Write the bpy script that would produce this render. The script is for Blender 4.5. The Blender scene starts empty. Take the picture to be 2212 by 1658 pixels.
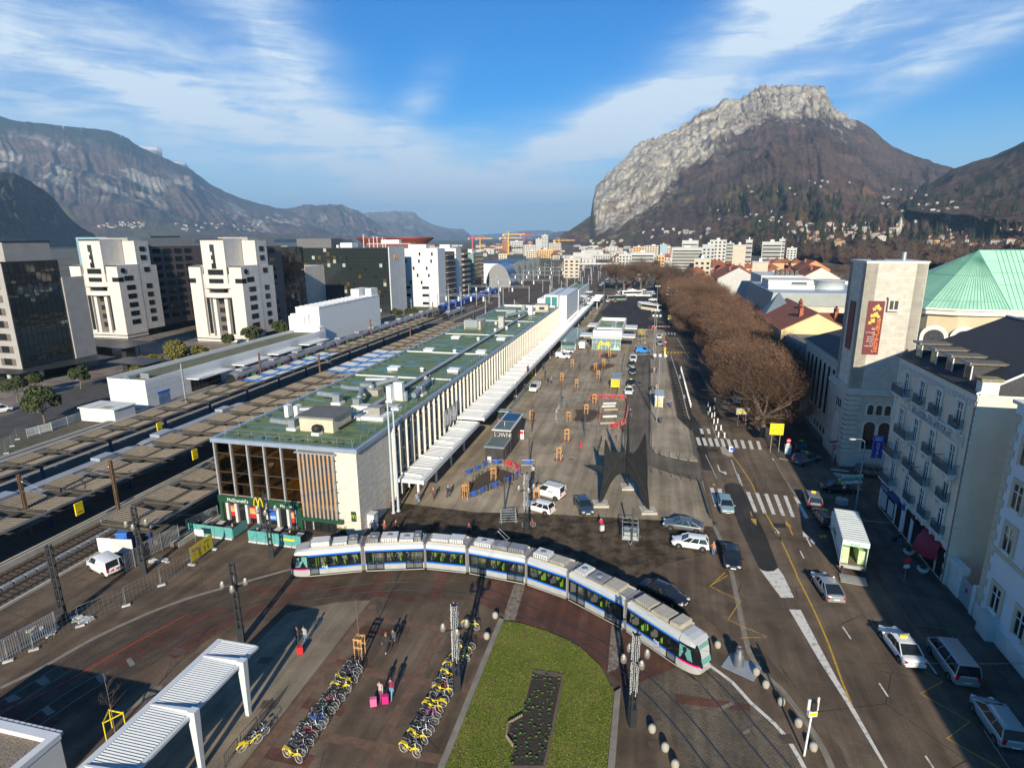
import bpy, bmesh, math, random
from mathutils import Vector, Matrix, noise
R=math.radians; PI=math.pi
sc=bpy.context.scene; COL=sc.collection
random.seed(7)
EYE=34.0; FPX=1277.2; PX,PY=1106.0,829.0; PITCH=R(13.9); ROLL=R(0.3)
cp,sp,cr,sr=math.cos(PITCH),math.sin(PITCH),math.cos(ROLL),math.sin(ROLL)
DOWN=Vector((0,-sp,-cp)); FWD=Vector((0,cp,-sp)); XX=Vector((1,0,0))
cam=bpy.data.objects.new('camera',bpy.data.cameras.new('camera')); COL.objects.link(cam)
rt=XX*cr+DOWN*sr; up=-(DOWN*cr-XX*sr); bk=-FWD
cam.matrix_world=Matrix(((rt.x,up.x,bk.x,0),(rt.y,up.y,bk.y,0),(rt.z,up.z,bk.z,EYE),(0,0,0,1)))
cam.data.sensor_fit='HORIZONTAL'; cam.data.sensor_width=36; cam.data.lens=FPX/2212*36
cam.data.clip_start=.5; cam.data.clip_end=90000
sc.camera=cam
SUN_EL=R(22); SUN_AZ=R(4.5)
sd=Vector((math.sin(SUN_AZ)*math.cos(SUN_EL),math.cos(SUN_AZ)*math.cos(SUN_EL),-math.sin(SUN_EL)))
sl=bpy.data.lights.new('sun','SUN'); sl.energy=4.1; sl.angle=R(.5); sl.color=(1,.9,.72)
so=bpy.data.objects.new('sun',sl); COL.objects.link(so); so.rotation_euler=sd.to_track_quat('-Z','Y').to_euler()
so.location=(0,-50,200)
sc.view_settings.view_transform='Standard'; sc.view_settings.look='None'; sc.view_settings.gamma=1
sc.view_settings.use_curve_mapping=False; sc.view_settings.exposure=0.85
sc.cycles.volume_bounces=0; sc.cycles.max_bounces=6; sc.cycles.transparent_max_bounces=12
W=bpy.data.worlds.new('World'); sc.world=W; W.use_nodes=True
def N(nt,t,**k):
 n=nt.nodes.new(t)
 for a,b in k.items():
  if a.startswith('i_'):
   key=a[2:]; key=int(key) if key.isdigit() else key
   n.inputs[key].default_value=b
  else: setattr(n,a,b)
 return n
def math_(nt,op,a,b=None,c=None,clamp=False):
 n=nt.nodes.new('ShaderNodeMath'); n.operation=op; n.use_clamp=clamp
 for i,v in enumerate((a,b,c)):
  if v is None: continue
  if isinstance(v,(int,float)): n.inputs[i].default_value=v
  else: nt.links.new(v,n.inputs[i])
 return n.outputs[0]
def rng(nt,v,a,b,c=0.,d=1.,smooth=True):
 n=nt.nodes.new('ShaderNodeMapRange'); n.interpolation_type='SMOOTHSTEP' if smooth else 'LINEAR'
 for i,q in zip((1,2,3,4),(a,b,c,d)): n.inputs[i].default_value=q
 nt.links.new(v,n.inputs[0]); return n.outputs[0]
def mixc(nt,f,a,b,blend='MIX'):
 n=nt.nodes.new('ShaderNodeMix'); n.data_type='RGBA'; n.blend_type=blend
 for s,v in ((0,f),(6,a),(7,b)):
  if hasattr(v,'links'): nt.links.new(v,n.inputs[s])
  elif isinstance(v,(int,float)): n.inputs[s].default_value=v
  else: n.inputs[s].default_value=(*v[:3],1)
 return n.outputs[2]
def build_sky():
 nt=W.node_tree; nt.nodes.clear()
 out=N(nt,'ShaderNodeOutputWorld'); bg=N(nt,'ShaderNodeBackground'); bg.inputs[1].default_value=.15
 sky=N(nt,'ShaderNodeTexSky'); sky.sky_type='NISHITA'; sky.sun_disc=False
 sky.sun_elevation=SUN_EL; sky.sun_rotation=SUN_AZ+PI; sky.altitude=300; sky.air_density=1.0; sky.dust_density=.5; sky.ozone_density=3.2
 tc=N(nt,'ShaderNodeTexCoord'); sx=N(nt,'ShaderNodeSeparateXYZ'); nt.links.new(tc.outputs['Generated'],sx.inputs[0])
 x,y,z=sx.outputs
 hor=math_(nt,'SQRT',math_(nt,'ADD',math_(nt,'MULTIPLY',x,x),math_(nt,'MULTIPLY',y,y)))
 az=math_(nt,'ARCTAN2',x,y); el=math_(nt,'ARCTAN2',z,hor)
 cb=N(nt,'ShaderNodeCombineXYZ'); nt.links.new(az,cb.inputs[0]); nt.links.new(el,cb.inputs[1])
 def env(a0,e0,ang,la,lb,k):
  c,s=math.cos(R(ang)),math.sin(R(ang))
  da=math_(nt,'SUBTRACT',az,R(a0)); de=math_(nt,'SUBTRACT',el,R(e0))
  p=math_(nt,'DIVIDE',math_(nt,'ADD',math_(nt,'MULTIPLY',da,c),math_(nt,'MULTIPLY',de,s)),R(la))
  q=math_(nt,'DIVIDE',math_(nt,'SUBTRACT',math_(nt,'MULTIPLY',de,c),math_(nt,'MULTIPLY',da,s)),R(lb))
  r=math_(nt,'ADD',math_(nt,'MULTIPLY',p,p),math_(nt,'MULTIPLY',q,q))
  return math_(nt,'MULTIPLY',math_(nt,'POWER',2.718,math_(nt,'MULTIPLY',r,-1.)),k)
 def wisp(scale,ang,sx_,sy_,det=7,dist=.6):
  mp=N(nt,'ShaderNodeMapping'); mp.inputs[2].default_value=(0,0,R(-ang)); mp.inputs[3].default_value=(sx_,sy_,1)
  mp.vector_type='TEXTURE' if False else 'POINT'
  nt.links.new(cb.outputs[0],mp.inputs[0])
  n=N(nt,'ShaderNodeTexNoise'); n.inputs['Scale'].default_value=scale; n.inputs['Detail'].default_value=det
  n.inputs['Roughness'].default_value=.6; n.inputs['Distortion'].default_value=dist
  nt.links.new(mp.outputs[0],n.inputs[0]); return n.outputs[0]
 E=None
 for e in CLOUDS:
  v=env(*e); E=v if E is None else math_(nt,'ADD',E,v)
 w1=wisp(9,20,.3,1.9); w2=wisp(25,20,.36,1.8,8,.9); w3=wisp(5,-25,1,1,6,.4)
 tex=math_(nt,'ADD',math_(nt,'MULTIPLY',w1,.5),math_(nt,'ADD',math_(nt,'MULTIPLY',w2,.3),math_(nt,'MULTIPLY',w3,.35)))
 t2=rng(nt,tex,.46,.78)
 dens=math_(nt,'MULTIPLY',math_(nt,'MULTIPLY',E,math_(nt,'ADD',math_(nt,'MULTIPLY',t2,.9),.2)),1.,clamp=True)
 hz=rng(nt,el,R(.0),R(12),.85,0)
 hsv=N(nt,'ShaderNodeHueSaturation'); hsv.inputs['Saturation'].default_value=SKY_SAT; hsv.inputs['Value'].default_value=1.
 hsv.inputs['Hue'].default_value=SKY_HUE
 nt.links.new(sky.outputs[0],hsv.inputs['Color'])
 gain=mixc(nt,1.0,hsv.outputs[0],SKY_GAIN,'MULTIPLY')
 c1=mixc(nt,hz,gain,(2.5,3.45,4.0))
 c2=mixc(nt,dens,c1,(3.0,3.5,3.95))
 nt.links.new(c2,bg.inputs[0]); nt.links.new(bg.outputs[0],out.inputs[0])
SKY_SAT=1.45; SKY_HUE=.49; SKY_GAIN=(.075,.37,.52)
CLOUDS=[(11,10.6,25,20,1.5,1.25),(33,12.2,27,11,1.3,1.),(-22,8.5,-17,18,1.5,1.1),(24,16,31,12,1.1,.8),(-30,12.5,-20,18,3.6,1.15),(-36,9.5,-10,13,3.,1.1),(-21,17.5,-42,7,2.6,1.),(-19,13.5,-50,6,2.2,.9),(-35,20.5,-4,9,2.4,.5),(-28,23,-6,7,2.2,.6),
 (-12,8,-20,10,2.4,.95),(-9,10.5,48,4.,1.5,.8),(-7,7.6,12,7,1.3,.8),(0,6.5,14,15,2.1,1.05),(10,9.5,25,13,2.1,1.1),(17,14,33,13,2.5,1.),(26,19.5,33,12,2.4,.85),
 (10,5,10,8,1.6,.6),(31,17,17,14,3.4,1.15),(36,13.8,12,9,1.8,.7),(24,12.5,20,8,1.4,.5),(-4,3.2,0,24,2.,.8)]
build_sky()
def ray(x,y):
 u=(x-PX)/FPX; v=(y-PY)/FPX
 u,v=u*cr-v*sr,u*sr+v*cr
 return XX*u+FWD+DOWN*v
def g(x,y,z=0.):
 d=ray(x,y); t=(z-EYE)/d.z
 return Vector((0,0,EYE))+d*t
def far(x,y,dist):
 d=ray(x,y); h=math.hypot(d.x,d.y); return Vector((0,0,EYE))+d*(dist/h)
CR=dict(A1=(0,800,1200),A2=(0,1600,1200),A3=(0,2200,1200),A4=(1000,800,1200),A5=(800,1500,1200),A6=(1000,2200,1200),
 B1=(1900,1100,1000),B2=(1900,1700,1000),B3=(2000,2300,1027.2),B4=(2700,1700,800),B5=(3000,900,1200.5),B6=(3000,1700,1096),
 B7=(3000,2300,1096),C3=(2300,800,900),D1=(3200,1200,1067.1),D2=(2600,1250,800.4),D3=(2000,900,700),D4=(3300,800,796),D5=(0,900,800.4),D6=(2100,1150,600))
def VV(c,x,y):
 a,b,w=CR[c]; k=w/2211.5; return (a+x*k)/1.8517,(b+y*k)/1.8517
def K(c,x,y,z=0.): return g(*VV(c,x,y),z)
AZ=R(13.36); SA,CA=math.sin(AZ),math.cos(AZ); O2=Vector((-17.75,63.2))
def S(s,t,z=0.): return Vector((O2.x+s*SA-t*CA,O2.y+s*CA+t*SA,z))
def toST(p):
 a,b=p.x-O2.x,p.y-O2.y; return a*SA+b*CA,-a*CA+b*SA
def lin(c):
 c=c/255.; return c/12.92 if c<=.04045 else ((c+.055)/1.055)**2.4
def RGB(r,g_,b): return (lin(r),lin(g_),lin(b))
MATS={}
def mat(name,col=(.5,.5,.5),rough=.7,metal=0.,var=.12,scale=2.,bump=0.,spec=.5,emit=0.,col2=None,world=False,alpha=1.,trans=0.,det=4,thr=(.35,.65),coat=0.):
 if name in MATS: return MATS[name]
 m=bpy.data.materials.new(name); m.use_nodes=True; nt=m.node_tree; b=nt.nodes['Principled BSDF']
 b.inputs['Roughness'].default_value=rough; b.inputs['Metallic'].default_value=metal
 b.inputs['Specular IOR Level'].default_value=spec; b.inputs['Alpha'].default_value=alpha
 b.inputs['Transmission Weight'].default_value=trans; b.inputs['Coat Weight'].default_value=coat
 b.inputs['Base Color'].default_value=(*col,1)
 if emit: b.inputs['Emission Color'].default_value=(*col,1); b.inputs['Emission Strength'].default_value=emit
 if var or col2 or bump:
  if world: src=N(nt,'ShaderNodeNewGeometry').outputs['Position']
  else: src=N(nt,'ShaderNodeTexCoord').outputs['Object']
  n=N(nt,'ShaderNodeTexNoise'); n.inputs['Scale'].default_value=scale; n.inputs['Detail'].default_value=det; n.inputs['Roughness'].default_value=.6
  nt.links.new(src,n.inputs[0])
  if col2: c=mixc(nt,rng(nt,n.outputs[0],*thr),col,col2)
  else:
   f=rng(nt,n.outputs[0],.3,.7,1-var,1+var,False)
   c=mixc(nt,1.,col,f,'MULTIPLY')
  nt.links.new(c,b.inputs['Base Color'])
  if bump:
   bp=N(nt,'ShaderNodeBump'); bp.inputs['Strength'].default_value=bump; bp.inputs['Distance'].default_value=.1
   nt.links.new(n.outputs[0],bp.inputs['Height']); nt.links.new(bp.outputs[0],b.inputs['Normal'])
 MATS[name]=m; return m
def glass(name,col=(.015,.018,.02),rough=.06,spec=.9):
 return mat(name,col,rough,0,0,1,0,spec)
class MB:
 def __init__(s,M=None): s.v=[]; s.f=[]; s.mi=[]; s.sm=[]; s.mats=[]; s.M=M
 def add(s,pts,faces,m,smooth=False):
  o=len(s.v)
  for p in pts:
   p=Vector(p); s.v.append(s.M@p if s.M else p)
  if m not in s.mats: s.mats.append(m)
  k=s.mats.index(m)
  for f in faces: s.f.append([o+i for i in f]); s.mi.append(k); s.sm.append(smooth)
  return s
 def face(s,pts,m): return s.add(pts,[list(range(len(pts)))],m)
 def box(s,x0,x1,y0,y1,z0,z1,m,mt=None):
  p=[(x0,y0,z0),(x1,y0,z0),(x1,y1,z0),(x0,y1,z0),(x0,y0,z1),(x1,y0,z1),(x1,y1,z1),(x0,y1,z1)]
  fs=[(0,3,2,1),(0,1,5,4),(1,2,6,5),(2,3,7,6),(3,0,4,7)]
  if mt and mt!=m: s.add(p,fs,m); s.add(p[4:],[(0,1,2,3)],mt); return s
  return s.add(p,fs+[(4,5,6,7)],m)
 def cb(s,c,d,m,rz=0.,rx=0.,ry=0.):
  Q=Matrix.Translation(c)@Matrix.Rotation(rz,4,'Z')@Matrix.Rotation(ry,4,'Y')@Matrix.Rotation(rx,4,'X')
  a,b,e=d[0]/2,d[1]/2,d[2]/2
  p=[Q@Vector(q) for q in ((-a,-b,-e),(a,-b,-e),(a,b,-e),(-a,b,-e),(-a,-b,e),(a,-b,e),(a,b,e),(-a,b,e))]
  return s.add(p,[(0,3,2,1),(0,1,5,4),(1,2,6,5),(2,3,7,6),(3,0,4,7),(4,5,6,7)],m)
 def prism(s,poly,z0,z1,m,mt=None,smooth=False):
  n=len(poly); ar=sum(poly[i][0]*poly[(i+1)%n][1]-poly[(i+1)%n][0]*poly[i][1] for i in range(n))
  if ar<0: poly=poly[::-1]
  p=[(q[0],q[1],z0) for q in poly]+[(q[0],q[1],z1) for q in poly]
  s.add(p,[(i,(i+1)%n,n+(i+1)%n,n+i) for i in range(n)],m,smooth)
  s.add(p[n:],[list(range(n))],mt or m); s.add(p[:n],[list(range(n))[::-1]],m); return s
 def tube(s,pts,r,m,n=6,caps=True,smooth=True):
  pts=[Vector(p) for p in pts]; k=len(pts); rr=r if isinstance(r,(list,tuple)) else [r]*k
  P=[]; ref=None
  for i,p in enumerate(pts):
   d=(pts[min(i+1,k-1)]-pts[max(i-1,0)])
   if d.length<1e-9: d=Vector((0,0,1))
   d.normalize()
   if ref is None: ref=Vector((0,0,1)) if abs(d.z)<.95 else Vector((1,0,0))
   a=d.cross(ref)
   if a.length<1e-4: a=d.orthogonal()
   a.normalize(); b=a.cross(d); ref=b
   for j in range(n):
    t=2*PI*j/n; P.append(p+(a*math.cos(t)+b*math.sin(t))*rr[i])
  fs=[(i*n+j,(i+1)*n+j,(i+1)*n+(j+1)%n,i*n+(j+1)%n) for i in range(k-1) for j in range(n)]
  s.add(P,fs,m,smooth)
  if caps: s.add(P[:n],[list(range(n))],m); s.add(P[-n:],[list(range(n))[::-1]],m)
  return s
 def lathe(s,prof,c,m,n=12,smooth=True):
  c=Vector(c); P=[]; k=len(prof)
  for r,z in prof:
   for j in range(n):
    t=2*PI*j/n; P.append(c+Vector((r*math.cos(t),r*math.sin(t),z)))
  s.add(P,[(i*n+j,i*n+(j+1)%n,(i+1)*n+(j+1)%n,(i+1)*n+j) for i in range(k-1) for j in range(n)],m,smooth)
  s.add(P[:n],[list(range(n))[::-1]],m); s.add(P[-n:],[list(range(n))],m); return s
 def ball(s,c,r,m,n=10,sz=1.):
  k=max(4,n//2); return s.lathe([(max(r*math.sin(PI*i/k),r*.02),-r*sz*math.cos(PI*i/k)) for i in range(k+1)],c,m,n)
 def mesh(s,name):
  me=bpy.data.meshes.new(name); me.from_pydata([tuple(v) for v in s.v],[],s.f)
  for m in s.mats: me.materials.append(m)
  me.polygons.foreach_set('material_index',s.mi); me.polygons.foreach_set('use_smooth',s.sm); me.update(); return me
 def obj(s,name,parent=None,loc=None,rz=0.):
  return inst(s.mesh(name),name,parent,loc,rz)
def inst(me,name,parent=None,loc=None,rz=0.,sc_=None):
 o=bpy.data.objects.new(name,me); COL.objects.link(o)
 if parent: o.parent=parent
 if loc is not None: o.location=loc
 if rz: o.rotation_euler=(0,0,rz)
 if sc_: o.scale=(sc_,)*3 if isinstance(sc_,(int,float)) else sc_
 return o
def tag(o,label=None,cat=None,group=None,kind=None):
 for k,v in (('label',label),('category',cat),('group',group),('kind',kind)):
  if v: o[k]=v
 return o
def thing(name,label,cat,loc=(0,0,0),rz=0.,group=None):
 o=bpy.data.objects.new(name,None); COL.objects.link(o); o.location=loc; o.rotation_euler=(0,0,rz); o.empty_display_size=.3
 return tag(o,label,cat,group)
def sthing(name,label,cat,s,t,z=0.,group=None):
 return thing(name,label,cat,S(s,t,z),-AZ,group)
def copy_tree(o,parent=None,loc=None,rz=None,label=None,group=None):
 c=o.copy(); COL.objects.link(c)
 if parent: c.parent=parent
 if loc is not None: c.location=loc
 if rz is not None: c.rotation_euler=(0,0,rz)
 if label: c['label']=label
 if group: c['group']=group
 for ch in list(o.children): copy_tree(ch,c)
 return c
ORD='first second third fourth fifth sixth seventh eighth ninth tenth eleventh twelfth thirteenth fourteenth fifteenth sixteenth seventeenth eighteenth nineteenth twentieth'.split()
def ordn(i):
 if i<20: return ORD[i]
 t=['twenty','thirty','forty','fifty','sixty','seventy'][(i+1)//10-2]; u=(i+1)%10
 return t+'-'+ORD[u-1] if u else {'twenty':'twentieth','thirty':'thirtieth','forty':'fortieth','fifty':'fiftieth'}.get(t,t+'th')
def struct(mb,name,kind='structure',**k):
 o=mb.obj(name,**k); o['kind']=kind; return o
def text(s,txt,size,m,loc,rot,depth=.02,name='lettering',parent=None,align='LEFT',sx=1.):
 cu=bpy.data.curves.new(name,'FONT'); cu.body=txt; cu.size=size; cu.extrude=depth; cu.align_x=align; cu.resolution_u=2
 o=bpy.data.objects.new(name,cu); COL.objects.link(o); bpy.context.view_layer.update()
 me=bpy.data.meshes.new_from_object(o.evaluated_get(bpy.context.evaluated_depsgraph_get()))
 bpy.data.objects.remove(o); me.materials.clear(); me.materials.append(m)
 q=inst(me,name,parent,loc); q.rotation_euler=rot; q.scale=(sx,1,1); return q
def smooth_path(pts,step=1.):
 pts=[Vector(p) for p in pts]; out=[]
 P=[pts[0]*2-pts[1]]+pts+[pts[-1]*2-pts[-2]]
 for i in range(1,len(P)-2):
  a,b,c,d=P[i-1:i+3]; n=max(2,int((c-b).length/step))
  for k in range(n):
   t=k/n; out.append(.5*((2*b)+(c-a)*t+(2*a-5*b+4*c-d)*t*t+(3*b-a-3*c+d)*t**3))
 out.append(pts[-1]); return out
def ribbon(path,w,z=0.,off=0.):
 L=[];Rr=[]; n=len(path)
 for i,p in enumerate(path):
  d=(path[min(i+1,n-1)]-path[max(i-1,0)]); d.z=0; d.normalize(); nn=Vector((-d.y,d.x,0))
  L.append(Vector((p.x,p.y,z))+nn*(off+w/2)); Rr.append(Vector((p.x,p.y,z))+nn*(off-w/2))
 return L,Rr
def add_ribbon(mb,path,w,m,z=0.,off=0.):
 L,Rr=ribbon(path,w,z,off); n=len(L)
 mb.add(L+Rr,[(i,n+i,n+i+1,i+1) for i in range(n-1)],m)
def flat(mb,pts,m,z):
 pts=[Vector((p[0],p[1],z)) for p in pts]; n=len(pts)
 ar=sum(pts[i].x*pts[(i+1)%n].y-pts[(i+1)%n].x*pts[i].y for i in range(n))
 mb.face(pts if ar>0 else pts[::-1],m)
HAZE=6e-5
from mathutils.bvhtree import BVHTree
HILLS=[]
def interp(tab,x):
 if x<=tab[0][0]: return tab[0][1]
 for (a,b),(c,d) in zip(tab,tab[1:]):
  if x<=c: return b+(d-b)*(x-a)/(c-a)
 return tab[-1][1]
def sst(a,b,x):
 t=min(1,max(0,(x-a)/(b-a))); return t*t*(3-2*t)
def mountain_mat():
 m=bpy.data.materials.new('mountain_ground'); m.use_nodes=True; nt=m.node_tree; b=nt.nodes['Principled BSDF']
 b.inputs['Roughness'].default_value=.95; b.inputs['Specular IOR Level'].default_value=.1
 at=N(nt,'ShaderNodeAttribute'); at.attribute_name='soil'
 pos=N(nt,'ShaderNodeNewGeometry').outputs['Position']
 n=N(nt,'ShaderNodeTexNoise'); n.inputs['Scale'].default_value=.035; n.inputs['Detail'].default_value=9; n.inputs['Roughness'].default_value=.75
 nt.links.new(pos,n.inputs[0])
 f=rng(nt,n.outputs[0],.3,.7,.45,1.55,False)
 nt.links.new(mixc(nt,1.,at.outputs['Color'],f,'MULTIPLY'),b.inputs['Base Color'])
 bp=N(nt,'ShaderNodeBump'); bp.inputs['Strength'].default_value=1.; bp.inputs['Distance'].default_value=25.
 nt.links.new(n.outputs[0],bp.inputs['Height']); nt.links.new(bp.outputs[0],b.inputs['Normal'])
 return m
MM=mountain_mat()
FR=lambda p,o=5,h=.9: noise.fractal(Vector(p),h,2.1,o)
def sheet(name,x0,x1,nx,nr,yd,amp,colf,freq=1/600.,gully=0.,extra=None,ridge_keep=.25,back=1.3):
 """terrain seen between picture columns x0..x1; yd(x,f)->(y,distance), f=0 at the crest, 1 at the foot"""
 V=[];Cc=[]
 for i in range(nx):
  x=x0+(x1-x0)*i/(nx-1)
  crest=None
  for j in range(-1,nr):
   f=max(0,j)/(nr-1); y,d=yd(x,f); p=far(x,y,d)
   k=ridge_keep+(1-ridge_keep)*math.sin(PI*min(1,f*1.15)) if f<.87 else ridge_keep
   q=p*freq
   a=FR(q,6)*amp*k
   if gully: a+=gully*k*(abs(FR((x*.028+FR(q,3)*.8,f*1.6,3.3),4))-.35)*2
   if extra: a+=extra(x,f,p)
   v=Vector((p.x*.6,p.y*.6,0)); v.normalize()
   p=p-v*a*.8+Vector((0,0,a*.55))
   if j==-1:
    hh=math.hypot(p.x,p.y); p=Vector((p.x*back,p.y*back,-60))
   V.append(p); Cc.append(colf(x,f,p))
 M=nr+1
 F=[(i*M+j,i*M+j+1,(i+1)*M+j+1,(i+1)*M+j) for i in range(nx-1) for j in range(M-1)]
 me=bpy.data.meshes.new(name); me.from_pydata([tuple(v) for v in V],[],F); me.materials.append(MM)
 ca=me.color_attributes.new('soil','FLOAT_COLOR','POINT')
 ca.data.foreach_set('color',[c for q in Cc for c in (*q,1)])
 me.polygons.foreach_set('use_smooth',[True]*len(F))
 o=inst(me,name); o['kind']='structure'; HILLS.append(BVHTree.FromPolygons(V,F)); return o
mix=lambda a,b,t: tuple(p+(q-p)*t for p,q in zip(a,b))
ROCK=(.58,.52,.42); ROCK2=(.3,.25,.195); WOOD=(.15,.1,.078); WOOD2=(.1,.072,.056); PINE=(.032,.047,.027); MEADOW=(.13,.115,.05); SNOW=(.8,.82,.85); OCHRE=(.26,.17,.085)
N_R=[(1150,531),(1196,523),(1276,465),(1280,433),(1288,403),(1311,375),(1368,328),(1386,311),(1426,298),(1486,263),(1541,223),(1598,215),(1631,193),(1651,186),(1701,183),(1756,182),(1783,187),(1801,228),(1826,243),(1881,276),(1926,316),(1966,335),(2021,353),(2056,364),(2120,390),(2300,420)]
N_K=[(1281,440),(1290,488),(1306,490),(1331,468),(1376,460),(1416,430),(1456,382),(1486,350),(1541,315),(1581,290),(1606,265),(1636,245),(1661,238),(1706,246),(1746,240),(1781,240),(1806,256),(1831,270),(1850,260)]
N_B=[(1150,532),(1200,528),(1500,537),(1800,562),(2212,592),(2400,600)]
N_DR=[(1150,3500),(1281,4100),(1700,4500),(2050,4300),(2300,3600)]
def nbd(yb): return EYE*FPX/(yb-512.5)*.97
def neron(x,f):
 yr=interp(N_R,x); yb=interp(N_B,x); db=min(3000,nbd(yb)); dr=interp(N_DR,x)
 return yr+(yb-yr)*f, db+(dr-db)*(1-f)**1.25
def neron_at(x,y):
 yr=interp(N_R,x); yb=interp(N_B,x); return neron(x,min(1,max(0,(y-yr)/(yb-yr))))[1]
def neron_col(x,f,p):
 y=neron(x,f)[0]; yk=interp(N_K,x) if 1279<x<1850 else -99
 n=FR(p/260,5); n2=FR((p.x/70,p.y/70,p.z/70),4); n3=FR((x/38,y/7+x*.055,1.7),5)
 rk=sst(16,-8,y-yk+n*26+n2*14) if yk>0 else 0
 rk=max(rk,sst(.42,.62,n2+n*.5)*sst(60,10,y-yk)*.9 if yk>0 else 0)
 strat=FR((x/60,(y+(x-1300)*.62 if x<1600 else y)/3.2,.3),4)
 rock=mix(ROCK,ROCK2,sst(-.1,.5,strat*.8+n3*.4)); rock=mix(rock,WOOD,sst(.2,.6,strat*.6+n2*.6)*.75)
 w=mix(WOOD,WOOD2,sst(-.3,.4,n))
 w=mix(w,PINE,sst(.25,.5,FR(p/180+Vector((9,3,1)),4)+.25*sst(380,520,y)-.25)*.9)
 w=mix(w,MEADOW,sst(.12,.4,FR(p/240+Vector((2,8,1)),4))*sst(370,430,y)*.75)
 w=mix(w,OCHRE,sst(.35,.5,FR(p/150+Vector((5,1,7)),4))*sst(360,430,y)*sst(540,470,y)*.9)
 return mix(w,rock,rk)
def ledges(x,f,p):
 y=neron(x,f)[0]; yk=interp(N_K,x) if 1279<x<1850 else -99; rk=sst(14,-6,y-yk) if yk>0 else 0
 yy=y+(x-1300)*.62 if x<1600 else y+(300-(x-1600))*.62*sst(1680,1600,x)
 return rk*(FR((x/55,yy/9,.3),4)*34+FR((x/9,yy/30,5.),3)*22) if rk else -FR((x/22,y/70,8.),4)*18*sst(0,.2,f)
sheet('mountain',1150,2260,460,190,neron,75,neron_col,1/420.,24,ledges)
R_R=[(1960,430),(2030,382),(2056,366),(2106,348),(2136,339),(2171,323),(2212,303),(2300,265),(2420,230)]
def righth(x,f):
 yr=interp(R_R,x); yb=455+ (x-2000)*.12; dr=2900-(x-1960)*1.2
 return yr+(yb-yr)*f, (1750-(x-2000)*1.3)+(dr-(1750-(x-2000)*1.3))*(1-f)**1.1
def right_col(x,f,p):
 n=FR(p/200,5); w=mix(WOOD,WOOD2,sst(-.3,.4,n)); w=mix(w,PINE,sst(.0,.4,FR(p/140+Vector((9,3,1)),4))*.9)
 return mix(w,MEADOW,sst(.15,.45,FR(p/200+Vector((2,8,1)),4))*sst(.2,.6,f)*.8)
sheet('hill',1960,2420,130,50,righth,40,right_col,1/260.,8)
L_R=[(-200,228),(0,250),(35,260),(120,268),(200,278),(240,283),(265,292),(290,310),(302,318),(365,345),(415,367),(450,395),(490,417),(525,430),(560,441),(600,452),(680,470),(760,512)]
def leftm(x,f):
 yr=interp(L_R,x); return yr+(519-yr)*f, 5600+(9000-5600+max(0,x-300)*6)*(1-f)**1.15 if True else 0
def left_col(x,f,p):
 y=leftm(x,f)[0]; n=FR(p/600,5); n2=FR(p/190,5); w=mix(WOOD,WOOD2,sst(-.3,.4,n))
 band=FR((x/90,(y-x*.36)/26,4.),5)
 rk=sst(.05,.5,band+n2*.6)*sst(.04,.2,f)*sst(.75,.5,f)
 c=mix(w,mix(ROCK,ROCK2,.35),rk*.75)
 c=mix(c,PINE,sst(.17,.05,f+n*.1)*(.95 if x<310 else .5)); c=mix(c,PINE,sst(.2,.5,FR(p/400+Vector((1,5,2)),4))*.7)
 c=mix(c,MEADOW,sst(.02,.35,FR(p/380+Vector((2,8,1)),4))*sst(.68,.82,f)*.9)
 return mix(c,SNOW,sst(.028,.012,f)*sst(.3,.45,FR((x/23,2,9),4)) if x<300 else 0)
sheet('mountain',-200,760,330,110,leftm,150,left_col,1/1100.,45)
def plate(x,f): yr=interp([(292,318),(304,314),(340,316),(349,322),(351,345),(360,352),(384,348),(400,351),(408,362),(416,376)],x); return yr+(400-yr)*f, 10500+1500*(1-f)
sheet('mountain',292,416,60,16,plate,30,lambda x,f,p: mix(mix(PINE,ROCK2,.4),SNOW,sst(.16,.05,f)),1/500.,20)
L0_R=[(-140,352),(0,370),(30,371),(50,380),(95,410),(115,425),(140,460),(165,485),(200,503),(215,520)]
def spur(x,f):
 yr=interp(L0_R,x); d=ray(x,yr); a=abs(math.atan2(d.x,d.y)); dd=2050/math.sin(a)
 return yr+(524-yr)*f, dd-(500 if x<60 else 200)*f
sheet('mountain',-140,215,110,60,spur,55,lambda x,f,p: mix(mix(PINE,WOOD2,.5),ROCK2,sst(.1,.45,FR(p/160,5))*sst(.1,.4,f)*sst(.95,.6,f)),1/300.,40)
def m1(x,f): yr=interp([(520,470),(600,452),(640,446),(665,443),(735,440),(752,446),(780,458),(820,485),(842,506),(860,519)],x); return yr+(519-yr)*f, 8200+(11000-8200)*(1-f)
def m_col(x,f,p): return mix(mix(WOOD,PINE,.3+.4*FR(p/700,4)),ROCK2,sst(.2,.5,FR(p/300,5))*.7)
sheet('mountain',520,860,150,60,m1,120,m_col,1/900.,170)
def m2(x,f): yr=interp([(740,470),(780,460),(810,457),(860,456),(895,457),(908,471),(935,485),(970,492),(1000,495),(1016,506),(1026,519)],x); return yr+(519-yr)*f, 12500+3000*(1-f)
sheet('mountain',740,1026,110,40,m2,90,lambda x,f,p: mix(m_col(x,f,p),ROCK2,.35*sst(.6,.1,f)),1/1100.,120)
def m3(x,f): yr=interp([(960,516),(1020,508),(1090,503),(1140,498),(1185,497),(1205,503),(1260,512)],x); return yr+(517-yr)*f, 21000+3000*(1-f)
sheet('mountain',960,1260,60,12,m3,60,m_col,1/2000.,40)
def m4(x,f): yr=interp([(1150,516),(1180,508),(1205,500),(1225,499),(1260,503),(1290,512)],x); return yr+(519-yr)*f, 9000+1500*(1-f)
sheet('mountain',1150,1290,50,14,m4,50,m_col,1/900.,40)
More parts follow.
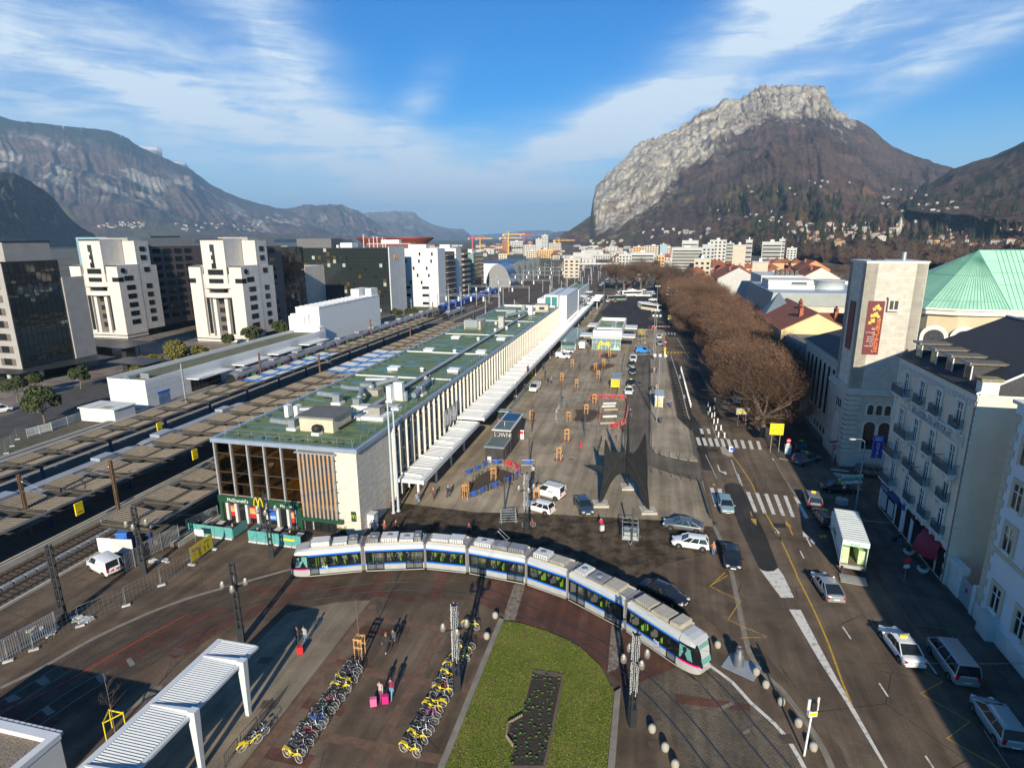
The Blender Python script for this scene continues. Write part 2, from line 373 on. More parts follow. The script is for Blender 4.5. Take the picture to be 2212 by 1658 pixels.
def ground_mat():
 m=bpy.data.materials.new('ground_soil'); m.use_nodes=True; nt=m.node_tree; b=nt.nodes['Principled BSDF']; b.inputs['Roughness'].default_value=.9
 b.inputs['Specular IOR Level'].default_value=.2
 pos=N(nt,'ShaderNodeNewGeometry').outputs['Position']
 def nz(s,d=5):
  n=N(nt,'ShaderNodeTexNoise'); n.inputs['Scale'].default_value=s; n.inputs['Detail'].default_value=d; nt.links.new(pos,n.inputs[0]); return n.outputs[0]
 c=mixc(nt,rng(nt,nz(.006,6),.42,.6),(.11,.095,.07),(.075,.08,.045))
 c=mixc(nt,rng(nt,nz(.03,6),.5,.62),c,(.17,.15,.125))
 c=mixc(nt,1.,c,rng(nt,nz(1.3,6),.3,.7,.75,1.25),'MULTIPLY'); nt.links.new(c,b.inputs['Base Color']); return m
gm=MB(); flat(gm,[(-30000,-400),(30000,-400),(30000,40000),(-30000,40000)],ground_mat(),-.02); struct(gm,'ground')
WHITE=mat('white_paint',(.66,.66,.64),.55,0,.05,1.5); WHITE2=mat('white_panel',(.58,.59,.59),.4,0,.06,.6)
GREYM=mat('grey_metal',(.36,.38,.4),.45,.3,.12,2); DKM=mat('dark_metal',(.03,.032,.035),.5,.2,.15,3); STEEL=mat('bright_steel',(.5,.52,.54),.35,.7,.1,3)
GALV=mat('galvanised_duct',(.27,.3,.31),.42,.35,.14,2); CONC=mat('concrete',(.36,.34,.3),.85,0,.2,.8,.1); BLACK=mat('black_rubber',(.015,.015,.015),.7,0,.1,5)
TILE=mat('travertine',(.55,.5,.42),.75,0,.14,1.2); AMBER=mat('amber_glass',(.27,.16,.06),.04,1.,0,1,0,.5); DGLASS=glass('dark_glass'); TEAL=glass('teal_glass',(.06,.2,.19),.12,.6)
GGREEN=mat('dark_green_fascia',(.01,.055,.028),.5,0,.1,2); YEL=mat('yellow_paint',(.72,.53,.01),.5,0,.08,3); RED=mat('red_paint',(.55,.02,.025),.5,0,.08,3)
WOODF=mat('timber',(.36,.19,.075),.7,0,.25,5); BEIGE=mat('beige_render',(.5,.43,.32),.85,0,.1,.7); BLUEP=mat('blue_paint',(.02,.1,.45),.5,0,.1,3)
TERRA=mat('terracotta_tiles',(.28,.085,.04),.8,0,.3,3.,.15,col2=(.17,.06,.035)); SLATE=mat('slate',(.035,.034,.036),.7,0,.35,4,.15); TAN=mat('tan_corrugated',(.33,.27,.19),.75,0,.2,2)
ZINC=mat('zinc',(.3,.33,.36),.45,.2,.1,1); BROWNS=mat('rust_steel',(.15,.085,.045),.75,.1,.3,2); LGREY=mat('light_grey',(.5,.5,.49),.6,0,.1,1)
def roof_mat():
 m=bpy.data.materials.new('green_roof_membrane'); m.use_nodes=True; nt=m.node_tree; b=nt.nodes['Principled BSDF']
 tc=N(nt,'ShaderNodeTexCoord').outputs['Object']
 mp=N(nt,'ShaderNodeMapping'); mp.inputs[3].default_value=(.11,.42,1); nt.links.new(tc,mp.inputs[0])
 n=N(nt,'ShaderNodeTexNoise'); n.inputs['Scale'].default_value=1.6; n.inputs['Detail'].default_value=5; n.inputs['Distortion'].default_value=.3; nt.links.new(mp.outputs[0],n.inputs[0])
 n2=N(nt,'ShaderNodeTexNoise'); n2.inputs['Scale'].default_value=.7; n2.inputs['Detail'].default_value=6; nt.links.new(tc,n2.inputs[0])
 sx=N(nt,'ShaderNodeSeparateXYZ'); nt.links.new(tc,sx.inputs[0])
 br=math_(nt,'SINE',math_(nt,'MULTIPLY',sx.outputs[1],PI*2/4.3))
 v=math_(nt,'ADD',n.outputs[0],math_(nt,'MULTIPLY',br,.055))
 wet=rng(nt,v,.555,.6)
 c=mixc(nt,rng(nt,n2.outputs[0],.35,.65),(.11,.165,.06),(.145,.19,.08)); c=mixc(nt,math_(nt,'MULTIPLY',rng(nt,v,.47,.56),.7),c,(.06,.115,.055))
 nt.links.new(c,b.inputs['Base Color']); nt.links.new(rng(nt,wet,0,1,.75,.12),b.inputs['Roughness'])
 return m
ROOFG=roof_mat()
HS=10.7; LEN=148.
stn=sthing('station_hall','long flat station hall with green roof, amber glass front and white fins','station',0,0)
b=MB(); b.box(-18.8,-.25,0.3,LEN,0,HS-.5,mat('hall_wall',(.42,.36,.28),.85,0,.12,.5)); b.box(-2.7,0,0,9.2,0,HS-.35,TILE)
b.box(-18.8,-2.7,.02,.3,2.95,3.55,CONC)
for i in range(24):
 z=.3+i*.42
 b.box(-2.72,.012 if i%2 else .02,-.012 if i%2 else -.02,9.2,z,z+.39,TILE)
b.obj('wall',stn)
b=MB(); b.box(-19.05,.25,-.25,LEN+.2,HS-.35,HS,mat('roof_edge_trim',(.3,.35,.42),.4,.3,.1,1),ROOFG)
rf=b.obj('roof',stn)
b=MB()
for x0,x1,y0,y1 in ((-19.05,-18.6,-.25,LEN+.2),(-.12,.25,-.25,LEN+.2),(-18.6,-.12,-.25,.2)): b.box(x0,x1,y0,y1,HS,HS+.16,mat('parapet_zinc',(.33,.4,.5),.35,.4,.1,1))
b.obj('parapet',stn)
b=MB()
for y in (34.8,57.5,81.7,107,131): MB().box(-18.2,-.6,y-.22,y+.22,HS,HS+.14,WHITE).obj('roof_joint',stn)
b=MB(); b.box(-6.5,-5.75,6,140,HS+.18,HS+.3,GREYM); b.box(-5.55,-5.35,6,140,HS+.15,HS+.33,DKM); b.obj('cable_tray',stn)
b=MB(); xs=[-18.8+i*2.27 for i in range(6)]
for i in range(5):
 for z0,z1 in ((8.95,10.3),(6.55,8.85),(5.15,6.45),(3.62,5.05)):
  x0=xs[i]+.14; x1=xs[i+1]-.02; sub=2 if z1<9 and z1!=6.45 else 1
  for k in range(sub):
   w=(x1-x0)/sub; b.cb((x0+w*(k+.5),.16,(z0+z1)/2),(w-.07,.06,z1-z0),AMBER,random.uniform(-.012,.012),random.uniform(-.012,.012))
b.obj('front_glazing',stn)
b=MB()
for x in xs: b.box(x-.02,x+.16,-.16,.14,3.5,HS-.36,GREYM)
for z in (8.88,6.48,5.08,3.56): b.box(-18.7,-7.5,.0,.12,z,z+.1,mat('bronze_frame',(.07,.05,.035),.5,.3,.1,2))
b.obj('front_mullions',stn)
b=MB(); nf=9
for i in range(nf):
 x=-7.3+i*.53; b.box(x,x+.2,-.35,.12,1.95,10.0,WOODF); b.box(x+.2,x+.3,-.42,-.1,1.9,10.05,GREYM)
 for k in range(6): b.box(x+.2,x+.53,-.15,.1,2.7+k*1.3,2.78+k*1.3,DKM)
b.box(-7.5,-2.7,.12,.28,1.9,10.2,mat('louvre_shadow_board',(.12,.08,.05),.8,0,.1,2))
b.box(-7.6,-2.4,-.55,.1,10.02,10.14,GREYM)
b.obj('timber_louvre',stn)
b=MB(); b.box(-18.95,-7.4,-.32,.02,2.62,3.5,GGREEN); b.box(-7.6,-2.1,-.5,.1,1.5,1.95,GGREEN); b.box(-18.9,-18.5,-.25,.28,0,2.62,GGREEN); b.box(-8.2,-7.6,-.2,.28,0,2.62,GGREEN)
fs=b.obj('shop_fascia',stn)
text(0,"McDonald's",.62,WHITE,(-17.6,-.345,2.86),(PI/2,0,0),.02,parent=fs); text(0,"Mc Café",.55,WHITE,(-10.3,-.345,2.8),(PI/2,0,0),.02,parent=fs)
def arches(h,m):
 q=MB()
 for s_ in (-1,1): q.tube([(s_*h*.27+math.cos(t)*h*.25,0,abs(math.sin(t))*h*.9) for t in [PI*i/10 for i in range(11)]],h*.06,m,5)
 return q
o=arches(1.15,YEL).obj('arch_emblem',fs,(-13.2,-.45,2.65))
b=MB(); pos=[]
for i,x in enumerate((-18.1,-16.9,-15.4,-13.9,-12.6,-11.1,-9.7,-8.5)): b.box(x,x+.32,-.1,.28,0,2.6,LGREY)
for x0,x1,c in ((-17.7,-16.95,RED),(-16.5,-15.5,DGLASS),(-15,-14,RED),(-13.5,-12.7,DGLASS),(-12.2,-11.2,BLUEP),(-10.7,-9.8,DGLASS),(-9.3,-8.6,RED)): b.box(x0,x1,.14,.27,.1,2.55,DGLASS); b.box(x0+.1,x1-.1,.1,.14,.7,2.2,c) if c is not DGLASS else 0
for x0,x1 in ((-17.6,-17.05),(-14.9,-14.1),(-9.2,-8.7)): b.box(x0,x1,.06,.1,1.3,2.0,mat('menu_photo',(.5,.32,.12),.5,0,.6,9))
b.box(-12.1,-11.3,.06,.1,.9,1.3,mat('poster_sky',(.25,.42,.7),.5,0,.4,6))
for x0 in (-7.4,-6.2,-5.2,-4.2): b.box(x0,x0+.9,.05,.28,0,1.45,DGLASS)
b.obj('shop_front',stn)
b=MB(); b.box(-.5,-.38,-.5,-.05,.0,.0,YEL) if 0 else None
b.box(-1.1,-.5,-.16,-.03,1.9,3.1,GGREEN); sg=b.obj('wall_sign',stn); arches(.5,YEL).obj('arch_emblem',sg,(-.8,-.2,2.3))
text(0,'PARKING',.01,YEL,(-.8,-.2,2),(PI/2,0,0),.001,parent=sg) if 0 else None
b=MB(); b.box(-.24,-.2,9.3,LEN,0.3,HS-.6,mat('beige_glazing',(.2,.155,.1),.12,0,.35,.35,0,.7));
for z in (3.55,6.3,8.8): b.box(-.2,-.05,9.3,LEN,z,z+.28,mat('spandrel',(.4,.35,.27),.8,0,.1,1))
for i in range(66):
 y=9.5+i*2.12
 b.box(-.2,-.06,y+1.0,y+1.12,.3,HS-.6,BROWNS)
b.obj('side_glazing',stn)
FIN=MB(); FIN.box(-.04,.36,-.065,.065,0,HS-.75,mat('fin_white',(.6,.56,.48),.6,0,.08,1.5)); FIN.box(-.12,-.04,-.16,.16,0,HS-.75,LGREY); FINM=FIN.mesh('fin')
for i in range(66): inst(FINM,'fin',stn,(0,9.5+i*2.12,.35))
b=MB()
for i in range(0,13):
 k=i*.5
 b.box(.44,.5,28+k+(i%3)*.1,28.35+k,4.2+(i*37%5)*.3,7.3-(i*53%4)*.4,LGREY)
b.box(.42,.46,27.8,34.6,4.4,7.2,mat('relief_grey',(.3,.29,.27),.8,0,.1,1)); b.obj('relief_panel',stn)
b=MB()
def rail(b,p,q,n,lean,m=STEEL,h=1.05):
 p,q=Vector(p),Vector(q)
 for i in range(n+1):
  c=p.lerp(q,i/n); b.tube([c,c+Vector(lean)+Vector((0,0,h))],.025,m,4)
 for z in (.52,1.0): b.tube([p+Vector(lean)*z/h+Vector((0,0,z)),q+Vector(lean)*z/h+Vector((0,0,z))],.022,m,4)
rail(b,(-.9,.9,HS),(-.9,146.5,HS),76,(.28,0,0)); rail(b,(-.9,.9,HS),(-17.8,.9,HS),9,(0,-.1,0));
for i in range(56): b.tube([(-18.5,2+i*2.6,HS),(-18.75,2+i*2.6,HS+1.)],.025,STEEL,4); b.cb((-17.9,2+i*2.6,HS+.06),(.45,.3,.1),DKM)
for i in range(9): b.cb((-16.5+i*1.75,1.6,HS+.12),(.3,.3,.22),DKM); b.tube([(-16.5+i*1.75,1.6,HS+.2),(-16.2+i*1.75,.9,HS+.5)],.02,STEEL,4)
b.obj('guard_rail',stn)
def rbox(name,x,y,dx,dy,h,m=GALV,kerb=True,rz=0):
 b=MB()
 if kerb: b.box(-dx/2-.18,dx/2+.18,-dy/2-.18,dy/2+.18,0,.3,WHITE); b.box(-dx/2,dx/2,-dy/2,dy/2,.3,h,m); b.box(-dx/2-.06,dx/2+.06,-dy/2-.06,dy/2+.06,h,h+.08,m)
 else: b.box(-dx/2,dx/2,-dy/2,dy/2,.1,h,m)
 return b.obj(name,stn,(x,y,HS),rz)
b=MB(); b.box(-10.2,-5.6,5.,9.6,HS,HS+1.75,BEIGE); b.prism([(-10.5,4.7),(-5.3,4.7),(-5.3,9.9),(-10.5,9.9)],HS+1.75,HS+2.0,mat('grey_sheet_roof',(.2,.2,.2),.6,.2,.2,2))
for i in range(12): b.box(-10.5,-5.3,4.75+i*.43,4.79+i*.43,HS+2.0,HS+2.05,DKM)
h_=b.obj('roof_hut',stn)
b=MB(); b.lathe([(.1,0),(.55,.1),(.65,.5),(.5,.8),(.15,.95)],(-7.3,4.1,HS+.35),BLACK,10); b.box(-7.8,-6.8,3.6,4.6,HS,HS+.35,WHITE); b.obj('roof_fan',stn)
def duct(pts,r,m=GALV,n=10,name='duct'):
 b=MB(); b.tube([(p[0],p[1],HS+p[2]) for p in pts],r,m,n); return b.obj(name,stn)
duct([(-14.8,5.9,.75),(-11.6,5.4,.75)],.36); rbox('vent_unit',-11.3,5.3,.9,.9,1.3)
duct([(-14.2,10.6,.9),(-12.3,11.2,.9),(-11.3,11.4,.9),(-11.2,11.4,.2)],.38); rbox('air_conditioner',-15,9.9,.55,1.1,1.7,WHITE,False); rbox('air_conditioner',-13.9,10.4,.55,1.1,1.6,WHITE,False)
rbox('vent_unit',-9.3,11.3,.7,.5,.75,GALV,False); rbox('air_conditioner',-8,11.6,.5,.9,1.0,WHITE,False); rbox('air_conditioner',-7.2,12.1,.5,.9,1.0,WHITE,False)
rbox('vent_unit',-3.3,12.3,1.6,1.6,1.5,mat('louvre_grey',(.27,.26,.24),.6,.1,.2,3)); b=MB(); b.box(-4.9,-1.7,10.8,13.8,HS,HS+.45,WHITE); b.obj('plinth',stn)
rbox('skylight',-.0-2.6,16.5,1.3,1.0,.55,ZINC); rbox('skylight',-6.8,15.7,1.4,1.2,.5,LGREY); rbox('skylight',-5.1,14.,1.5,1.1,.45,LGREY); rbox('skylight',-5.8,11.2,1.5,1.,.4,ZINC)
b=MB(); b.box(-.75,.75,-.75,.75,0,.35,WHITE); b.box(-.55,.55,-.55,.55,.35,1.3,GALV); b.prism([(-.6,-.6),(.6,-.6),(.6,.6),(-.6,.6)],1.3,1.5,GALV); b.obj('vent_unit',stn,(-11.8,17.2,HS)); duct([(-15.2,17.8,1.2),(-12,17.2,1.2)],.42)
rbox('vent_unit',-8.3,16.5,1.,1.,1.2); duct([(-8.3,17,1.2),(-8.8,18.7,1.5),(-10.2,21.4,1.3)],.36); duct([(-10.2,21.4,1.3),(-12.4,22,1.1),(-14,22.6,1.1)],.36)
b=MB(); b.box(-1.6,1.6,-1.,1.,0,.9,mat('mesh_cage',(.3,.28,.24),.7,.1,.3,6)); b.ball((0,0,1.1),.6,GALV); b.obj('vent_unit',stn,(-9.6,23.4,HS)); rbox('vent_unit',-11.5,25.5,1.6,1.,1.1); duct([(-9,24,1.4),(-6.5,26.5,1.9)],.38); duct([(-12.5,27.5,1.2),(-9,28.2,1.2)],.42)
rbox('air_conditioner',-4.9,20.2,.7,1.3,2.3,WHITE,True); rbox('air_conditioner',-4.0,21.3,1.3,.9,2.6,WHITE,True); duct([(-2.6,20.2,.2),(-2.6,20.2,1.6)],.42); duct([(-1.7,21.2,.8),(-1.9,24.,1.),(-2.2,26.5,1.),(-2.5,29.3,1.1)],.4)
rbox('vent_unit',-1.9,24.6,.9,1.4,1.4); b=MB(); rail(b,(-3.2,28.4,HS),(-2.2,30.2,HS),2,(0,0,0)); b.obj('duct_stand',stn)
SK=MB(); SK.box(-.95,.95,-.95,.95,0,.28,WHITE); SK.box(-1.05,1.05,-.95,.0,.28,.5,WHITE2); SK.box(-1.0,1.0,.05,.95,.28,.58,WHITE2); SKM=SK.mesh('skylight')
for x,y in ((-13.5,40.6),(-2.2,41.2),(-13.8,59.1),(-2.3,59.2),(-13.4,75.8),(-2.2,75.7)): inst(SKM,'skylight',stn,(x,y,HS))
VP=MB(); VP.lathe([(.35,0),(.3,.4),(.45,.45),(.45,.6),(.1,.75)],(0,0,0),WHITE,8); VPM=VP.mesh('vent_cap')
for x,y in ((-7.9,40),(-7.8,58),(-7.4,74),(-7,88),(-5,92),(-10,100),(-3,98),(-7.5,118),(-4,124)): inst(VPM,'vent_cap',stn,(x,y,HS))
b=MB(); b.box(-16,-11.5,90,95,HS,HS+2.2,mat('plant_room',(.38,.35,.31),.7,0,.2,2)); b.box(-15.5,-12,89,90,HS+.5,HS+2.6,GALV); b.box(-14.5,-12.5,95,97,HS,HS+1.6,GALV); b.tube([(-14,92,HS+2.2),(-14,92,HS+4.)],.5,DKM,10); b.obj('plant_room',stn)
b=MB(); b.box(-7.6,-6.2,93.5,95,HS,HS+3.0,mat('plant_room',(.38,.35,.31))); b.box(-7.8,-6.,93.3,95.2,HS+3.,HS+3.2,GALV); b.obj('roof_chimney',stn)
b=MB(); b.box(-11.5,-8.5,118,121.5,HS,HS+1.9,GALV); b.tube([(-10,112,HS+.8),(-8,117,HS+.9),(-6,121,HS+1.2)],.5,GALV,8); b.box(-5.5,-4.2,122,124,HS,HS+2.6,WHITE2); b.box(-8,-7,124,126,HS,HS+2.4,GALV); b.obj('air_handler',stn)
b=MB(); b.box(-5.4,-1.2,133.5,136.5,HS,HS+1.9,BEIGE); b.box(-5.6,-1.,133.2,136.8,HS+1.9,HS+2.1,GALV); b.box(-4.2,-2.4,133.45,133.5,HS+.3,HS+1.2,DKM); b.obj('roof_hut',stn)
b=MB(); b.box(-18.3,-.5,143,143.5,HS,HS+.6,WHITE); b.obj('roof_upstand',stn)
b=MB()
for i in range(40):
 y=18+i*3.2; b.box(.02,.1,y,y+2.7,.25,2.9,DGLASS)
b.obj('ground_floor_glazing',stn)
def canopy(x0,x1,y0,y1,z,name,label,posts,ribs=True):
 t=sthing(name,label,'canopy',y0,-x0); w=x1-x0; L=y1-y0
 b=MB(); n=max(1,int(L/4.24));
 for i in range(n):
  a=L*i/n; e=L*(i+1)/n
  b.box(0,w,a+.05,e-.05,z-.12,z,WHITE2); b.box(-.02,w*.94,e-.12,e+.12,z,z+.13,WHITE)
  if ribs:
   for k in range(7): yy=a+.35+k*(e-a-.6)/7; b.box(.25,w*.9,yy,yy+.28,z,z+.045,WHITE2)
 b.obj('roof_panel',t)
 b=MB(); b.box(w,w+.16,0,L,z-.5,z+.12,WHITE); b.box(0,w,-.12,0,z-.35,z+.1,WHITE); b.obj('fascia',t)
 for y in posts:
  q=MB(); q.box(w-1.35,w-1.1,y,y+.25,0,z-.1,WHITE); q.obj('post',t)
  q=MB(); q.prism([(0,0),(w*.8,0),(0,0.01)],0,.01,WHITE) if 0 else q.cb((w*.4,y+.1,z+.2),(w*.85,.16,.22),WHITE,0,0,.06); q.obj('bracket',t)
 return t
canopy(.6,4.2,8.9,34.5,3.6,'canopy','low white canopy with sloping brackets at the front end of the station wall',[1.4,8,14.5,21])
big=canopy(.4,5.0,34.6,224,4.35,'canopy','long white canopy running along the plaza side of the station hall',[30+i*22 for i in range(8)])
canopy(2.5,6.9,231,259,4.35,'canopy','short white canopy beside the coach park, past the end of the long one',[2,24])
text(0,'GARE DE GRENOBLE',1.05,WHITE,(4.75,23.,4.55),(PI/2,0,PI/2),.05,parent=big)
b=MB(); b.box(4.7,4.85,35.2,36.6,4.6,5.9,mat('operator_purple',(.22,.01,.07),.4,0,.05,2)); b.obj('operator_badge',big)
for i,(y,x) in enumerate(((6.5,1.1),(7.1,1.5))):
 p=sthing('mast','pale slim mast at the station corner, '+('the nearer of the pair' if i==0 else 'the farther of the pair'),'mast',y,-x,0,'pair of masts at the station corner')
 b=MB(); b.tube([(0,0,.0),(0,0,14.6-i*.8)],[.17,.1],mat('pale_mast',(.5,.55,.6),.4,.2,.06,1),10); b.obj('pole',p); b=MB(); b.lathe([(.3,0),(.3,.1),(.2,.25)],(0,0,0),GREYM,10); b.obj('base_plate',p)
def perf(name,base=(.72,.72,.7)):
 m=mat(name,base,.6,0,.05,3)
 nt=m.node_tree; b=nt.nodes['Principled BSDF']; tc=N(nt,'ShaderNodeTexCoord').outputs['Object']; sx=N(nt,'ShaderNodeSeparateXYZ'); nt.links.new(tc,sx.inputs[0])
 s1=math_(nt,'ADD',sx.outputs[0],sx.outputs[1]); f=math_(nt,'MULTIPLY',math_(nt,'SINE',math_(nt,'MULTIPLY',s1,8.)),math_(nt,'SINE',math_(nt,'MULTIPLY',sx.outputs[2],3.)))
 n=N(nt,'ShaderNodeTexNoise'); n.inputs['Scale'].default_value=.6; nt.links.new(tc,n.inputs[0])
 k=math_(nt,'MULTIPLY',rng(nt,f,-.2,.9,0,.3),rng(nt,n.outputs[0],.35,.65))
 nt.links.new(mixc(nt,k,base,(.38,.39,.4)),b.inputs['Base Color']); return m
PERF=perf('perforated_white_sheet')
t=sthing('annex_block','white windowless block with a glazed lift shaft at the far end of the station hall','building',149.5,0)
b=MB(); b.box(-4.8,2.6,0,32,0,14,PERF); b.box(-8,-4.8,1,20,0,12.8,PERF); b.obj('wall',t); b=MB(); b.box(-4.9,2.7,-.1,32.1,14,14.2,WHITE2); b.box(-2,-1.7,0,32,14.2,14.5,GALV); b.obj('roof',t)
b=MB(); b.box(-4.7,.2,-4,.0,0,14.6,WHITE); b.box(-4.3,-2.4,-4.06,-3.9,4,14.1,TEAL); b.box(-2.1,-.2,-4.06,-3.9,4,14.1,TEAL); b.obj('lift_shaft',t)
b=MB();
for i in range(14): b.ball((2.9,1+i*2.3,5.1),.45,WHITE,8)
b.obj('lamp_globe',t)
t=sthing('annex_block','lower white block with terraces and small awnings beyond the lift shaft','building',184,0)
b=MB(); b.box(-3.5,2.6,0,40,0,12.6,WHITE2); b.obj('wall',t); b=MB(); b.box(-3.2,2.2,1,39,12.6,12.7,ROOFG); b.box(-3.5,2.6,0,1,12.6,13.3,WHITE); b.box(-3.5,-3.2,1,40,12.6,13.3,WHITE); b.box(2.2,2.6,1,40,12.6,13.3,WHITE); b.obj('roof',t)
for y,z in ((6,10),(16,8),(26,10),(34,7)):
 b=MB(); b.box(2.6,5.4,y,y+5,z,z+.25,WHITE); b.obj('awning',t)
b=MB();
for y in (5,14,24,33): b.box(2.58,2.66,y,y+5,5.5,8.5,DGLASS)
b.obj('window',t)
BALLAST=mat('ballast',(.125,.095,.07),.95,0,.3,1.2,.3,.2,col2=(.075,.058,.045),world=True); RAILM=mat('rail_steel',(.16,.12,.1),.35,.7,.1,1); SLEEP=mat('sleeper',(.05,.042,.035),.9,0,.2,2)
PLAT=mat('platform_asphalt',(.12,.105,.09),.9,0,.2,.5,0,.2,world=True); CURB=mat('kerb_stone',(.4,.37,.31),.8,0,.15,1)
def sflat(mb,pts,m,z): flat(mb,[S(s,t) for s,t in pts],m,z)
b=MB(); sflat(b,[(-60,27),(-60,68),(160,62.5),(330,67),(900,72),(900,-6),(330,6),(170,19),(150,19),(-2,19),(-12,27)],BALLAST,.0); struct(b,'track_bed')
def sbox(mb,s0,s1,t0,t1,z0,z1,m):
 a=[S(s0,t0),S(s0,t1),S(s1,t1),S(s1,t0)]; mb.prism([(p.x,p.y) for p in a],z0,z1,m)
def platform(name,s0,s1,t0,t1):
 b=MB(); sbox(b,s0,s1,t0+.25,t1-.25,-.01,.62,PLAT); sbox(b,s0,s1,t0,t0+.25,-.01,.63,CURB); sbox(b,s0,s1,t1-.25,t1,-.01,.63,CURB)
 sbox(b,s0,s1,t0+.6,t0+.75,.62,.628,WHITE); sbox(b,s0,s1,t1-.75,t1-.6,.62,.628,WHITE); struct(b,name)
platform('platform',-7,160,19.1,27.4); platform('platform',-60,205,33.6,41.8); platform('platform',-60,230,48.9,56.4); platform('platform',-10,235,65.2,67.9)
def track(t0,s0=-70,s1=700,t1=None,sl=True):
 b=MB(); t1=t0 if t1 is None else t1
 path=[S(s0+(s1-s0)*i/40,t0+(t1-t0)*sst(.25,.6,i/40)) for i in range(41)]
 for o in (-.72,.72):
  L,Rr=ribbon(path,.12,.16,o); n=len(L); b.add(L+Rr+[q-Vector((0,0,.14)) for q in L]+[q-Vector((0,0,.14)) for q in Rr],[(i,n+i,n+i+1,i+1) for i in range(n-1)]+[(2*n+i,i,i+1,2*n+i+1) for i in range(n-1)]+[(n+i,3*n+i,3*n+i+1,n+i+1) for i in range(n-1)],RAILM)
 if sl:
  e=min(s1,120)
  for i in range(int((e-s0)/.62)): sbox(b,s0+i*.62,s0+i*.62+.26,t0-1.25,t0+1.25,.0,.05,SLEEP)
 struct(b,'rail_track')
for t0,t1 in ((31.9,40),(28.6,36),(44.,48),(46.9,52),(58.6,56),(62.9,61)): track(t0,t1=t1)
for k,t0 in enumerate((15,18,21,24,28,32,44,64,67)): track(t0,s0=165+k%3*14,s1=760,t1=t0*.9+3,sl=False)
b=MB()
for i in range(46): sbox(b,-60+i*1.2,-59.+i*1.2,30.,30.45,.0,.28,ZINC)
sbox(b,-60,-5,26.7,26.95,0,.25,CURB); struct(b,'cable_trough')
CORR=mat('corrugated_sheet',(.165,.132,.094),.75,.1,.18,1.5); GUT=mat('gutter_dark',(.07,.06,.045),.7,.1,.2,1)
def butterfly(s0,s1,t0,t1,z,label,blue=None):
 c=sthing('platform_canopy',label,'canopy',s0,t1,0,'platform canopies beside the tracks'); w=t1-t0; L=s1-s0; m=w*.5
 pb=MB(); bm=MB(); n=int(L/5.6); BB=mat('fresh_blue_steel',(.04,.15,.42),.5,.1,.1,2)
 for i in range(n):
  y0=L*i/n; y1=L*(i+1)/n; bl=blue and blue[0]<s0+y0<blue[1]
  for sg in (0,1):
   xa,za,xb,zb=(0,z+.25,m-.35,z-.05) if sg==0 else (m+.35,z-.05,w,z+.25)
   mm=CORR if not bl else mat('light_corrugated',(.3,.31,.31),.6,.1,.1,2)
   ya=y0+.25; yb=y1-1.75
   pb.add([(xa,ya,za),(xb,ya,zb),(xb,yb,zb),(xa,yb,za),(xa,ya,za-.05),(xb,ya,zb-.05),(xb,yb,zb-.05),(xa,yb,za-.05)],[(0,1,2,3),(7,6,5,4),(0,4,5,1),(1,5,6,2),(2,6,7,3),(3,7,4,0)],mm)
   k=int((yb-ya)/.36)
   for j in range(k):
    yy=ya+.1+j*.36; pb.add([(xa,yy,za+.01),(xb,yy,zb+.01),(xb,yy+.16,zb+.01),(xa,yy+.16,za+.01),(xa,yy+.08,za+.09),(xb,yy+.08,zb+.09)],[(0,1,5,4),(3,4,5,2),(0,4,3),(1,2,5)],mm)
  B=BB if bl else GUT
  bm.box(.1,w-.1,y0-.12,y0+.12,z-.22,z+.02,B); bm.cb((w*.25,y0,z+.18),(w*.4,.1,.1),B,0,0,.07); bm.cb((w*.75,y0,z+.18),(w*.4,.1,.1),B,0,0,-.07)
  if bl: bm.box(m-1.,m+1.,y0+.6,y1-.6,z-.08,z-.02,BB)
 bm.box(.3,w-.3,0,L,z-.62,z-.56,mat('soffit_dark',(.085,.073,.058),.8,0,.2,1)); bm.box(m-.33,m+.33,0,L,z-.3,z-.12,GUT); bm.box(0,.12,0,L,z+.02,z+.3,mat('eaves_grey',(.25,.25,.24),.6,.2,.1,1)); bm.box(w-.12,w,0,L,z+.02,z+.3,MATS['eaves_grey'])
 pb.obj('roof_sheet',c); bm.obj('cross_beam',c)
 PO=MB(); PO.box(-.16,.16,-.16,.16,0,z-.1,mat('post_blue',(.02,.035,.16),.5,.1,.1,1)); PO.box(-.1,.1,-1.4,1.4,z-.5,z-.25,GUT); PM=PO.mesh('post')
 for i in range(0,n,2): inst(PM,'post',c,(m,L*(i+.5)/n,0))
 return c
butterfly(-10,150,19.3,25.9,3.9,'corrugated platform canopy closest to the station hall, its near end by the white van')
c2=butterfly(-55,148,33.2,41.,4.1,'wide brown platform canopy, second one out from the station hall',(60,88))
butterfly(-55,158,48.9,54.2,4.1,'narrow brown platform canopy, farthest from the station hall',(46,84))
for (s,t) in ((-6.5,33.),(12.,32.9),(22,48.6),(-20,48.6),(9,18.9)):
 o=MB().box(-.5,.5,-.08,.08,2.4,3.9,YEL).box(-.3,.3,-.09,-.08,2.7,2.8,DKM).box(-.02,.02,-.02,.02,3.9,4.3,DKM).obj('platform_sign',None,S(s,t),-AZ+PI/2)
 tag(o,None,'sign','yellow platform signs'); o['label']='yellow hanging sign under the edge of a platform canopy'
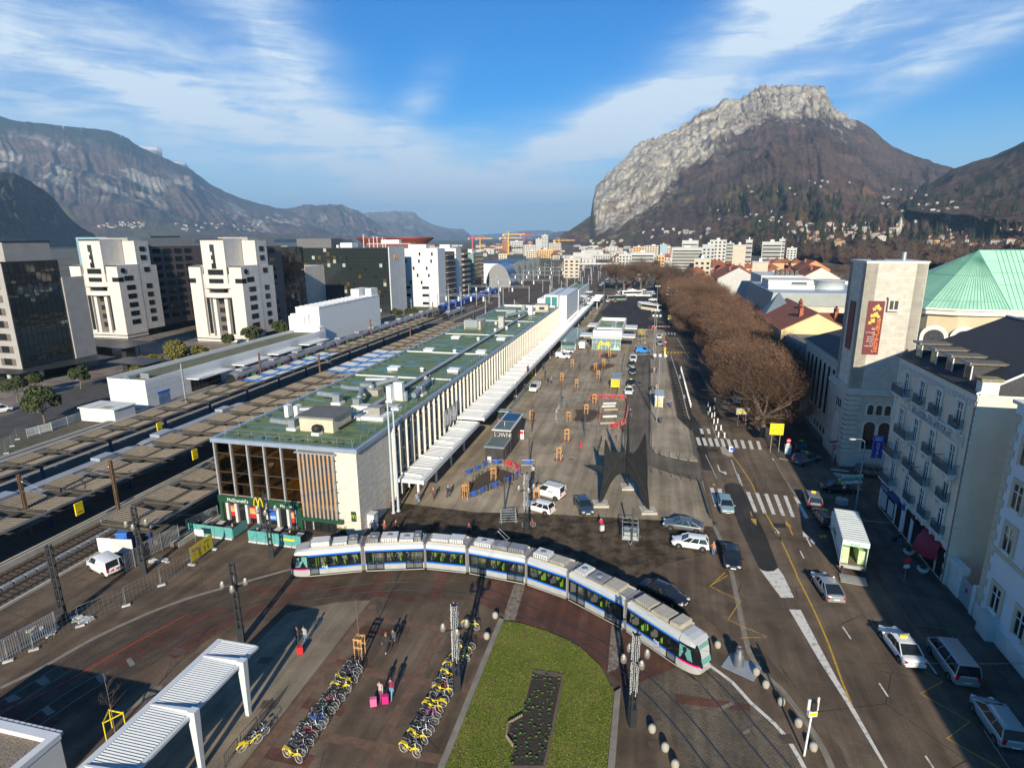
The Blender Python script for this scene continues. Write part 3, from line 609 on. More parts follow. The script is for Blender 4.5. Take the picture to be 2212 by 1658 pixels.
def train(name,label,s0,t,n,lc,cols,w=2.85,h=3.75,nose=True):
 tr=sthing(name,label,'train',s0,t); roofm,bodym,band=cols
 for i in range(n):
  y0=i*(lc+.5); b=MB()
  pr=[(-w/2,.45),(-w/2,2.4),(-w/2*.97,2.9),(-w/2*.78,3.4),(-w/2*.4,h-.08),(0,h)]; pr=pr+[(-x,z) for x,z in pr[-2::-1]]
  n0=len(pr); ys=[(y0,.86),(y0+1.2,1),(y0+lc-1.2,1),(y0+lc,.86)] if nose else [(y0,1),(y0+lc,1)]
  P=[(x*(k if z>1 else 1),y,z*(1 if k==1 else .93)) for y,k in ys for x,z in pr]
  for j in range(len(ys)-1):
   for q in range(n0-1): b.add([P[j*n0+q],P[j*n0+q+1],P[(j+1)*n0+q+1],P[(j+1)*n0+q]],[(0,1,2,3)],roofm if 2<=q<=n0-4 else bodym,True)
  b.add(P[:n0],[list(range(n0))],DGLASS); b.add(P[-n0:],[list(range(n0))[::-1]],DGLASS)
  o=b.obj('carriage',tr)
  g_=MB()
  for sg in (-1,1):
   g_=MB()
   for k in range(int((lc-4)/2.1)): g_.box(sg*w/2-.015,sg*w/2+.015,y0+2+k*2.1,y0+3.6+k*2.1,1.7,2.55,DGLASS)
   for k in (0.25,.7): g_.box(sg*w/2-.02,sg*w/2+.02,y0+lc*k,y0+lc*k+1.5,.6,2.6,band)
   g_.obj('window_strip',o)
  q=MB(); q.box(-.9,.9,y0+3,y0+6,h-.1,h+.3,GREYM); q.obj('roof_unit',o); q=MB(); q.box(-.8,.8,y0+lc-7,y0+lc-4.5,h-.1,h+.28,GREYM); q.obj('roof_unit',o)
  q=MB()
  for yy in (y0+2,y0+lc-4): MB().box(-1.2,1.2,yy,yy+2.4,.12,.75,BLACK).obj('bogie',o)
 return tr
SILV=mat('train_silver',(.36,.37,.38),.4,.3,.1,.6); PURP=mat('train_purple',(.13,.03,.11),.4,.1,.3,.5,col2=(.3,.32,.33)); PURP2=mat('train_dark_purple',(.08,.015,.07),.4,0,.1,1); GRN=mat('train_green',(.16,.5,.09),.45,0,.1,1)
SILV2=mat('train_roof_grey',(.24,.24,.25),.5,.2,.2,.7)
train('train','long silver roofed train standing between the two brown platform canopies',-62,43.7,4,24.5,(SILV,mat('train_side',(.3,.3,.32),.4,0,.2,.5),RED))
train('train','purple and grey regional train with green doors beside the white platform building',58,62.9,6,22.5,(SILV2,PURP,GRN))
train('train','blue regional train waiting far out below the white slab blocks',204,64.5,4,25,(BLUEP,mat('train_blue',(.02,.08,.35),.4,0,.1,1),WHITE))
train('train','purple and green train farther along the outermost platform canopy',176,52.,1,24,(SILV2,PURP,GRN))
train('train','dark train among the far tracks beyond the white annex blocks',330,1.5,3,24,(mat('train_roof_dark',(.05,.05,.055),.5,.2,.1,1),mat('train_darkside',(.06,.06,.07),.4,0,.1,1),DKM))
MC=MB(); MC.box(-.16,-.1,-.16,.16,0,8.2,BROWNS); MC.box(.1,.16,-.16,.16,0,8.2,BROWNS); MC.box(-.1,.1,-.03,.03,0,8.2,BROWNS); M1=MC.mesh('mast_pole')
MG=MB(); MG.box(-.12,.12,-.12,.12,0,8.6,mat('mast_grey',(.33,.35,.36),.5,.3,.1,1)); M2_=MG.mesh('mast_pole')
AR=MB(); AR.tube([(0,0,7.4),(3.0,0,6.6)],.035,STEEL,4); AR.tube([(0,0,6.1),(3.0,0,6.6)],.035,STEEL,4); AR.tube([(1.4,0,6.3),(3.4,0,6.05)],.025,STEEL,4); AR.tube([(0,0,7.9),(2.4,0,6.8)],.015,STEEL,3); ARM=AR.mesh('bracket_arm')
INS=MB(); INS.lathe([(.05,0),(.1,.05),(.05,.1),(.1,.15),(.05,.2)],(.35,0,7.25),mat('insulator',(.5,.45,.4),.3,0,.1,1),6); INSM=INS.mesh('insulator')
def mast(s,t,brown,side,label,group,arm=True,h=1.):
 m=sthing('catenary_mast',label,'mast',s,t,0,group); inst(M1 if brown else M2_,'mast_pole',m,None,0,(1,1,h))
 if arm:
  a=inst(ARM,'bracket_arm',m,(0,0,8.2*(h-1)*.8),0 if side>0 else PI); inst(INSM,'insulator',a)
near_masts=[(-9.3,37.2,1,1,'rusty overhead line mast rising through the second platform canopy at the picture edge'),(-3.4,30.8,1,-1,'rusty overhead line mast with pale bracket arm near the blue cabin by the tracks'),(62.5,42.3,1,1,'rusty overhead line mast at the middle of the second canopy, behind the roof ducts'),(60.8,56.8,1,1,'rusty overhead line mast between the purple train and the outer canopy'),(117.6,43.,1,1,'rusty overhead line mast at the far end of the blue painted canopy bays'),(119.4,57.6,1,1,'rusty overhead line mast in front of the white perforated building'),(174.9,57.,1,-1,'rusty overhead line mast beyond the white perforated building'),(45,68.5-4.5,0,-1,'grey mast with yellow board by the glazed bays of the white platform building')]
for s,t,br,sd_,l in near_masts: mast(s,t,br,sd_,l,'overhead line masts by the platforms')
rnd=random.Random(3); fm=0
for i in range(13):
 s=186+i*19+i*i*1.3
 for t in (8+i*.4,22+i*.5,38,54+i*.6,68+i*.9):
  if rnd.random()<.88: mast(s+rnd.uniform(-6,6),t+rnd.uniform(-2,2),0,rnd.choice((-1,1)),'slim grey overhead line mast standing among the far tracks','far overhead line masts',True,rnd.uniform(.9,1.25)); fm+=1
for i in range(6):
 s=205+i*52; p=sthing('signal_gantry','grey steel gantry spanning the far tracks on two posts','gantry',s,66+i,0,'gantries over the far tracks')
 b=MB(); w=30+i*4
 for x in (0,w): b.box(x-.15,x+.15,-.15,.15,0,8.5,MATS['mast_grey'])
 b.obj('post',p); b=MB()
 for z in (7.8,8.6): b.box(0,w,-.08,.08,z,z+.1,MATS['mast_grey'])
 for k in range(int(w/1.5)): b.tube([(k*1.5,0,7.85),(k*1.5+1.5,0,8.65)],.04,MATS['mast_grey'],3)
 b.obj('cross_truss',p); b=MB()
 for k in range(4): b.box(4+k*w/5,4.7+k*w/5,-.3,.3,5.6,7.6,WHITE2)
 b.obj('signal_box',p)
b=MB()
for t,z in ((31.9,5.9),(44,5.9),(46.9,5.9),(58.3,5.9),(61.2,5.9)):
 for zz_,r in ((z,.012),(z+1.2,.015)):
  b.tube([S(-60+i*15,t+(.25 if i%2 else -.25),zz_-(.35*math.sin(PI*((i*15/45.)%1)) if zz_>z else 0)) for i in range(26)],r,DKM,3)
tag(b.obj('overhead_wire'),'thin dark contact wires strung above the platform tracks','wire')
t=sthing('platform_building','long low white building with parapet roof and three white awnings beside the tracks','building',39.5,68.2)
b=MB(); L=70; W_=9.4; Wd=WHITE2
b.box(-W_,0,0,L,0,5.4,Wd)
for k in range(4): b.box(-W_-.01,.012,-.012,L,1.2+k*1.1,1.23+k*1.1,mat('panel_joint',(.45,.46,.47),.6,0,.05,1))
b.obj('wall',t)
b=MB(); b.box(-W_+.3,-.3,.3,L-.3,5.4,5.5,mat('bitumen_olive',(.12,.12,.07),.8,0,.25,.6)); b.obj('roof',t)
b=MB(); b.box(-W_,-W_+.3,0,L,5.4,6.3,WHITE); b.box(-.3,0,0,L,5.4,6.1,WHITE); b.box(-W_+.3,-.3,0,.3,5.4,6.1,WHITE); b.box(-W_+.3,-.3,L-.3,L,5.4,7.2,WHITE); b.box(-W_+.3,-.3,L-3,L-.3,5.5,7.2,WHITE); b.obj('parapet',t)
for y in (12,27,41,56):
 b=MB(); b.box(.02,.12,y,y+9.5,.7,3.6,DGLASS)
 for k in range(9): b.box(.1,.18,y+k*1.18,y+k*1.18+.07,.7,3.6,DKM)
 b.box(.1,.18,y,y+9.5,2.0,2.08,DKM); b.obj('glazed_bay',t)
 b=MB(); b.box(.0,3.4,y-1.,y+10,3.75,4.0,WHITE); b.obj('awning',t)
b=MB(); b.tube([(-6.5,2,5.9),(-6.5,4.5,5.9)],.35,GALV,8); b.box(-7.5,-6,2,4,5.5,5.9,GALV); b.box(-4.5,-2.4,3.5,3.7,5.5,6.6,STEEL); b.obj('roof_plant',t)
b=MB(); b.box(1.2,1.3,1.5,4.6,.6,3.,mat('poster_board_blue',(.12,.2,.32),.4,0,.5,2)); b.box(1.18,1.32,1.4,4.7,2.9,3.3,BLUEP); b.box(1.22,1.28,1.5,1.6,0,.7,DKM); b.box(1.22,1.28,4.5,4.6,0,.7,DKM); tag(b.obj('poster_board',None,S(39.5,68.2),-AZ),'blue and white poster board standing against the white platform building','poster board')
t=sthing('site_cabin','low white corrugated shed with a sheet roof in front of the white platform building','shed',29.5,66.)
b=MB(); b.box(-8,0,0,4.6,.2,2.7,WHITE2)
for k in range(9): b.box(-8.02,.03,-.02,4.62,.4+k*.25,.5+k*.25,LGREY)
b.obj('wall',t); b=MB(); b.box(-8.3,.2,-.2,4.9,2.7,2.85,WHITE)
for k in range(20): b.box(-8.2+k*.42,-8.05+k*.42,-.2,4.9,2.85,2.93,WHITE)
b.box(-3.5,-1.5,.2,1.6,2.86,2.97,TAN); b.obj('roof',t)
t=sthing('perforated_building','tall windowless white building clad in perforated sheets behind the purple train','building',109.5,70.)
b=MB(); b.box(-8.2,0,0,43,.4,12.8,PERF); b.obj('wall',t); b=MB(); b.box(-9.3,-3.2,-1.4,0,.4,11,PERF); b.box(-9.5,-4.2,-2.2,-1.4,.4,10.4,PERF); b.obj('stair_block',t)
b=MB(); b.box(-8.3,.1,-.1,43.1,12.8,13.0,WHITE); b.box(-7.6,-.6,.8,42,13.0,13.1,LGREY)
for k in range(14): b.box(-7.6,-.6,1.5+k*2.9,1.8+k*2.9,13.1,13.25,WHITE2)
b.obj('roof',t); b=MB(); b.box(-7,-3.8,34,42.4,13,15.8,WHITE); b.box(-2.6,-.3,37,42.4,13,15.8,WHITE); b.obj('roof_cabin',t)
STONE=mat('pale_stone',(.56,.51,.46),.85,0,.1,.5); STONEB=mat('pale_stone_courses',(.5,.47,.43),.85,0,.1,.6); BRST=mat('brown_stone',(.13,.1,.085),.6,0,.15,.5); FRAME=mat('window_frame_dark',(.03,.03,.032),.5,.2,.1,1)
def winmesh(w,h,m=DGLASS,fr=FRAME,n=1,d=.12):
 b=MB(); b.box(-w/2,w/2,-.03,0,0,h,m); f=.07
 b.box(-w/2-f,w/2+f,-.07,-.03,-f,0,fr); b.box(-w/2-f,w/2+f,-.07,-.03,h,h+f,fr); b.box(-w/2-f,-w/2,-.07,-.03,0,h,fr); b.box(w/2,w/2+f,-.07,-.03,0,h,fr)
 for i in range(1,n): x=-w/2+w*i/n; b.box(x-.04,x+.04,-.06,-.03,0,h,fr)
 return b.mesh('window')
def windows(root,me,pts,rz=0.,name='window'):
 for p in pts: inst(me,name,root,p,rz)
WA=winmesh(3.4,1.5,n=3); WB=winmesh(2.2,1.5,n=2); WC=winmesh(4.6,1.5,n=4)
def twin(s,t,label,depth,side):
 o=sthing('office_building',label,'office building',s,t,0,'pair of striped stone office towers')
 b=MB();
 b.box(-20,-15.4,.0,9,2.2,25.4,STONE); b.box(-4.6,0,.0,9,2.2,25.4,STONE); b.box(-15.4,-13.7,.9,9,2.2,25.4,STONEB); b.box(-6.3,-4.6,.9,9,2.2,25.4,STONEB)
 b.box(-14.35,-5.65,.25,9,19.7,34,STONE); b.box(-13.7,-6.3,2.2,9,2.2,19.7,BRST)
 for x in (-12.7,-8.3): b.box(x,x+1.2,.8,2.2,2.2,15,STONE)
 for z in (15.2,18.2): b.prism([(-15.2+i*1.04,.5-1.5*math.sin(PI*i/10)) for i in range(11)],z,z+1.55,STONE)
 for k in range(4): b.box(-20.03,.03,-.03,9.03,.1+k*.55,.38+k*.55,DKM if k%2==0 else STONE)
 b.box(-20,0,.02,9,0,2.2,STONEB)
 b.box(-4.6,0,9,depth,2.4,25.4,BRST) if 0 else None
 b.obj('wall',o)
 b=MB()
 for x0,x1,z,n in ((-20,-15.4,25.4,6),(-4.6,0,25.4,6),(-14.35,-5.65,34,9)):
  for k in range(n): w=(x1-x0)/n; b.box(x0+k*w+w*.35,x0+k*w+w*.95,-.3,.1,z-.25,z+.12,DKM);
  b.box(x0,x1,.1,9,z,z+.1,LGREY); b.obj('cornice',o); b=MB()
 b=MB()
 for z0,z1,x0,x1 in ((30,32.3,-10.9,-9.4),(28.9,30,-10.2,-9.4),(27.5,28.9,-10.8,-9.4),(26.3,27.5,-10.2,-9.4),(24.6,26.3,-10.9,-9.3),(22.6,24.3,-12.6,-6.9),(19.9,21.3,-12.6,-7.2),(16.9,18.,-12.4,-7.6)): b.box(x0,x1,-.0 if z0>19.8 else .6,.4,z0,z1,DGLASS)
 for z0,z1,x0,x1 in ((19.9,21.4,-20.1,-17.6),(19.9,21.4,-2.6,.06)): b.box(x0,x1,-.06,2,z0,z1,DGLASS)
 for x in (-14.6,-5.6): b.box(x-.5,x+.7,.7,.95,3,15,DGLASS); b.box(x-.5,x+.7,.7,.95,22.8,25.2,DGLASS)
 b.obj('slit_window',o)
 windows(o,WB,[(x,2.14,z) for z in (4,7,10,13) for x in (-11.3,-8.8)])
 b=MB(); b.box(-6,-.05,8.9,17,2.4,25.,STONEB); b.box(-5.5,-.4,9,15,25,33.5,STONEB); b.box(-18,-2.2,17,depth,2.4,31.5,BRST); b.box(-15,-3.4,9.5,depth-2,31.5,34.6,mat('plant_screen',(.3,.28,.26),.7,.1,.15,1)); b.box(-17,-2,9,17,0,2.4,DKM); b.box(-16,-4,17,depth,0,2.4,DKM); b.obj('rear_wing',o)
 windows(o,WA,[(0.0,4.6,z) for z in (5,8,11,14,17)]+[(0.0,4.2,20.2)],PI/2)
 windows(o,WB,[(-.02,12.4,z) for z in (5,8,11,14,17,22.8)],PI/2); windows(o,WB,[(-.35,12,z) for z in (27,30)],PI/2)
 windows(o,WA,[(-2.17,20+k*5.2,z) for k in range(int((depth-20)/5.2)) for z in (5,8,11,14,17,20,23,26,29)],PI/2)
 q=MB(); q.lathe([(.9,0),(.9,.15)],(0,0,0),DGLASS,16); d=q.obj('round_window',o,(.02,2.2,23.6)); d.rotation_euler=(0,PI/2,0)
 return o
twin(111,146.2,'office block of pale stone with stepped tower, the one beside the dark glass building',44,0)
twin(112,98.4,'office block of pale stone with stepped tower, the one behind the white platform building',26,1)
t=sthing('glass_office','dark mirror glass office with a beige portal and a white end wall bearing orange letters','office building',196,85.3)
def curtain(b,x0,x1,y,z0,z1,nx,nz,m,rz=0,alt=()):
 r=random.Random(5)
 for i in range(nx):
  for k in range(nz):
   w=(x1-x0)/nx; h=(z1-z0)/nz; mm=r.choice(alt) if alt and r.random()<.1 else m
   b.cb((x0+w*(i+.5),y,z0+h*(k+.5)),(w-.12,.08,h-.12),mm,r.uniform(-.01,.01),r.uniform(-.01,.01))
b=MB(); b.box(-62,-.1,.1,18,0,29.8,FRAME); b.box(-.1,.4,-.3,17,0,30.2,CONC if 0 else mat('end_wall_white',(.5,.5,.49),.8,0,.12,.5));
for k in range(9): b.box(.38,.42,-.3,17,2+k*3.1,2.04+k*3.1,LGREY)
b.obj('wall',t)
b=MB(); curtain(b,-62,-.3,.04,.6,29.6,40,17,glass('mirror_glass',(.02,.026,.026),.04,1.),0,(DGLASS,mat('blind_pale',(.3,.32,.3),.5,0,.1,1),glass('mirror_amber',(.09,.06,.02),.1,.8))); b.obj('glazing',t)
b=MB(); b.box(-50,-44,-16,.0,0,22,STONE); b.box(-44,-33,-16,0,17.5,22,STONE); b.box(-35,-33,-16,0,0,17.5,STONE); b.box(-44,-35,-14,0,0,17.5,DGLASS); b.box(-41.5,-38.8,-15.2,-13.9,0,15.5,STONE); b.obj('portal',t)
b=MB(); b.box(-48,-30,3,14,29.8,34,mat('roof_plant_dark',(.12,.12,.12),.7,.1,.2,1)); b.box(-26,-20,4,10,29.8,32,WHITE2); b.box(-28,-27,4,6,29.8,31,WHITE); b.obj('roof_plant',t)
for i,(x,h) in enumerate(((-14,6),(-11.2,4),(-9,5),(-7.2,5),(-4.5,4.5),(-3.2,3.8))):
 b=MB(); b.tube([(x,4,29.8),(x,4,29.8+h)],.16,WHITE,6); b.obj('antenna',t)
text(0,'ICL',3.,mat('orange_letter',(.75,.3,.02),.5,0,.05,1),(.44,4.5,24.5),(PI/2,0,PI/2),.1,parent=t)
def slab(s,t,w,d,h,label,name='office_building',group=None,m=WHITE2,rz=0):
 o=sthing(name,label,'office building',s,t,0,group); b=MB(); b.box(-w,0,0,d,0,h,m); b.obj('wall',o); b=MB(); b.box(-w+.4,-.4,.4,d-.4,h,h+.25,LGREY); b.box(-w*.7,-w*.3,d*.3,d*.7,h+.25,h+2.2,LGREY); b.obj('roof',o); return o
SW=winmesh(.8,1.5); SW2=winmesh(3.6,1.2,n=4)
o=slab(226,73,24,11,28.7,'plain white slab block with a few scattered small windows behind the far platforms')
windows(o,SW,[(x,-.02,z) for x,z in ((-3,25.5),(-9.5,25.5),(-20,25.5),(-3.5,22),(-10,22),(-17,22),(-22,18.5),(-13,18.5),(-6,18.5),(-5,15),(-11,15),(-18,15),(-9,11.5),(-15,11.5))])
windows(o,SW2,[(x,-.02,z) for x in (-17,-7) for z in (9.,5.2,1.2)])
b=MB(); b.box(-6,.0,11,26,0,27,mat('stair_brown',(.16,.12,.09),.7,0,.2,1));
for k in range(9): b.box(.0,1.2,11.5,25.5,1.5+k*2.95,1.75+k*2.95,mat('stair_conc',(.3,.27,.23),.8,0,.1,1))
b.obj('stair_tower',o)
o=slab(262,75.5,15,9,28.2,'white slab block with rows of narrow windows and open balconies on its side',)
windows(o,SW,[(-13.5+k*1.5,-.02,2+z*2.9) for k in range(5) for z in range(9)]); windows(o,SW2,[(-3.4,-.02,2+z*2.9) for z in range(9)])
b=MB(); b.box(-10,0,9,22,0,27.5,MATS['stair_brown'])
for k in range(9): b.box(0,1.6,9.4,21.6,1.+k*2.95,1.9+k*2.95,MATS['stair_conc'])
b.obj('balcony',o)
o=slab(243,94,26,8,31,'brick red slab block standing behind the white ones',m=mat('brick_red_wall',(.16,.06,.05),.8,0,.15,.6))
o=slab(300,77,9.5,22,24.8,'grey green windowless tower beside the far tracks',m=mat('grey_green_wall',(.17,.24,.21),.7,0,.15,.4))
b=MB(); curtain(b,-.1,.1,0,0,0,0,0,DGLASS); b.box(.02,.2,.5,21.5,1,24,DGLASS)
for k in range(9): b.box(.18,.3,.5,21.5,1+k*2.6,1.5+k*2.6,FRAME)
b.obj('glazing',o)
t=sthing('sports_hall','red flared rim roofed arena behind the office blocks','building',330,130)
for x in (0,-24):
 b=MB(); b.lathe([(9,0),(9,29),(15,33.5),(15.3,34.6),(14.8,34.6),(9,30)],(x,0,0),mat('arena_rust',(.2,.045,.03),.6,.1,.2,.5),28); b.obj('flared_roof',t)
t=sthing('concert_hall','barrel shaped blue glazed hall in front of the grey folded sheds','building',352,75)
b=MB(); ar=[(-9*math.cos(PI*i/14),16*math.sin(PI*i/14)) for i in range(15)]
b.add([(x,0,z) for x,z in ar]+[(x,24,z) for x,z in ar],[(i,i+1,16+i,15+i) for i in range(14)],mat('blue_metal_roof',(.03,.12,.3),.25,.4,.1,1),True); b.add([(x,0,z) for x,z in ar],[list(range(15))],mat('grey_gable',(.2,.2,.2),.7,0,.1,1)); b.obj('vault',t)
t=sthing('exhibition_shed','long grey shed with folded panel front and dark roof along the far tracks','building',385,72)
GF=mat('fold_grey',(.2,.21,.2),.6,.1,.15,.6); b=MB()
for k in range(5): b.add([(0,k*22,0),(3,k*22+11,0),(0,k*22+22,0),(-2,k*22+2,14+k%2),(2,k*22+13,17),(-2,k*22+22,14+k%2)],[(0,1,4,3),(1,2,5,4)],GF); b.add([(-30,k*22,15),(-30,k*22+22,15),(-2,k*22+22,14.5),(2,k*22+13,17),(-2,k*22+2,14.5)],[(0,4,3,2,1)],mat('blue_grey_roof',(.06,.09,.14),.4,.3,.1,1))
b.add([(-30,0,0),(0,0,0),(-2,2,14.5),(-30,0,15)],[(0,1,2,3)],WHITE2); b.obj('wall',t)
t=sthing('glass_office','black mirror glass office at the left picture edge with pale stone edges','office building',53.5,118.4)
b=MB(); b.box(-.6,0,-.1,14,3,29,FRAME); b.box(-9,-.6,.1,13.9,3,29,FRAME); b.box(-.2,.45,13.9,20,0,24.5,mat('striped_stone',(.3,.28,.26),.8,0,.1,.5)); b.box(-21,-2,2,20,0,3,DKM); b.obj('wall',t)
b=MB(); curtain(b,0,14,0,3.4,28.8,11,10,MATS['mirror_glass'],0,(DGLASS,)); q=b.obj('glazing',t,(.05,0,0)); q.rotation_euler=(0,0,PI/2)
b=MB(); b.box(-22,-9,-.12,13,3,13,mat('striped_stone',(.3,.28,.26),.8,0,.1,.5)); b.box(-9,-.0,-.12,.1,3,28.6,mat('striped_stone',(.3,.28,.26),.8,0,.1,.5));
for k in range(8):
 for i in range(3 if k<3 else 1): b.box(-6.2-i*7,-1.6-i*7,-.2,-.05,3.9+k*3.1,5.6+k*3.1,BRST)
b.obj('front_bay',t); windows(t,WB,[(-3.9-i*7,-.19,4.1+k*3.1) for i in range(3) for k in range(8) if i==0 or k<3])
b=MB(); b.box(-9,-.6,1.5,13,29,33.5,mat('striped_stone')); b.box(-9,-.5,1.3,13.2,33.5,33.8,DKM); b.obj('roof_plant',t)
b=MB(); b.prism([(-12,-5),(4,-4),(9,18),(-2,20)],2.9,3.1,DKM);
b.obj('entrance_canopy',t)
b=MB();
for x,y in ((-8,-2),(-2,-2),(3,2)): b.lathe([(.5,0),(.5,3)],(x,y,0),CONC,10)
b.obj('column',t)
t=sthing('glass_office','pale blue glass office tower between the black block and the stone towers','office building',150,190)
b=MB(); b.box(-16,0,0,20,0,35,mat('pale_blue_glass',(.2,.3,.34),.2,0,.1,.3,0,.8)); b.box(0,18,4,20,0,35.4,glass('dark_teal_glass',(.03,.06,.07)));
for k in range(24): b.box(-16.02,.02,-.03,.0,1+k*1.42,1.06+k*1.42,LGREY)
b.obj('wall',t)
t=sthing('office_building','dark mirrored office between the stone tower and the portal building','office building',140,102)
b=MB(); curtain(b,-30,0,0,2,31,20,10,MATS['mirror_glass'],0,(DGLASS,)); b.box(-30,0,.05,12,0,31,FRAME); q=b.obj('glazing',t)
b=MB(); curtain(b,0,14,0,2,31,10,10,MATS['mirror_glass'],0,(DGLASS,)); q=b.obj('side_glazing',t,(.05,0,0)); q.rotation_euler=(0,0,PI/2)
t=sthing('low_hall','long bright white flat roofed hall far behind the stone towers','building',420,330); b=MB(); b.box(-80,60,0,30,0,23,WHITE2); b.box(-80,60,0,30,23,23.3,WHITE); b.obj('wall',t)
def shelter(s,t,w,d,z,label):
 o=sthing('square_shelter',label,'shelter',s,t); b=MB(); b.prism([(-w/2,0),(w/2,-1.5),(w/2,d-1),(-w/2,d)],z,z+.22,mat('dark_sheet_roof',(.05,.053,.06),.4,.3,.1,1)); b.obj('roof',o)
 for x in (-w*.25,w*.2): q=MB(); q.box(x-.8,x+.8,d*.3,d*.6,0,z,FRAME); q.obj('booth',o)
 for x in (-w*.4,w*.38): q=MB(); q.tube([(x,d*.5,0),(x,d*.5,z)],.12,DKM,6); q.obj('post',o)
shelter(79,122,19,11,4.,'wide thin dark canopy on the west square before the left stone tower'); shelter(65,99,13,7,3,'low dark roofed shelter behind the yellow bushes')
b=MB(); sflat(b,[(-60,92),(-60,140),(62,116),(110,150),(140,104),(190,84),(190,70),(96,78),(34,79)],mat('west_paving',(.22,.185,.155),.85,0,.2,.25,0,.2,col2=(.13,.11,.1),world=True),.0); struct(b,'pavement')
b=MB(); sflat(b,[(-60,79),(-60,93),(30,93),(60,104),(90,103),(88,97),(34,79.5)],mat('west_road',(.075,.07,.068),.9,0,.2,.4,0,.2,world=True),.004); struct(b,'road')
def paving(name,c1,c2,s1=.35,grid=None,gc=None,crack=0.,rough=.85,fine=14.,spread=(.4,.62)):
 m=bpy.data.materials.new(name); m.use_nodes=True; nt=m.node_tree; b=nt.nodes['Principled BSDF']; b.inputs['Specular IOR Level'].default_value=.15
 pos=N(nt,'ShaderNodeNewGeometry').outputs['Position']
 mp=N(nt,'ShaderNodeMapping'); mp.inputs[2].default_value=(0,0,AZ); nt.links.new(pos,mp.inputs[0])
 def nz(s,d=5,src=pos,r=.6):
  n=N(nt,'ShaderNodeTexNoise'); n.inputs['Scale'].default_value=s; n.inputs['Detail'].default_value=d; n.inputs['Roughness'].default_value=r; nt.links.new(src,n.inputs[0]); return n.outputs[0]
 a=nz(s1,6); f=nz(fine,3)
 c=mixc(nt,rng(nt,a,*spread),c1,c2); c=mixc(nt,1.,c,rng(nt,f,.3,.7,.72,1.28),'MULTIPLY')
 c=mixc(nt,1.,c,rng(nt,nz(.09,4),.35,.65,.82,1.15),'MULTIPLY')
 st_=N(nt,'ShaderNodeMapping'); st_.inputs[3].default_value=(.9,.045,1); nt.links.new(mp.outputs[0],st_.inputs[0]); c=mixc(nt,1.,c,rng(nt,nz(1.,5,st_.outputs[0]),.35,.65,.8,1.15),'MULTIPLY'); c=mixc(nt,rng(nt,nz(.8,7,pos,.75),.62,.72,0,.5),c,(.03,.026,.022))
 if grid:
  br=N(nt,'ShaderNodeTexBrick'); br.inputs['Scale'].default_value=1.; br.inputs['Mortar Size'].default_value=grid[2]; br.inputs['Brick Width'].default_value=grid[0]; br.inputs['Row Height'].default_value=grid[1]
  br.inputs['Color1'].default_value=(1,1,1,1); br.inputs['Color2'].default_value=(*(grid[3],)*3,1); br.inputs['Mortar'].default_value=(*(gc or (.5,.5,.5)),1); br.inputs['Bias'].default_value=0.
  nt.links.new(mp.outputs[0],br.inputs[0]); c=mixc(nt,1.,c,br.outputs[0],'MULTIPLY')
 if crack:
  v=N(nt,'ShaderNodeTexVoronoi'); v.feature='DISTANCE_TO_EDGE'; v.inputs['Scale'].default_value=.16
  wp=mixc(nt,.35,pos,N(nt,'ShaderNodeTexNoise',i_Scale=.6).outputs[1],'ADD'); nt.links.new(wp,v.inputs[0])
  k=math_(nt,'MULTIPLY',rng(nt,v.outputs[0],.008,.0,0,1),rng(nt,nz(.12,3),.5,.6)); c=mixc(nt,math_(nt,'MULTIPLY',k,crack),c,(.02,.018,.015))
 nt.links.new(c,b.inputs['Base Color']); nt.links.new(rng(nt,a,.3,.7,rough-.12,rough+.08),b.inputs['Roughness'])
 bp=N(nt,'ShaderNodeBump'); bp.inputs['Strength'].default_value=.35; bp.inputs['Distance'].default_value=.02; nt.links.new(f,bp.inputs['Height']); nt.links.new(bp.outputs[0],b.inputs['Normal'])
 return m
SQ=paving('square_asphalt',(.14,.1,.068),(.092,.068,.049),.3,(3.2,3.2,.012,.93),(.8,.8,.8),.6)
RD=paving('road_asphalt',(.145,.108,.076),(.104,.079,.058),.25,None,None,1.,.82)
RDD=paving('new_asphalt',(.036,.034,.033),(.047,.043,.04),.3,None,None,0,.8); LANE=paving('lane_asphalt',(.115,.097,.075),(.14,.12,.095),.3,None,None,.2)
PLZ=paving('plaza_concrete',(.33,.265,.185),(.25,.205,.145),.2,(5.2,2.6,.004,.94),(.72,.7,.68),0.,.8,22,(.35,.65)); ISL=paving('island_concrete',(.33,.275,.2),(.27,.225,.165),.2,(5.,5.,.005,.95),(.7,.7,.7))
RUB=paving('broken_cobbles',(.2,.16,.12),(.085,.065,.048),.55,(.24,.16,.05,.6),(.4,.36,.3),0,.9,16); PATH=paving('path_concrete',(.23,.185,.13),(.18,.148,.107),.3,(.9,9,.004,.95),(.75,.75,.75))
RBR=paving('red_brick_paving',(.155,.075,.054),(.12,.064,.048),.5,(.24,.12,.02,.75),(.5,.45,.42)); BBR=paving('brown_brick_paving',(.135,.1,.068),(.105,.078,.055),.5,(.24,.12,.02,.75),(.5,.45,.42)); GBR=paving('grey_brick_paving',(.16,.135,.1),(.12,.102,.078),.5,(.3,.15,.02,.75),(.5,.45,.42))
FPATH=paving('side_pavement',(.1,.086,.07),(.072,.063,.053),.4); KST=mat('stone_kerb',(.21,.185,.145),.8,0,.2,1.2,world=True)
PAINT=mat('road_white',(.62,.59,.53),.7,0,.3,2.2,0,.4,col2=(.36,.33,.29),world=True,thr=(.5,.66)); PAINTY=mat('road_yellow',(.5,.3,.03),.7,0,.3,2.5,0,.4,col2=(.26,.17,.05),world=True,thr=(.5,.66))
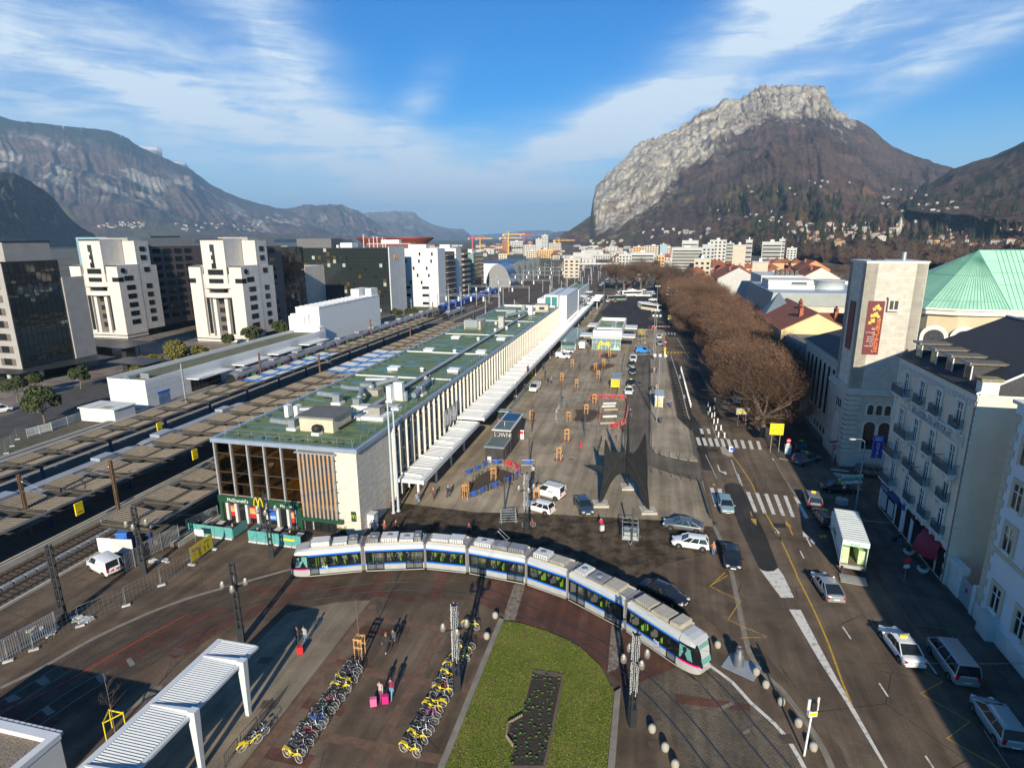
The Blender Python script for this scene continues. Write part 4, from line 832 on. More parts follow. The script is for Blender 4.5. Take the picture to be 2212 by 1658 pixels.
b=MB(); flat(b,[(-70,5),(70,5),(70,62),S(12,-41).to_2d(),S(12,0).to_2d(),S(0,0).to_2d(),S(0,19).to_2d(),S(-12,27).to_2d(),S(-60,27).to_2d()],SQ,.004); struct(b,'square')
b=MB(); sflat(b,[(-75,-46),(-20,-46),(-8,-41.5),(12,-40.6),(47,-40.2),(56.5,-37.6),(114,-36.7),(118,-36.7),(170,-37.),(330,-44),(330,-56),(170,-52.5),(60,-52),(37,-51.7),(22,-53),(5,-55.9),(-75,-56)],RD,.008)
sflat(b,[(37,-51.7),(22,-53),(9,-55.5),(18,-60),(28,-90),(46,-90),(38,-60)],RD,.0085); struct(b,'road')
b=MB(); sflat(b,[(9.5,-.3),(9,-11),(10.5,-20),(12,-35),(11.5,-40.4),(25.6,-40.2),(31,-37.7),(33,-34.5),(36,-32.8),(45.8,-32.3),(45.8,-28.),(116,-26.4),(118.5,-36.5),(170,-36.9),(175,-25),(160,-9),(260,-6.8),(260,-.3)],PLZ,.012); struct(b,'plaza')
b=MB(); sflat(b,[(-6,-3),(-4.5,-10),(-4.2,-16),(-6.5,-24),(-3,-30),(2,-35),(6,-41),(13,-40.8),(13,-35),(11.5,-20),(10,-11),(10.5,-.2),(0,-.2)],RUB,.009); struct(b,'cobbles')
b=MB(); lane=[(28.8,-40.1),(25.2,-40.1),(27,-36.5),(30.5,-32),(35,-28.6),(45,-28.1),(115,-26.4),(118.5,-29),(121,-36.7),(117,-36.7),(115.5,-34),(113,-32.1),(46,-32.7),(38,-32.9),(34.5,-34.5),(33.,-37)]
sflat(b,[(33.3,-40.1)]+lane[1:],LANE,.016); struct(b,'taxi_lane')
b=MB(); a=[S(s,t) for s,t in ((33.3,-40.),(33.5,-38),(34.5,-35.3),(36.4,-33.2),(38.5,-32.6),(113,-32.1),(114.8,-33),(115,-36.5),(56.5,-37.5),(47.3,-40.))]
b.prism([(p.x,p.y) for p in a],0,.13,KST,ISL); struct(b,'traffic_island')
b=MB(); sflat(b,[(172,-24.8),(216,-8.8),(300,-11),(300,-34),(250,-37),(200,-30),(185,-36.5),(172,-36.5)],RDD,.016); struct(b,'coach_park')
b=MB(); sflat(b,[(-11.4,-6.75),(-60,-7),(-60,0),(-15,0),(-12.5,-3.5)],PATH,.009); struct(b,'path')
GZ=[0]
def gsheet(pts,m,z,name,kind='structure'): GZ[0]+=1; b=MB(); flat(b,pts,m,z+GZ[0]*.00035); return struct(b,name,kind)
gsheet([K('A3',*q) for q in ((900,1200),(1150,1000),(1200,990),(1180,1040),(1020,1140))],PATH,.009,'path')
b=MB()
for i in range(7): sflat(b,[(-15-i*4.5,-7.1),(-16-i*4.5,-7.1),(-16-i*4.5,-11.2),(-15-i*4.5,-11.2)],RBR,.0085);
for t in (-7.05,-14.7): sflat(b,[(-12,t),(-60,t),(-60,t-.75),(-12,t-.75)],mat('rust_band',(.13,.075,.045),.85,0,.3,1.5,world=True),.0095)
for i in range(6): sflat(b,[(-13.5-i*6.5,-7.8),(-14.3-i*6.5,-7.8),(-14.3-i*6.5,-19.7),(-13.5-i*6.5,-19.7)],MATS['rust_band'],.009)
b.obj('paving_band')['kind']='structure'
near=smooth_path([(-48,12,0),(-44,19,0),(-40,27,0),(-35.7,34.2,0),(-32.8,40.5,0),(-26.2,48.4,0),(-18.,51.85,0),(-11.4,52.9,0),(-3.2,51.8,0),(4.6,46.,0),(8.5,42.4,0),(11.7,36.7,0),(13.5,31.7,0),(15,26,0),(16,20,0)],.8)
farp=smooth_path([(-50,16,0),(-46.5,21.5,0),(-42.6,29.6,0),(-38.5,37.2,0),(-35.2,44.3,0),(-27.9,51.7,0),(-22.4,55.2,0),(-15.7,56.5,0),(-9.1,56.9,0),(-4.4,56.,0),(1.8,53.8,0),(5.95,51.15,0),(10.8,46.3,0),(14.9,40.3,0),(16.75,34.5,0),(18.4,28,0),(19.6,20,0)],.8)
def nearest(path,p): return min(range(len(path)),key=lambda i:(path[i]-p).length)
def band(i0,i1,m,z=.012,name='tram_paving'):
 b=MB(); n=i1-i0
 A=[near[i]+(near[i]-farp[nearest(farp,near[i])]).normalized()*1.75 for i in range(i0,i1+1)]; B=[farp[nearest(farp,near[i])]+(farp[nearest(farp,near[i])]-near[i]).normalized()*1.75 for i in range(i0,i1+1)]
 for q in A+B: q.z=z
 b.add(A+B,[(i,n+1+i,n+2+i,i+1) for i in range(n)],m); struct(b,name)
i1=nearest(near,K('A3',350,1200)); i2=nearest(near,K('A6',1640,400)); i3=nearest(near,K('B3',1300,900));
band(0,i1,RBR); band(i1,i2,BBR); band(i2,i3,RBR); band(i3,len(near)-1,GBR)
for pts in (((0,270),(470,240),(900,290),(1250,360),(1220,385),(850,325),(430,270),(0,330)),((150,420),(420,180),(520,180),(260,420)),((780,365),(960,170),(1040,170),(880,365)),((1300,360),(1400,160),(1480,160),(1390,360))):
 gsheet([K('A6',*q) for q in pts],RBR,.015,'brick_inlay')
gsheet([K('A3',*q) for q in ((900,780),(1500,440),(1700,420),(1150,720),(900,870),(700,880))],RBR,.015,'brick_inlay'); gsheet([K('A3',*q) for q in ((1200,760),(1480,560),(1700,480),(2210,300),(2210,360),(1700,560),(1300,800))],RBR,.0152,'brick_inlay')
gsheet([K('B3',*q) for q in ((1510,1020),(2153,1110),(2153,1170),(1510,1100))],RBR,.015,'brick_inlay')
for c,pts in (('A3',((260,965),(330,925),(375,970),(310,1000))),('A3',((30,1090),(100,1060),(160,1090),(70,1125))),('A3',((700,930),(760,905),(800,950),(740,980))),('A3',((300,1170),(350,1140),(410,1190),(350,1220))),('A3',((925,800),(960,785),(1000,840),(960,860))),('B3',((1870,1140),(1990,1090),(2020,1110),(1900,1170))),('B3',((2080,1350),(2153,1310),(2153,1350),(2110,1370)))): gsheet([K(c,*q) for q in pts],mat('drain_grating',(.2,.17,.13),.7,.1,.5,14,world=True),.019,'drain_cover')
for c,pts in (('B2',((350,1400),(438,1420),(325,1658),(260,1658))),('B3',((130,70),(215,85),(130,385),(20,385))),('B3',((960,430),(1050,460),(1015,800),(925,840)))): gsheet([K(c,*q) for q in pts],mat('worn_joint_concrete',(.24,.2,.15),.9,0,.5,3,world=True,col2=(.1,.08,.06)),.021,'paving_joint')
b=MB()
for pth in (near,farp):
 for o in (-.72,.72): add_ribbon(b,pth,.15,mat('rail_groove',(.012,.011,.01),.8,0,.1,1),.024,o); add_ribbon(b,pth,.055,mat('rail_head',(.3,.28,.27),.3,.85,.1,1),.032,o-.03)
struct(b,'tram_rail')
b=MB(); cu=smooth_path([K('A3',0,1190),K('A3',400,1015),K('A3',900,735),K('A3',1390,468)],.5); add_ribbon(b,cu,.1,RED,.036); b.obj('painted_line')['kind']='structure'
b=MB(); kp=smooth_path([K('A3',0,1015),K('A3',300,870),K('A3',740,625),K('A3',1280,390),K('A3',1800,235),K('A3',2140,140)],1.); add_ribbon(b,kp,.4,KST,.02); struct(b,'kerb')
b=MB(); kp=smooth_path([K('B3',1790,765),K('B3',2000,920),K('B3',2153,1090),K('B7',200,1200),K('B7',330,1360),K('B7',440,1554)],1.); add_ribbon(b,kp,.3,PAINT,.02); struct(b,'kerb')
b=MB(); kp=smooth_path([S(12,-40.5),S(3,-41.3),K('B7',0,630),K('B7',240,905),K('B7',430,1150),K('B7',590,1400),K('B7',660,1560)],1.); add_ribbon(b,kp,.45,KST,.022); struct(b,'kerb')
b=MB()
for poly in ([(22,-53.2),(5,-56),(-4,-56),(-4.1,-58.8),(-12,-58.8),(-16,-56.2),(-60,-56.2),(-60,-63),(30,-63),(24,-58)],[(60,-52.2),(42,-51.9),(37.5,-52.5),(36,-56),(38,-60.5),(330,-64),(330,-57)]):
 a=[S(*q) for q in poly]; b.prism([(p.x,p.y) for p in a],-.05,.13,KST,FPATH)
struct(b,'pavement')
b=MB(); Z=.022
def mk(c,pts,m=PAINT,z=Z): flat(b,[K(c,*q) for q in pts],m,z)
for x in (785,885,985,1090,1197,1310): mk('B4',((x,738+(x-785)*.1),(x+40,738+(x-785)*.1),(x+128+(x>1300)*40,960+(x-785)*.13),(x+88+(x>1300)*40,960+(x-785)*.13)))
for x in (385,468): mk('B4',((x,692),(x+42,692),(x+95,900),(x+55,900)) if x<400 else ((x,702),(x+45,702),(x+62,780),(x+20,780)))
for x in (228,295,362,430,497,568,640,720,805,895): mk('B4',((x,135+(x-228)*.06),(x+36,135+(x-228)*.06),(x+68,222+(x-228)*.075),(x+30,222+(x-228)*.075)))
for x in (270,345): mk('B4',((x,35),(x+35,40),(x+52,98),(x+18,95)))
for i in range(14): y=330+i*19; x=335+i*9; mk('B4',((x,y),(x+9,y),(x+15,y+11),(x+6,y+11)))
for i in range(20): t=i/20; x=1085+t*250; y=392+t*410; mk('B4',((x,y),(x+16,y),(x+26,y+14),(x+10,y+14)))
mk('B4',((1072,370),(1084,366),(1350,795),(1334,795)))
for i in range(15): t=i/15; x=620+t*95; y=385+t*260; mk('B4',((x,y),(x+10,y),(x+15,y+14),(x+5,y+14)))
mk('B4',((690,540),(702,540),(750,668),(738,668))); mk('B4',((410,0),(416,0),(468,148),(460,148))); mk('B4',((495,0),(503,0),(570,155),(560,155)))
for p,w in ((((541,240),(640,345),(720,450),(800,570),(850,650),(888,745)),.16),(((1003,975),(1080,1110),(1200,1330),(1350,1660)),.16)):
 pa=smooth_path([K('B4',*q) for q in p],1); add_ribbon(b,pa,w,PAINTY,Z)
pa=smooth_path([K('B7',375,0),K('B7',500,250),K('B7',620,520),K('B7',740,850),K('B7',812,1025)],1); add_ribbon(b,pa,.16,PAINTY,Z+.002)
mk('B4',((835,1030),(898,1035),(900,1108),(868,1080)),PAINTY); mk('B4',((828,955),(838,955),(858,1008),(846,1008)),PAINTY)
mk('B4',((1222,1050),(1292,1125),(1255,1120),(1225,1105)),PAINTY); mk('B4',((1255,1120),(1268,1120),(1310,1215),(1295,1215)),PAINTY); mk('B4',((1590,1215),(1680,1215),(1672,1258),(1640,1235),(1600,1250)),PAINTY)
mk('B4',((1100,1125),(1165,1195),(1130,1195),(1105,1190))); mk('B4',((1128,1195),(1142,1195),(1182,1288),(1168,1288))); mk('B4',((1410,1170),(1485,1240),(1450,1238),(1418,1230))); mk('B4',((1445,1238),(1460,1238),(1512,1340),(1496,1340))); mk('B4',((1500,1240),(1555,1300),(1540,1320),(1500,1285)))
mk('B4',((465,440),(478,440),(500,500),(545,520),(540,502),(575,530),(560,552),(550,538),(488,508))); mk('B4',((412,650),(428,640),(460,670),(440,662),(430,675)),PAINTY)
for i,y in enumerate((480,525,550,582,610,680,720,755,790,850)): x=1725+i*25; mk('B4',((x,y),(x+195+i*9,y+24),(x+200+i*9,y+38),(x,y+13)))
for p in (((2080,1425),(2211,1300)),((2080,1425),(2211,1490))): pa=[K('B2',*q) for q in p]; add_ribbon(b,pa,.1,PAINTY,Z)
for p in (((1960,0),(1805,95),(2070,220),(1965,380),(2153,470)),((2070,540),(2153,535))): pa=[K('B3',*q) for q in p]; add_ribbon(b,pa,.1,PAINTY,Z+.001)
for p in (((0,435),(135,497),(0,503)),((1405,775),(1555,855),(1375,955),(1775,1180),(1590,1315),(2010,1554))): pa=[K('B7',*q) for q in p]; add_ribbon(b,pa,.1,PAINTY,Z+.001)
for q0,q1 in (((748,415),(815,515)),((1042,870),(1115,980)),((1415,1455),(1480,1554)),((1415,670),(1505,795))): pa=[K('B7',*q) for q in (q0,q1)]; add_ribbon(b,pa,.14,PAINT,Z)
pa=[K('B4',1383,1388),K('B4',1425,1472)]; add_ribbon(b,pa,.14,PAINT,Z)
for i in range(15): y=640+i*35; x0=235+i*10; x1=320+i*9; pa=[K('D2',x0,y),K('D2',x1,y+22),K('D2',x0+8,y+35)]; add_ribbon(b,pa,.09,PAINTY,Z)
pa=smooth_path([K('D2',230,470),K('D2',330,780),K('D2',410,1100),K('D2',440,1180)],1); add_ribbon(b,pa,.12,PAINT,Z)
for i in range(7): x=185+i*38; mk('D2',((x,432),(x+22,432),(x+24,455),(x+2,455)),PAINTY)
for i in range(5): x=130+i*34; mk('D2',((x,225),(x+15,225),(x+18,250),(x+3,250)))
pa=[K('D2',300,285),K('D2',430,500)]; add_ribbon(b,pa,.12,PAINT,Z);
for q in ((710,940),(635,1090),(320,690),(370,910),(700,1030)): mk('D2',((q[0],q[1]),(q[0]+16,q[1]),(q[0]+20,q[1]+40),(q[0]+4,q[1]+40)))
b.obj('road_marking')['kind']='structure'
gsheet([K('B4',*q) for q in ((540,690),(560,648),(620,632),(700,650),(745,690),(1000,1210),(1140,1575),(1090,1608),(1020,1612),(960,1598),(925,1570),(700,1090))],RDD,.014,'asphalt_patch')
gsheet([K('B4',*q) for q in ((240,250),(470,265),(470,295),(250,285))]+[],RDD,.014,'asphalt_patch'); gsheet([K('B4',*q) for q in ((1085,1080),(1220,1090),(1230,1140),(1090,1130))],RDD,.014,'asphalt_patch')
b=MB(); mk2=lambda pts,m,z: flat(b,pts,m,z)
mk2([K('B4',928,1578),K('B4',962,1604),K('B4',1020,1618),K('B4',1092,1612),K('B4',1140,1578),K('B7',270,0),K('B7',355,180),K('B7',250,180),K('B7',115,0)],PAINT,.02)
mk2([K('B7',250,180),K('B7',355,180),K('B7',408,278),K('B7',315,275)],RD,.021); mk2([K('B7',315,275),K('B7',408,278),K('B7',560,570),K('B7',700,830),K('B7',800,1000),K('B7',1112,1554),K('B7',1088,1554),K('B7',770,1020),K('B7',560,690)],PAINT,.02)
b.obj('gore_marking')['kind']='structure'
gsheet([K('B4',*q) for q in ((497,240),(615,242),(645,350),(590,345),(520,315))],mat('island_pale',(.33,.29,.23),.85,0,.2,1,world=True),.03,'refuge_island')
b=MB(); sflat(b,[(60,-42.5),(100,-41.5),(100,-44.5),(57,-46)],RDD,.0125); sflat(b,[(47.3,-40.3),(56.5,-37.8),(112,-37.),(112,-39.6),(60,-40.6),(50,-42.),(38,-41.8),(30,-42),(30,-40.5)],RDD,.0125); struct(b,'bus_lane')
for pts in (((610,385),(655,392),(630,420),(590,412)),((835,375) ,(860,380),(850,400),(825,395)),): pass
b=MB(); r=random.Random(4)
for i in range(46):
 s=r.uniform(14,110); t=r.uniform(-26,-6); sx=r.choice((.3,.45,.8)); sflat(b,[(s,t),(s,t-sx),(s+.5,t-sx),(s+.5,t)],mat('manhole_rust',(.1,.07,.05),.7,.2,.3,3,world=True),.018)
for c,q in (('A6',(130,1135)),('A6',(110,810)),('B3',(1330,1215)),('B3',(1345,1465)),('A3',(1305,745)),('B7',(295,1320))):
 p=K(c,*q); flat(b,[(p.x-.5,p.y-.4),(p.x+.5,p.y-.4),(p.x+.5,p.y+.4),(p.x-.5,p.y+.4)],MATS['manhole_rust'],.0235)
b.obj('manhole_cover')['kind']='structure'
arc=[(-11.7,-20.1),(-11.65,-21.6),(-12.2,-24),(-12.9,-26),(-13.9,-27.6),(-15.6,-29.2),(-18.3,-30.6)]
lawn=[(-60,-20.1)]+arc+[(-60,-30.5)]
def grass_mat():
 m=bpy.data.materials.new('lawn_green'); m.use_nodes=True; nt=m.node_tree; b=nt.nodes['Principled BSDF']; b.inputs['Roughness'].default_value=.9; b.inputs['Specular IOR Level'].default_value=.15
 pos=N(nt,'ShaderNodeNewGeometry').outputs['Position']
 def nz(s,d,r=.6):
  n=N(nt,'ShaderNodeTexNoise'); n.inputs['Scale'].default_value=s; n.inputs['Detail'].default_value=d; n.inputs['Roughness'].default_value=r; nt.links.new(pos,n.inputs[0]); return n.outputs[0]
 c=mixc(nt,rng(nt,nz(.35,5),.38,.62),(.125,.16,.02),(.18,.185,.035)); c=mixc(nt,rng(nt,nz(1.4,4),.55,.72),c,(.16,.12,.045)); c=mixc(nt,1.,c,rng(nt,nz(9,4,.8),.3,.7,.45,1.5),'MULTIPLY'); nt.links.new(c,b.inputs['Base Color'])
 bp=N(nt,'ShaderNodeBump'); bp.inputs['Strength'].default_value=.9; bp.inputs['Distance'].default_value=.08; nt.links.new(nz(9,4,.8),bp.inputs['Height']); nt.links.new(bp.outputs[0],b.inputs['Normal']); return m
GR=grass_mat(); b=MB(); a=[S(*q) for q in lawn]; b.prism([(p.x,p.y) for p in a],0,.1,GR); o=struct(b,'lawn')
b=MB(); r=random.Random(2); GB=[mat('grass_blade_a',(.13,.17,.02),.8,0,0,1),mat('grass_blade_b',(.13,.125,.03),.8,0,0,1),mat('grass_blade_c',(.045,.06,.012),.8,0,0,1)]
BEDP=[K('B3',*q) for q in ((285,820),(555,862),(470,1300),(385,1700),(70,1700),(118,1492),(55,1402),(72,1292),(185,1228))]
def inside(p,poly):
 c=False; n=len(poly)
 for i in range(n):
  a_,b_=poly[i],poly[i-1]
  if (a_[1]>p[1])!=(b_[1]>p[1]) and p[0]<(b_[0]-a_[0])*(p[1]-a_[1])/(b_[1]-a_[1])+a_[0]: c=not c
 return c
for i in range(14000):
 s=r.uniform(-29,-11.7); t=r.uniform(-30.5,-20.1)
 if not inside((s,t),lawn): continue
 p=S(s,t,.1)
 if inside((p.x,p.y),[(q.x,q.y) for q in BEDP]): continue
 a_=r.uniform(0,PI); w=r.uniform(.02,.05); d=Vector((math.cos(a_)*w,math.sin(a_)*w,0)); tip=p+Vector((r.uniform(-.05,.05),r.uniform(-.05,.05),r.uniform(.05,.13)))
 b.add([p-d,p+d,tip],[(0,1,2)],r.choice(GB))
b.obj('grass')['kind']='stuff'
b=MB()
for poly in ([(-11.5,-19.65),(-60,-19.65),(-60,-20.1),(-11.6,-20.1)],[(-18.3,-30.55),(-60,-30.45),(-60,-31.0),(-17.8,-31.)]): a=[S(*q) for q in poly]; b.prism([(p.x,p.y) for p in a],0,.22,KST)
struct(b,'kerb')
b=MB(); b.prism([(p.x,p.y) for p in BEDP],.0,.16,mat('bed_edging',(.12,.085,.06),.9,0,.2,2)); cx=sum((p for p in BEDP),Vector())/len(BEDP)
inn=[p+(cx-p)*.1 for p in BEDP]; b.prism([(p.x,p.y) for p in inn],.1,.19,mat('bed_soil',(.035,.025,.019),.95,0,.45,6,.6)); struct(b,'flower_bed')
lg=MB()
for q0,q1 in (((185,1228),(72,1292)),((72,1292),(55,1402)),((55,1402),(118,1492))):
 p0,p1=K('B3',*q0),K('B3',*q1); n=int((p1-p0).length/.16)
 for i in range(n): lg.lathe([(.08,0),(.08,.32),(.05,.36)],p0.lerp(p1,i/n),mat('log_brown',(.2,.15,.1),.85,0,.2,4),6)
tag(lg.obj('log_edging'),'short upright timber edging round the bulge of the flower bed','edging')
PLG=[mat('plant_green_a',(.1,.16,.03),.7,0,.2,3),mat('plant_green_b',(.05,.1,.04),.7,0,.2,3)]
def tuft(seed,m,n=26,rad=.16,h=.16):
 r=random.Random(seed); b=MB()
 for i in range(n):
  a=r.uniform(0,2*PI); l=r.uniform(.5,1)*rad; d=Vector((math.cos(a),math.sin(a),0)); sd_=Vector((-d.y,d.x,0))*.03; z=r.uniform(.3,1)*h
  b.add([-sd_,sd_,d*l*.6+sd_*1.6+Vector((0,0,z)),d*l+Vector((0,0,z*.8)),d*l*.6-sd_*1.6+Vector((0,0,z))],[(0,1,2,3,4)],m)
 return b.mesh('foliage')
TU=[tuft(i,PLG[i%2]) for i in range(4)]; r=random.Random(8); k=0; bedxy=[(q.x,q.y) for q in inn]
for i in range(20):
 for j in range(34):
  q=Vector((-1.2+i*.34+r.uniform(-.09,.09),28+j*.4+r.uniform(-.12,.12),.18))
  if inside((q.x,q.y),bedxy) and r.random()<.62: o=inst(TU[k%4],'bedding_plant',None,q,r.uniform(0,6),r.uniform(.6,1.1)); tag(o,'small green bedding plant in the dark soil of the flower bed','plant','bedding plants in the flower bed'); k+=1
def tram():
 J=[Vector(q) for q in ((-23.05,55.25,0),(-15.7,56.5,0),(-9.1,56.9,0),(-4.4,56.,0),(1.85,53.8,0),(5.95,51.15,0),(10.75,46.35,0),(15.35,40.2,0))]
 T=thing('tram','silver, black and blue seven section tram curving across the square','tram',(0,0,0))
 SK_=mat('tram_silver',(.52,.53,.52),.32,.25,.04,1,coat=.4); SKL=mat('tram_skirt',(.4,.4,.38),.4,.15,.08,1.5); BL=mat('tram_blue',(.005,.14,.62),.35,0,.03,1,coat=.4); PK=mat('tram_pink',(.75,.01,.2),.35,0,.03,1); BK=mat('tram_black',(.008,.009,.011),.35,0,.05,1,0,.3)
 LIME=mat('seat_lime',(.42,.85,.03),.5,0,.05,1); LIM2=mat('pole_lime',(.5,.85,.06),.4,0,0,1); GL=mat('tram_window',(.008,.016,.016),.05,0,0,1,0,.5,alpha=.24); BEL=mat('bellows',(.16,.15,.14),.8,0,.1,2); RFM=mat('tram_roof',(.3,.3,.29),.5,.2,.12,1.5); BOX=[mat('roof_box_pale',(.6,.6,.58),.5,.1,.1,2),mat('roof_box_grey',(.26,.265,.27),.5,.3,.15,2),mat('roof_box_beige',(.42,.38,.3),.6,.1,.15,2)]
 hw=1.2
 lay={0:'cab0',1:'dwd',2:'ww',3:'dwd',4:'ww',5:'dwd',6:'cab1'}
 for i in range(7):
  a,bb=J[i],J[i+1]; d=(bb-a); L=d.length; rz=math.atan2(d.y,d.x); kind=lay[i]
  s=bpy.data.objects.new('carriage',None); COL.objects.link(s); s.parent=T; s.location=a; s.rotation_euler=(0,0,rz)
  x0=.28 if i else 1.9; x1=L-.28 if i<6 else L-1.9
  b=MB()
  b.box(x0,x1,-hw,hw,.3,.42,DKM); b.box(x0,x1,-hw+.06,hw-.06,.42,.44,GREYM)
  for y0,y1 in ((-hw,-hw+.06),(hw-.06,hw)):
   b.box(x0,x1,y0,y1,.22,.98,SKL); b.box(x0,x1,y0-.004,y1+.004,.98,1.14,BL); b.box(x0,x1,y0,y1,2.42,2.5,BK); b.box(x0,x1,y0-.004,y1+.004,2.47,2.63,BL)
  pr=[(-hw,2.62),(-hw+.03,2.85),(-hw+.14,3.05),(-hw+.35,3.16),(hw-.35,3.16),(hw-.14,3.05),(hw-.03,2.85),(hw,2.62)]
  n=len(pr); P=[(x,y,z) for x in (x0,x1) for y,z in pr]
  b.add(P,[(k,k+1,n+k+1,n+k) for k in range(n-1) if k!=3],SK_,True); b.add(P,[(3,4,n+4,n+3)],RFM); b.add(P[:n],[list(range(n))],BK); b.add(P[n:],[list(range(n))[::-1]],BK)
  for y in (-hw+.3,hw-.36): b.box(x0+.1,x1-.1,y,y+.06,3.14,3.3,BOX[2])
  b.obj('body_shell',s)
  def W(u): return x0+(x1-x0)*u
  if kind=='dwd': op=[(W(.02),W(.32),'d'),(W(.36),W(.64),'w'),(W(.68),W(.98),'d')]
  elif kind=='ww': op=[(W(.07),W(.49),'w'),(W(.51),W(.93),'w')]
  elif kind=='cab0': op=[(W(.02),W(.2),'d'),(W(.24),W(.58),'w'),(W(.6),W(.94),'w')]
  else: op=[(W(.06),W(.38),'w'),(W(.4),W(.74),'w'),(W(.79),W(.97),'d')]
  px=[x0]+[q for o_ in op for q in o_[:2]]+[x1]
  b=MB()
  for y0,y1 in ((-hw+.005,-hw+.055),(hw-.055,hw-.005)):
   for k in range(0,len(px),2): MB().box(px[k],px[k+1],y0,y1,1.12,2.42,BK).obj('window_pillar',s)
   for xa,xb,ty in op:
    if ty=='w': MB().box(xa,xb,y0,y1,1.12,1.28,BK).obj('window_sill',s); MB().box(xa,xb,y0,y1,2.3,2.42,BK).obj('window_head',s)
  for xa,xb,ty in op:
   for sg in (-1,1):
    y=sg*(hw-.02)
    if ty=='w':
     q=MB(); q.box(xa,xb,y-.012,y+.012,1.28,2.3,GL); q.obj('window',s)
    else:
     q=MB(); m=(xa+xb)/2; y=sg*(hw+.012)
     leaves=[(xa,m),(m,xb)] if xb-xa>1.2 else [(xa,xb)]
     for u,v in leaves:
      q.box(u+.02,u+.1,y-.02,y+.02,.36,2.42,BK); q.box(v-.1,v-.02,y-.02,y+.02,.36,2.42,BK); q.box(u,v,y-.02,y+.02,.36,.5,BK); q.box(u,v,y-.02,y+.02,2.32,2.44,BK); q.box(u,v,y-.015,y+.015,1.08,1.13,BK); q.box(u+.1,v-.1,y-.008,y+.008,.5,2.32,GL)
     q.obj('door',s)
  b=MB()
  r=random.Random(i)
  for k in range(max(2,int((x1-x0)/1.05))):
   x=x0+.7+k*1.05
   if any(ty=='d' and xa-.2<x<xb+.2 for xa,xb,ty in op):
    for y in (-.65,.65): b.tube([(x,y,.44),(x,y,2.6)],.04,LIM2,5)
    continue
   for y in (-.82,-.4,.45,.85): b.cb((x,y,.85),(.42,.38,.1),BK); b.cb((x-.2,y,1.25),(.09,.36,.7),LIME if (k+int(y>0))%2 else RFM,0,0,-.15); b.tube([(x-.2,y+.2,1.65),(x-.1,y+.2,2.1),(x-.05,y,2.5)],.03,LIM2,5)
  if kind!='cab': b.box(x0+.3,x1-.3,-.3,.3,2.5,2.56,WHITE)
  b.obj('seat',s)
  r=random.Random(20+i); x=x0+.35
  while x<x1-.9:
   l=min(r.uniform(.8,1.9),x1-.3-x); h=r.choice((.28,.42,.5)); m=r.choice(BOX); q=MB(); w=r.uniform(.62,.85)
   q.box(x,x+l,-w,w,3.17,3.17+h,m); q.box(x+.04,x+l-.04,-w+.04,w-.04,3.17+h,3.2+h,m)
   if r.random()<.5: q.lathe([(.3,0),(.3,.06),(.12,.06)],(x+l/2,0,3.2+h),BOX[1],12)
   if r.random()<.5:
    for k in range(int(l/.25)): q.box(x+.08+k*.25,x+.14+k*.25,-w-.01,w+.01,3.25,3.12+h,DKM)
   q.obj('roof_unit',s); x+=l+r.uniform(.1,.35)
  q=MB()
  for k in range(10): xx=x0+.2+k*(x1-x0-.4)/10; q.tube([(xx,.9,3.2),(xx+.4,.95,3.38),(xx+.6,.9,3.2)],.03,DKM,4)
  q.obj('cable',s)
  if kind in('cab0','cab1','ww'):
   q=MB()
   for xx in ((x0+x1)/2-.9,(x0+x1)/2+.9):
    for y in (-.75,.75): q.tube([(xx,y-.06,.32),(xx,y+.06,.32)],.29,BLACK,12)
   q.obj('bogie',s)
  if kind in ('cab0','cab1'):                       # driver's nose
   sg=-1 if kind=='cab0' else 1; xb=x0 if sg<0 else x1
   secs=[(0,1.2,3.16,.22),(.5,1.18,3.14,.24),(1.0,1.1,3.02,.26),(1.35,1.0,2.8,.3),(1.62,.86,2.2,.34),(1.78,.74,1.5,.4),(1.86,.6,.9,.45)]
   rows=[]
   for dx,w,zt,zb in secs:
    zs=[zb,.98,1.12,2.0,2.62,3.0,3.16]; zs=[min(max(z_,zb),zt) for z_ in zs]; wf=[.97,1,1,.98,.95,.86,.66]
    half=[(w*f_,z_) for f_,z_ in zip(wf,zs)]
    rows.append([(xb+sg*dx,-y,z_) for y,z_ in half]+[(xb+sg*dx,y,z_) for y,z_ in half[::-1]])
   n=len(rows[0]); q=MB(); P=[p for rw in rows for p in rw]
   for j in range(len(rows)-1):
    for k in range(n-1):
     kk=k if k<7 else n-2-k
     m=SK_ if kk>=4 else SKL if kk<1 else (PK if kk==1 else (BK if j<5 else BK));
     if j>=3 and 2<=kk<=5: m=BK
     q.add(P,[(j*n+k,(j+1)*n+k,(j+1)*n+k+1,j*n+k+1)] if sg>0 else [(j*n+k,j*n+k+1,(j+1)*n+k+1,(j+1)*n+k)],m,True)
   q.add(rows[-1],[list(range(n))],SKL); q.obj('cab_nose',s)
   q=MB(); WG=mat('tram_screen',(.12,.3,.28),.06,0,0,1,0,.8)
   q.add([(xb+sg*1.72,-.6,1.72),(xb+sg*1.72,.6,1.72),(xb+sg*1.44,.62,2.72),(xb+sg*1.44,-.62,2.72)],[(0,1,2,3)],WG)
   q.add([(xb+sg*1.9,-.56,1.2),(xb+sg*1.9,.56,1.2),(xb+sg*1.72,.6,1.72),(xb+sg*1.72,-.6,1.72)],[(0,1,2,3)],WG); o=q.obj('windscreen',s)
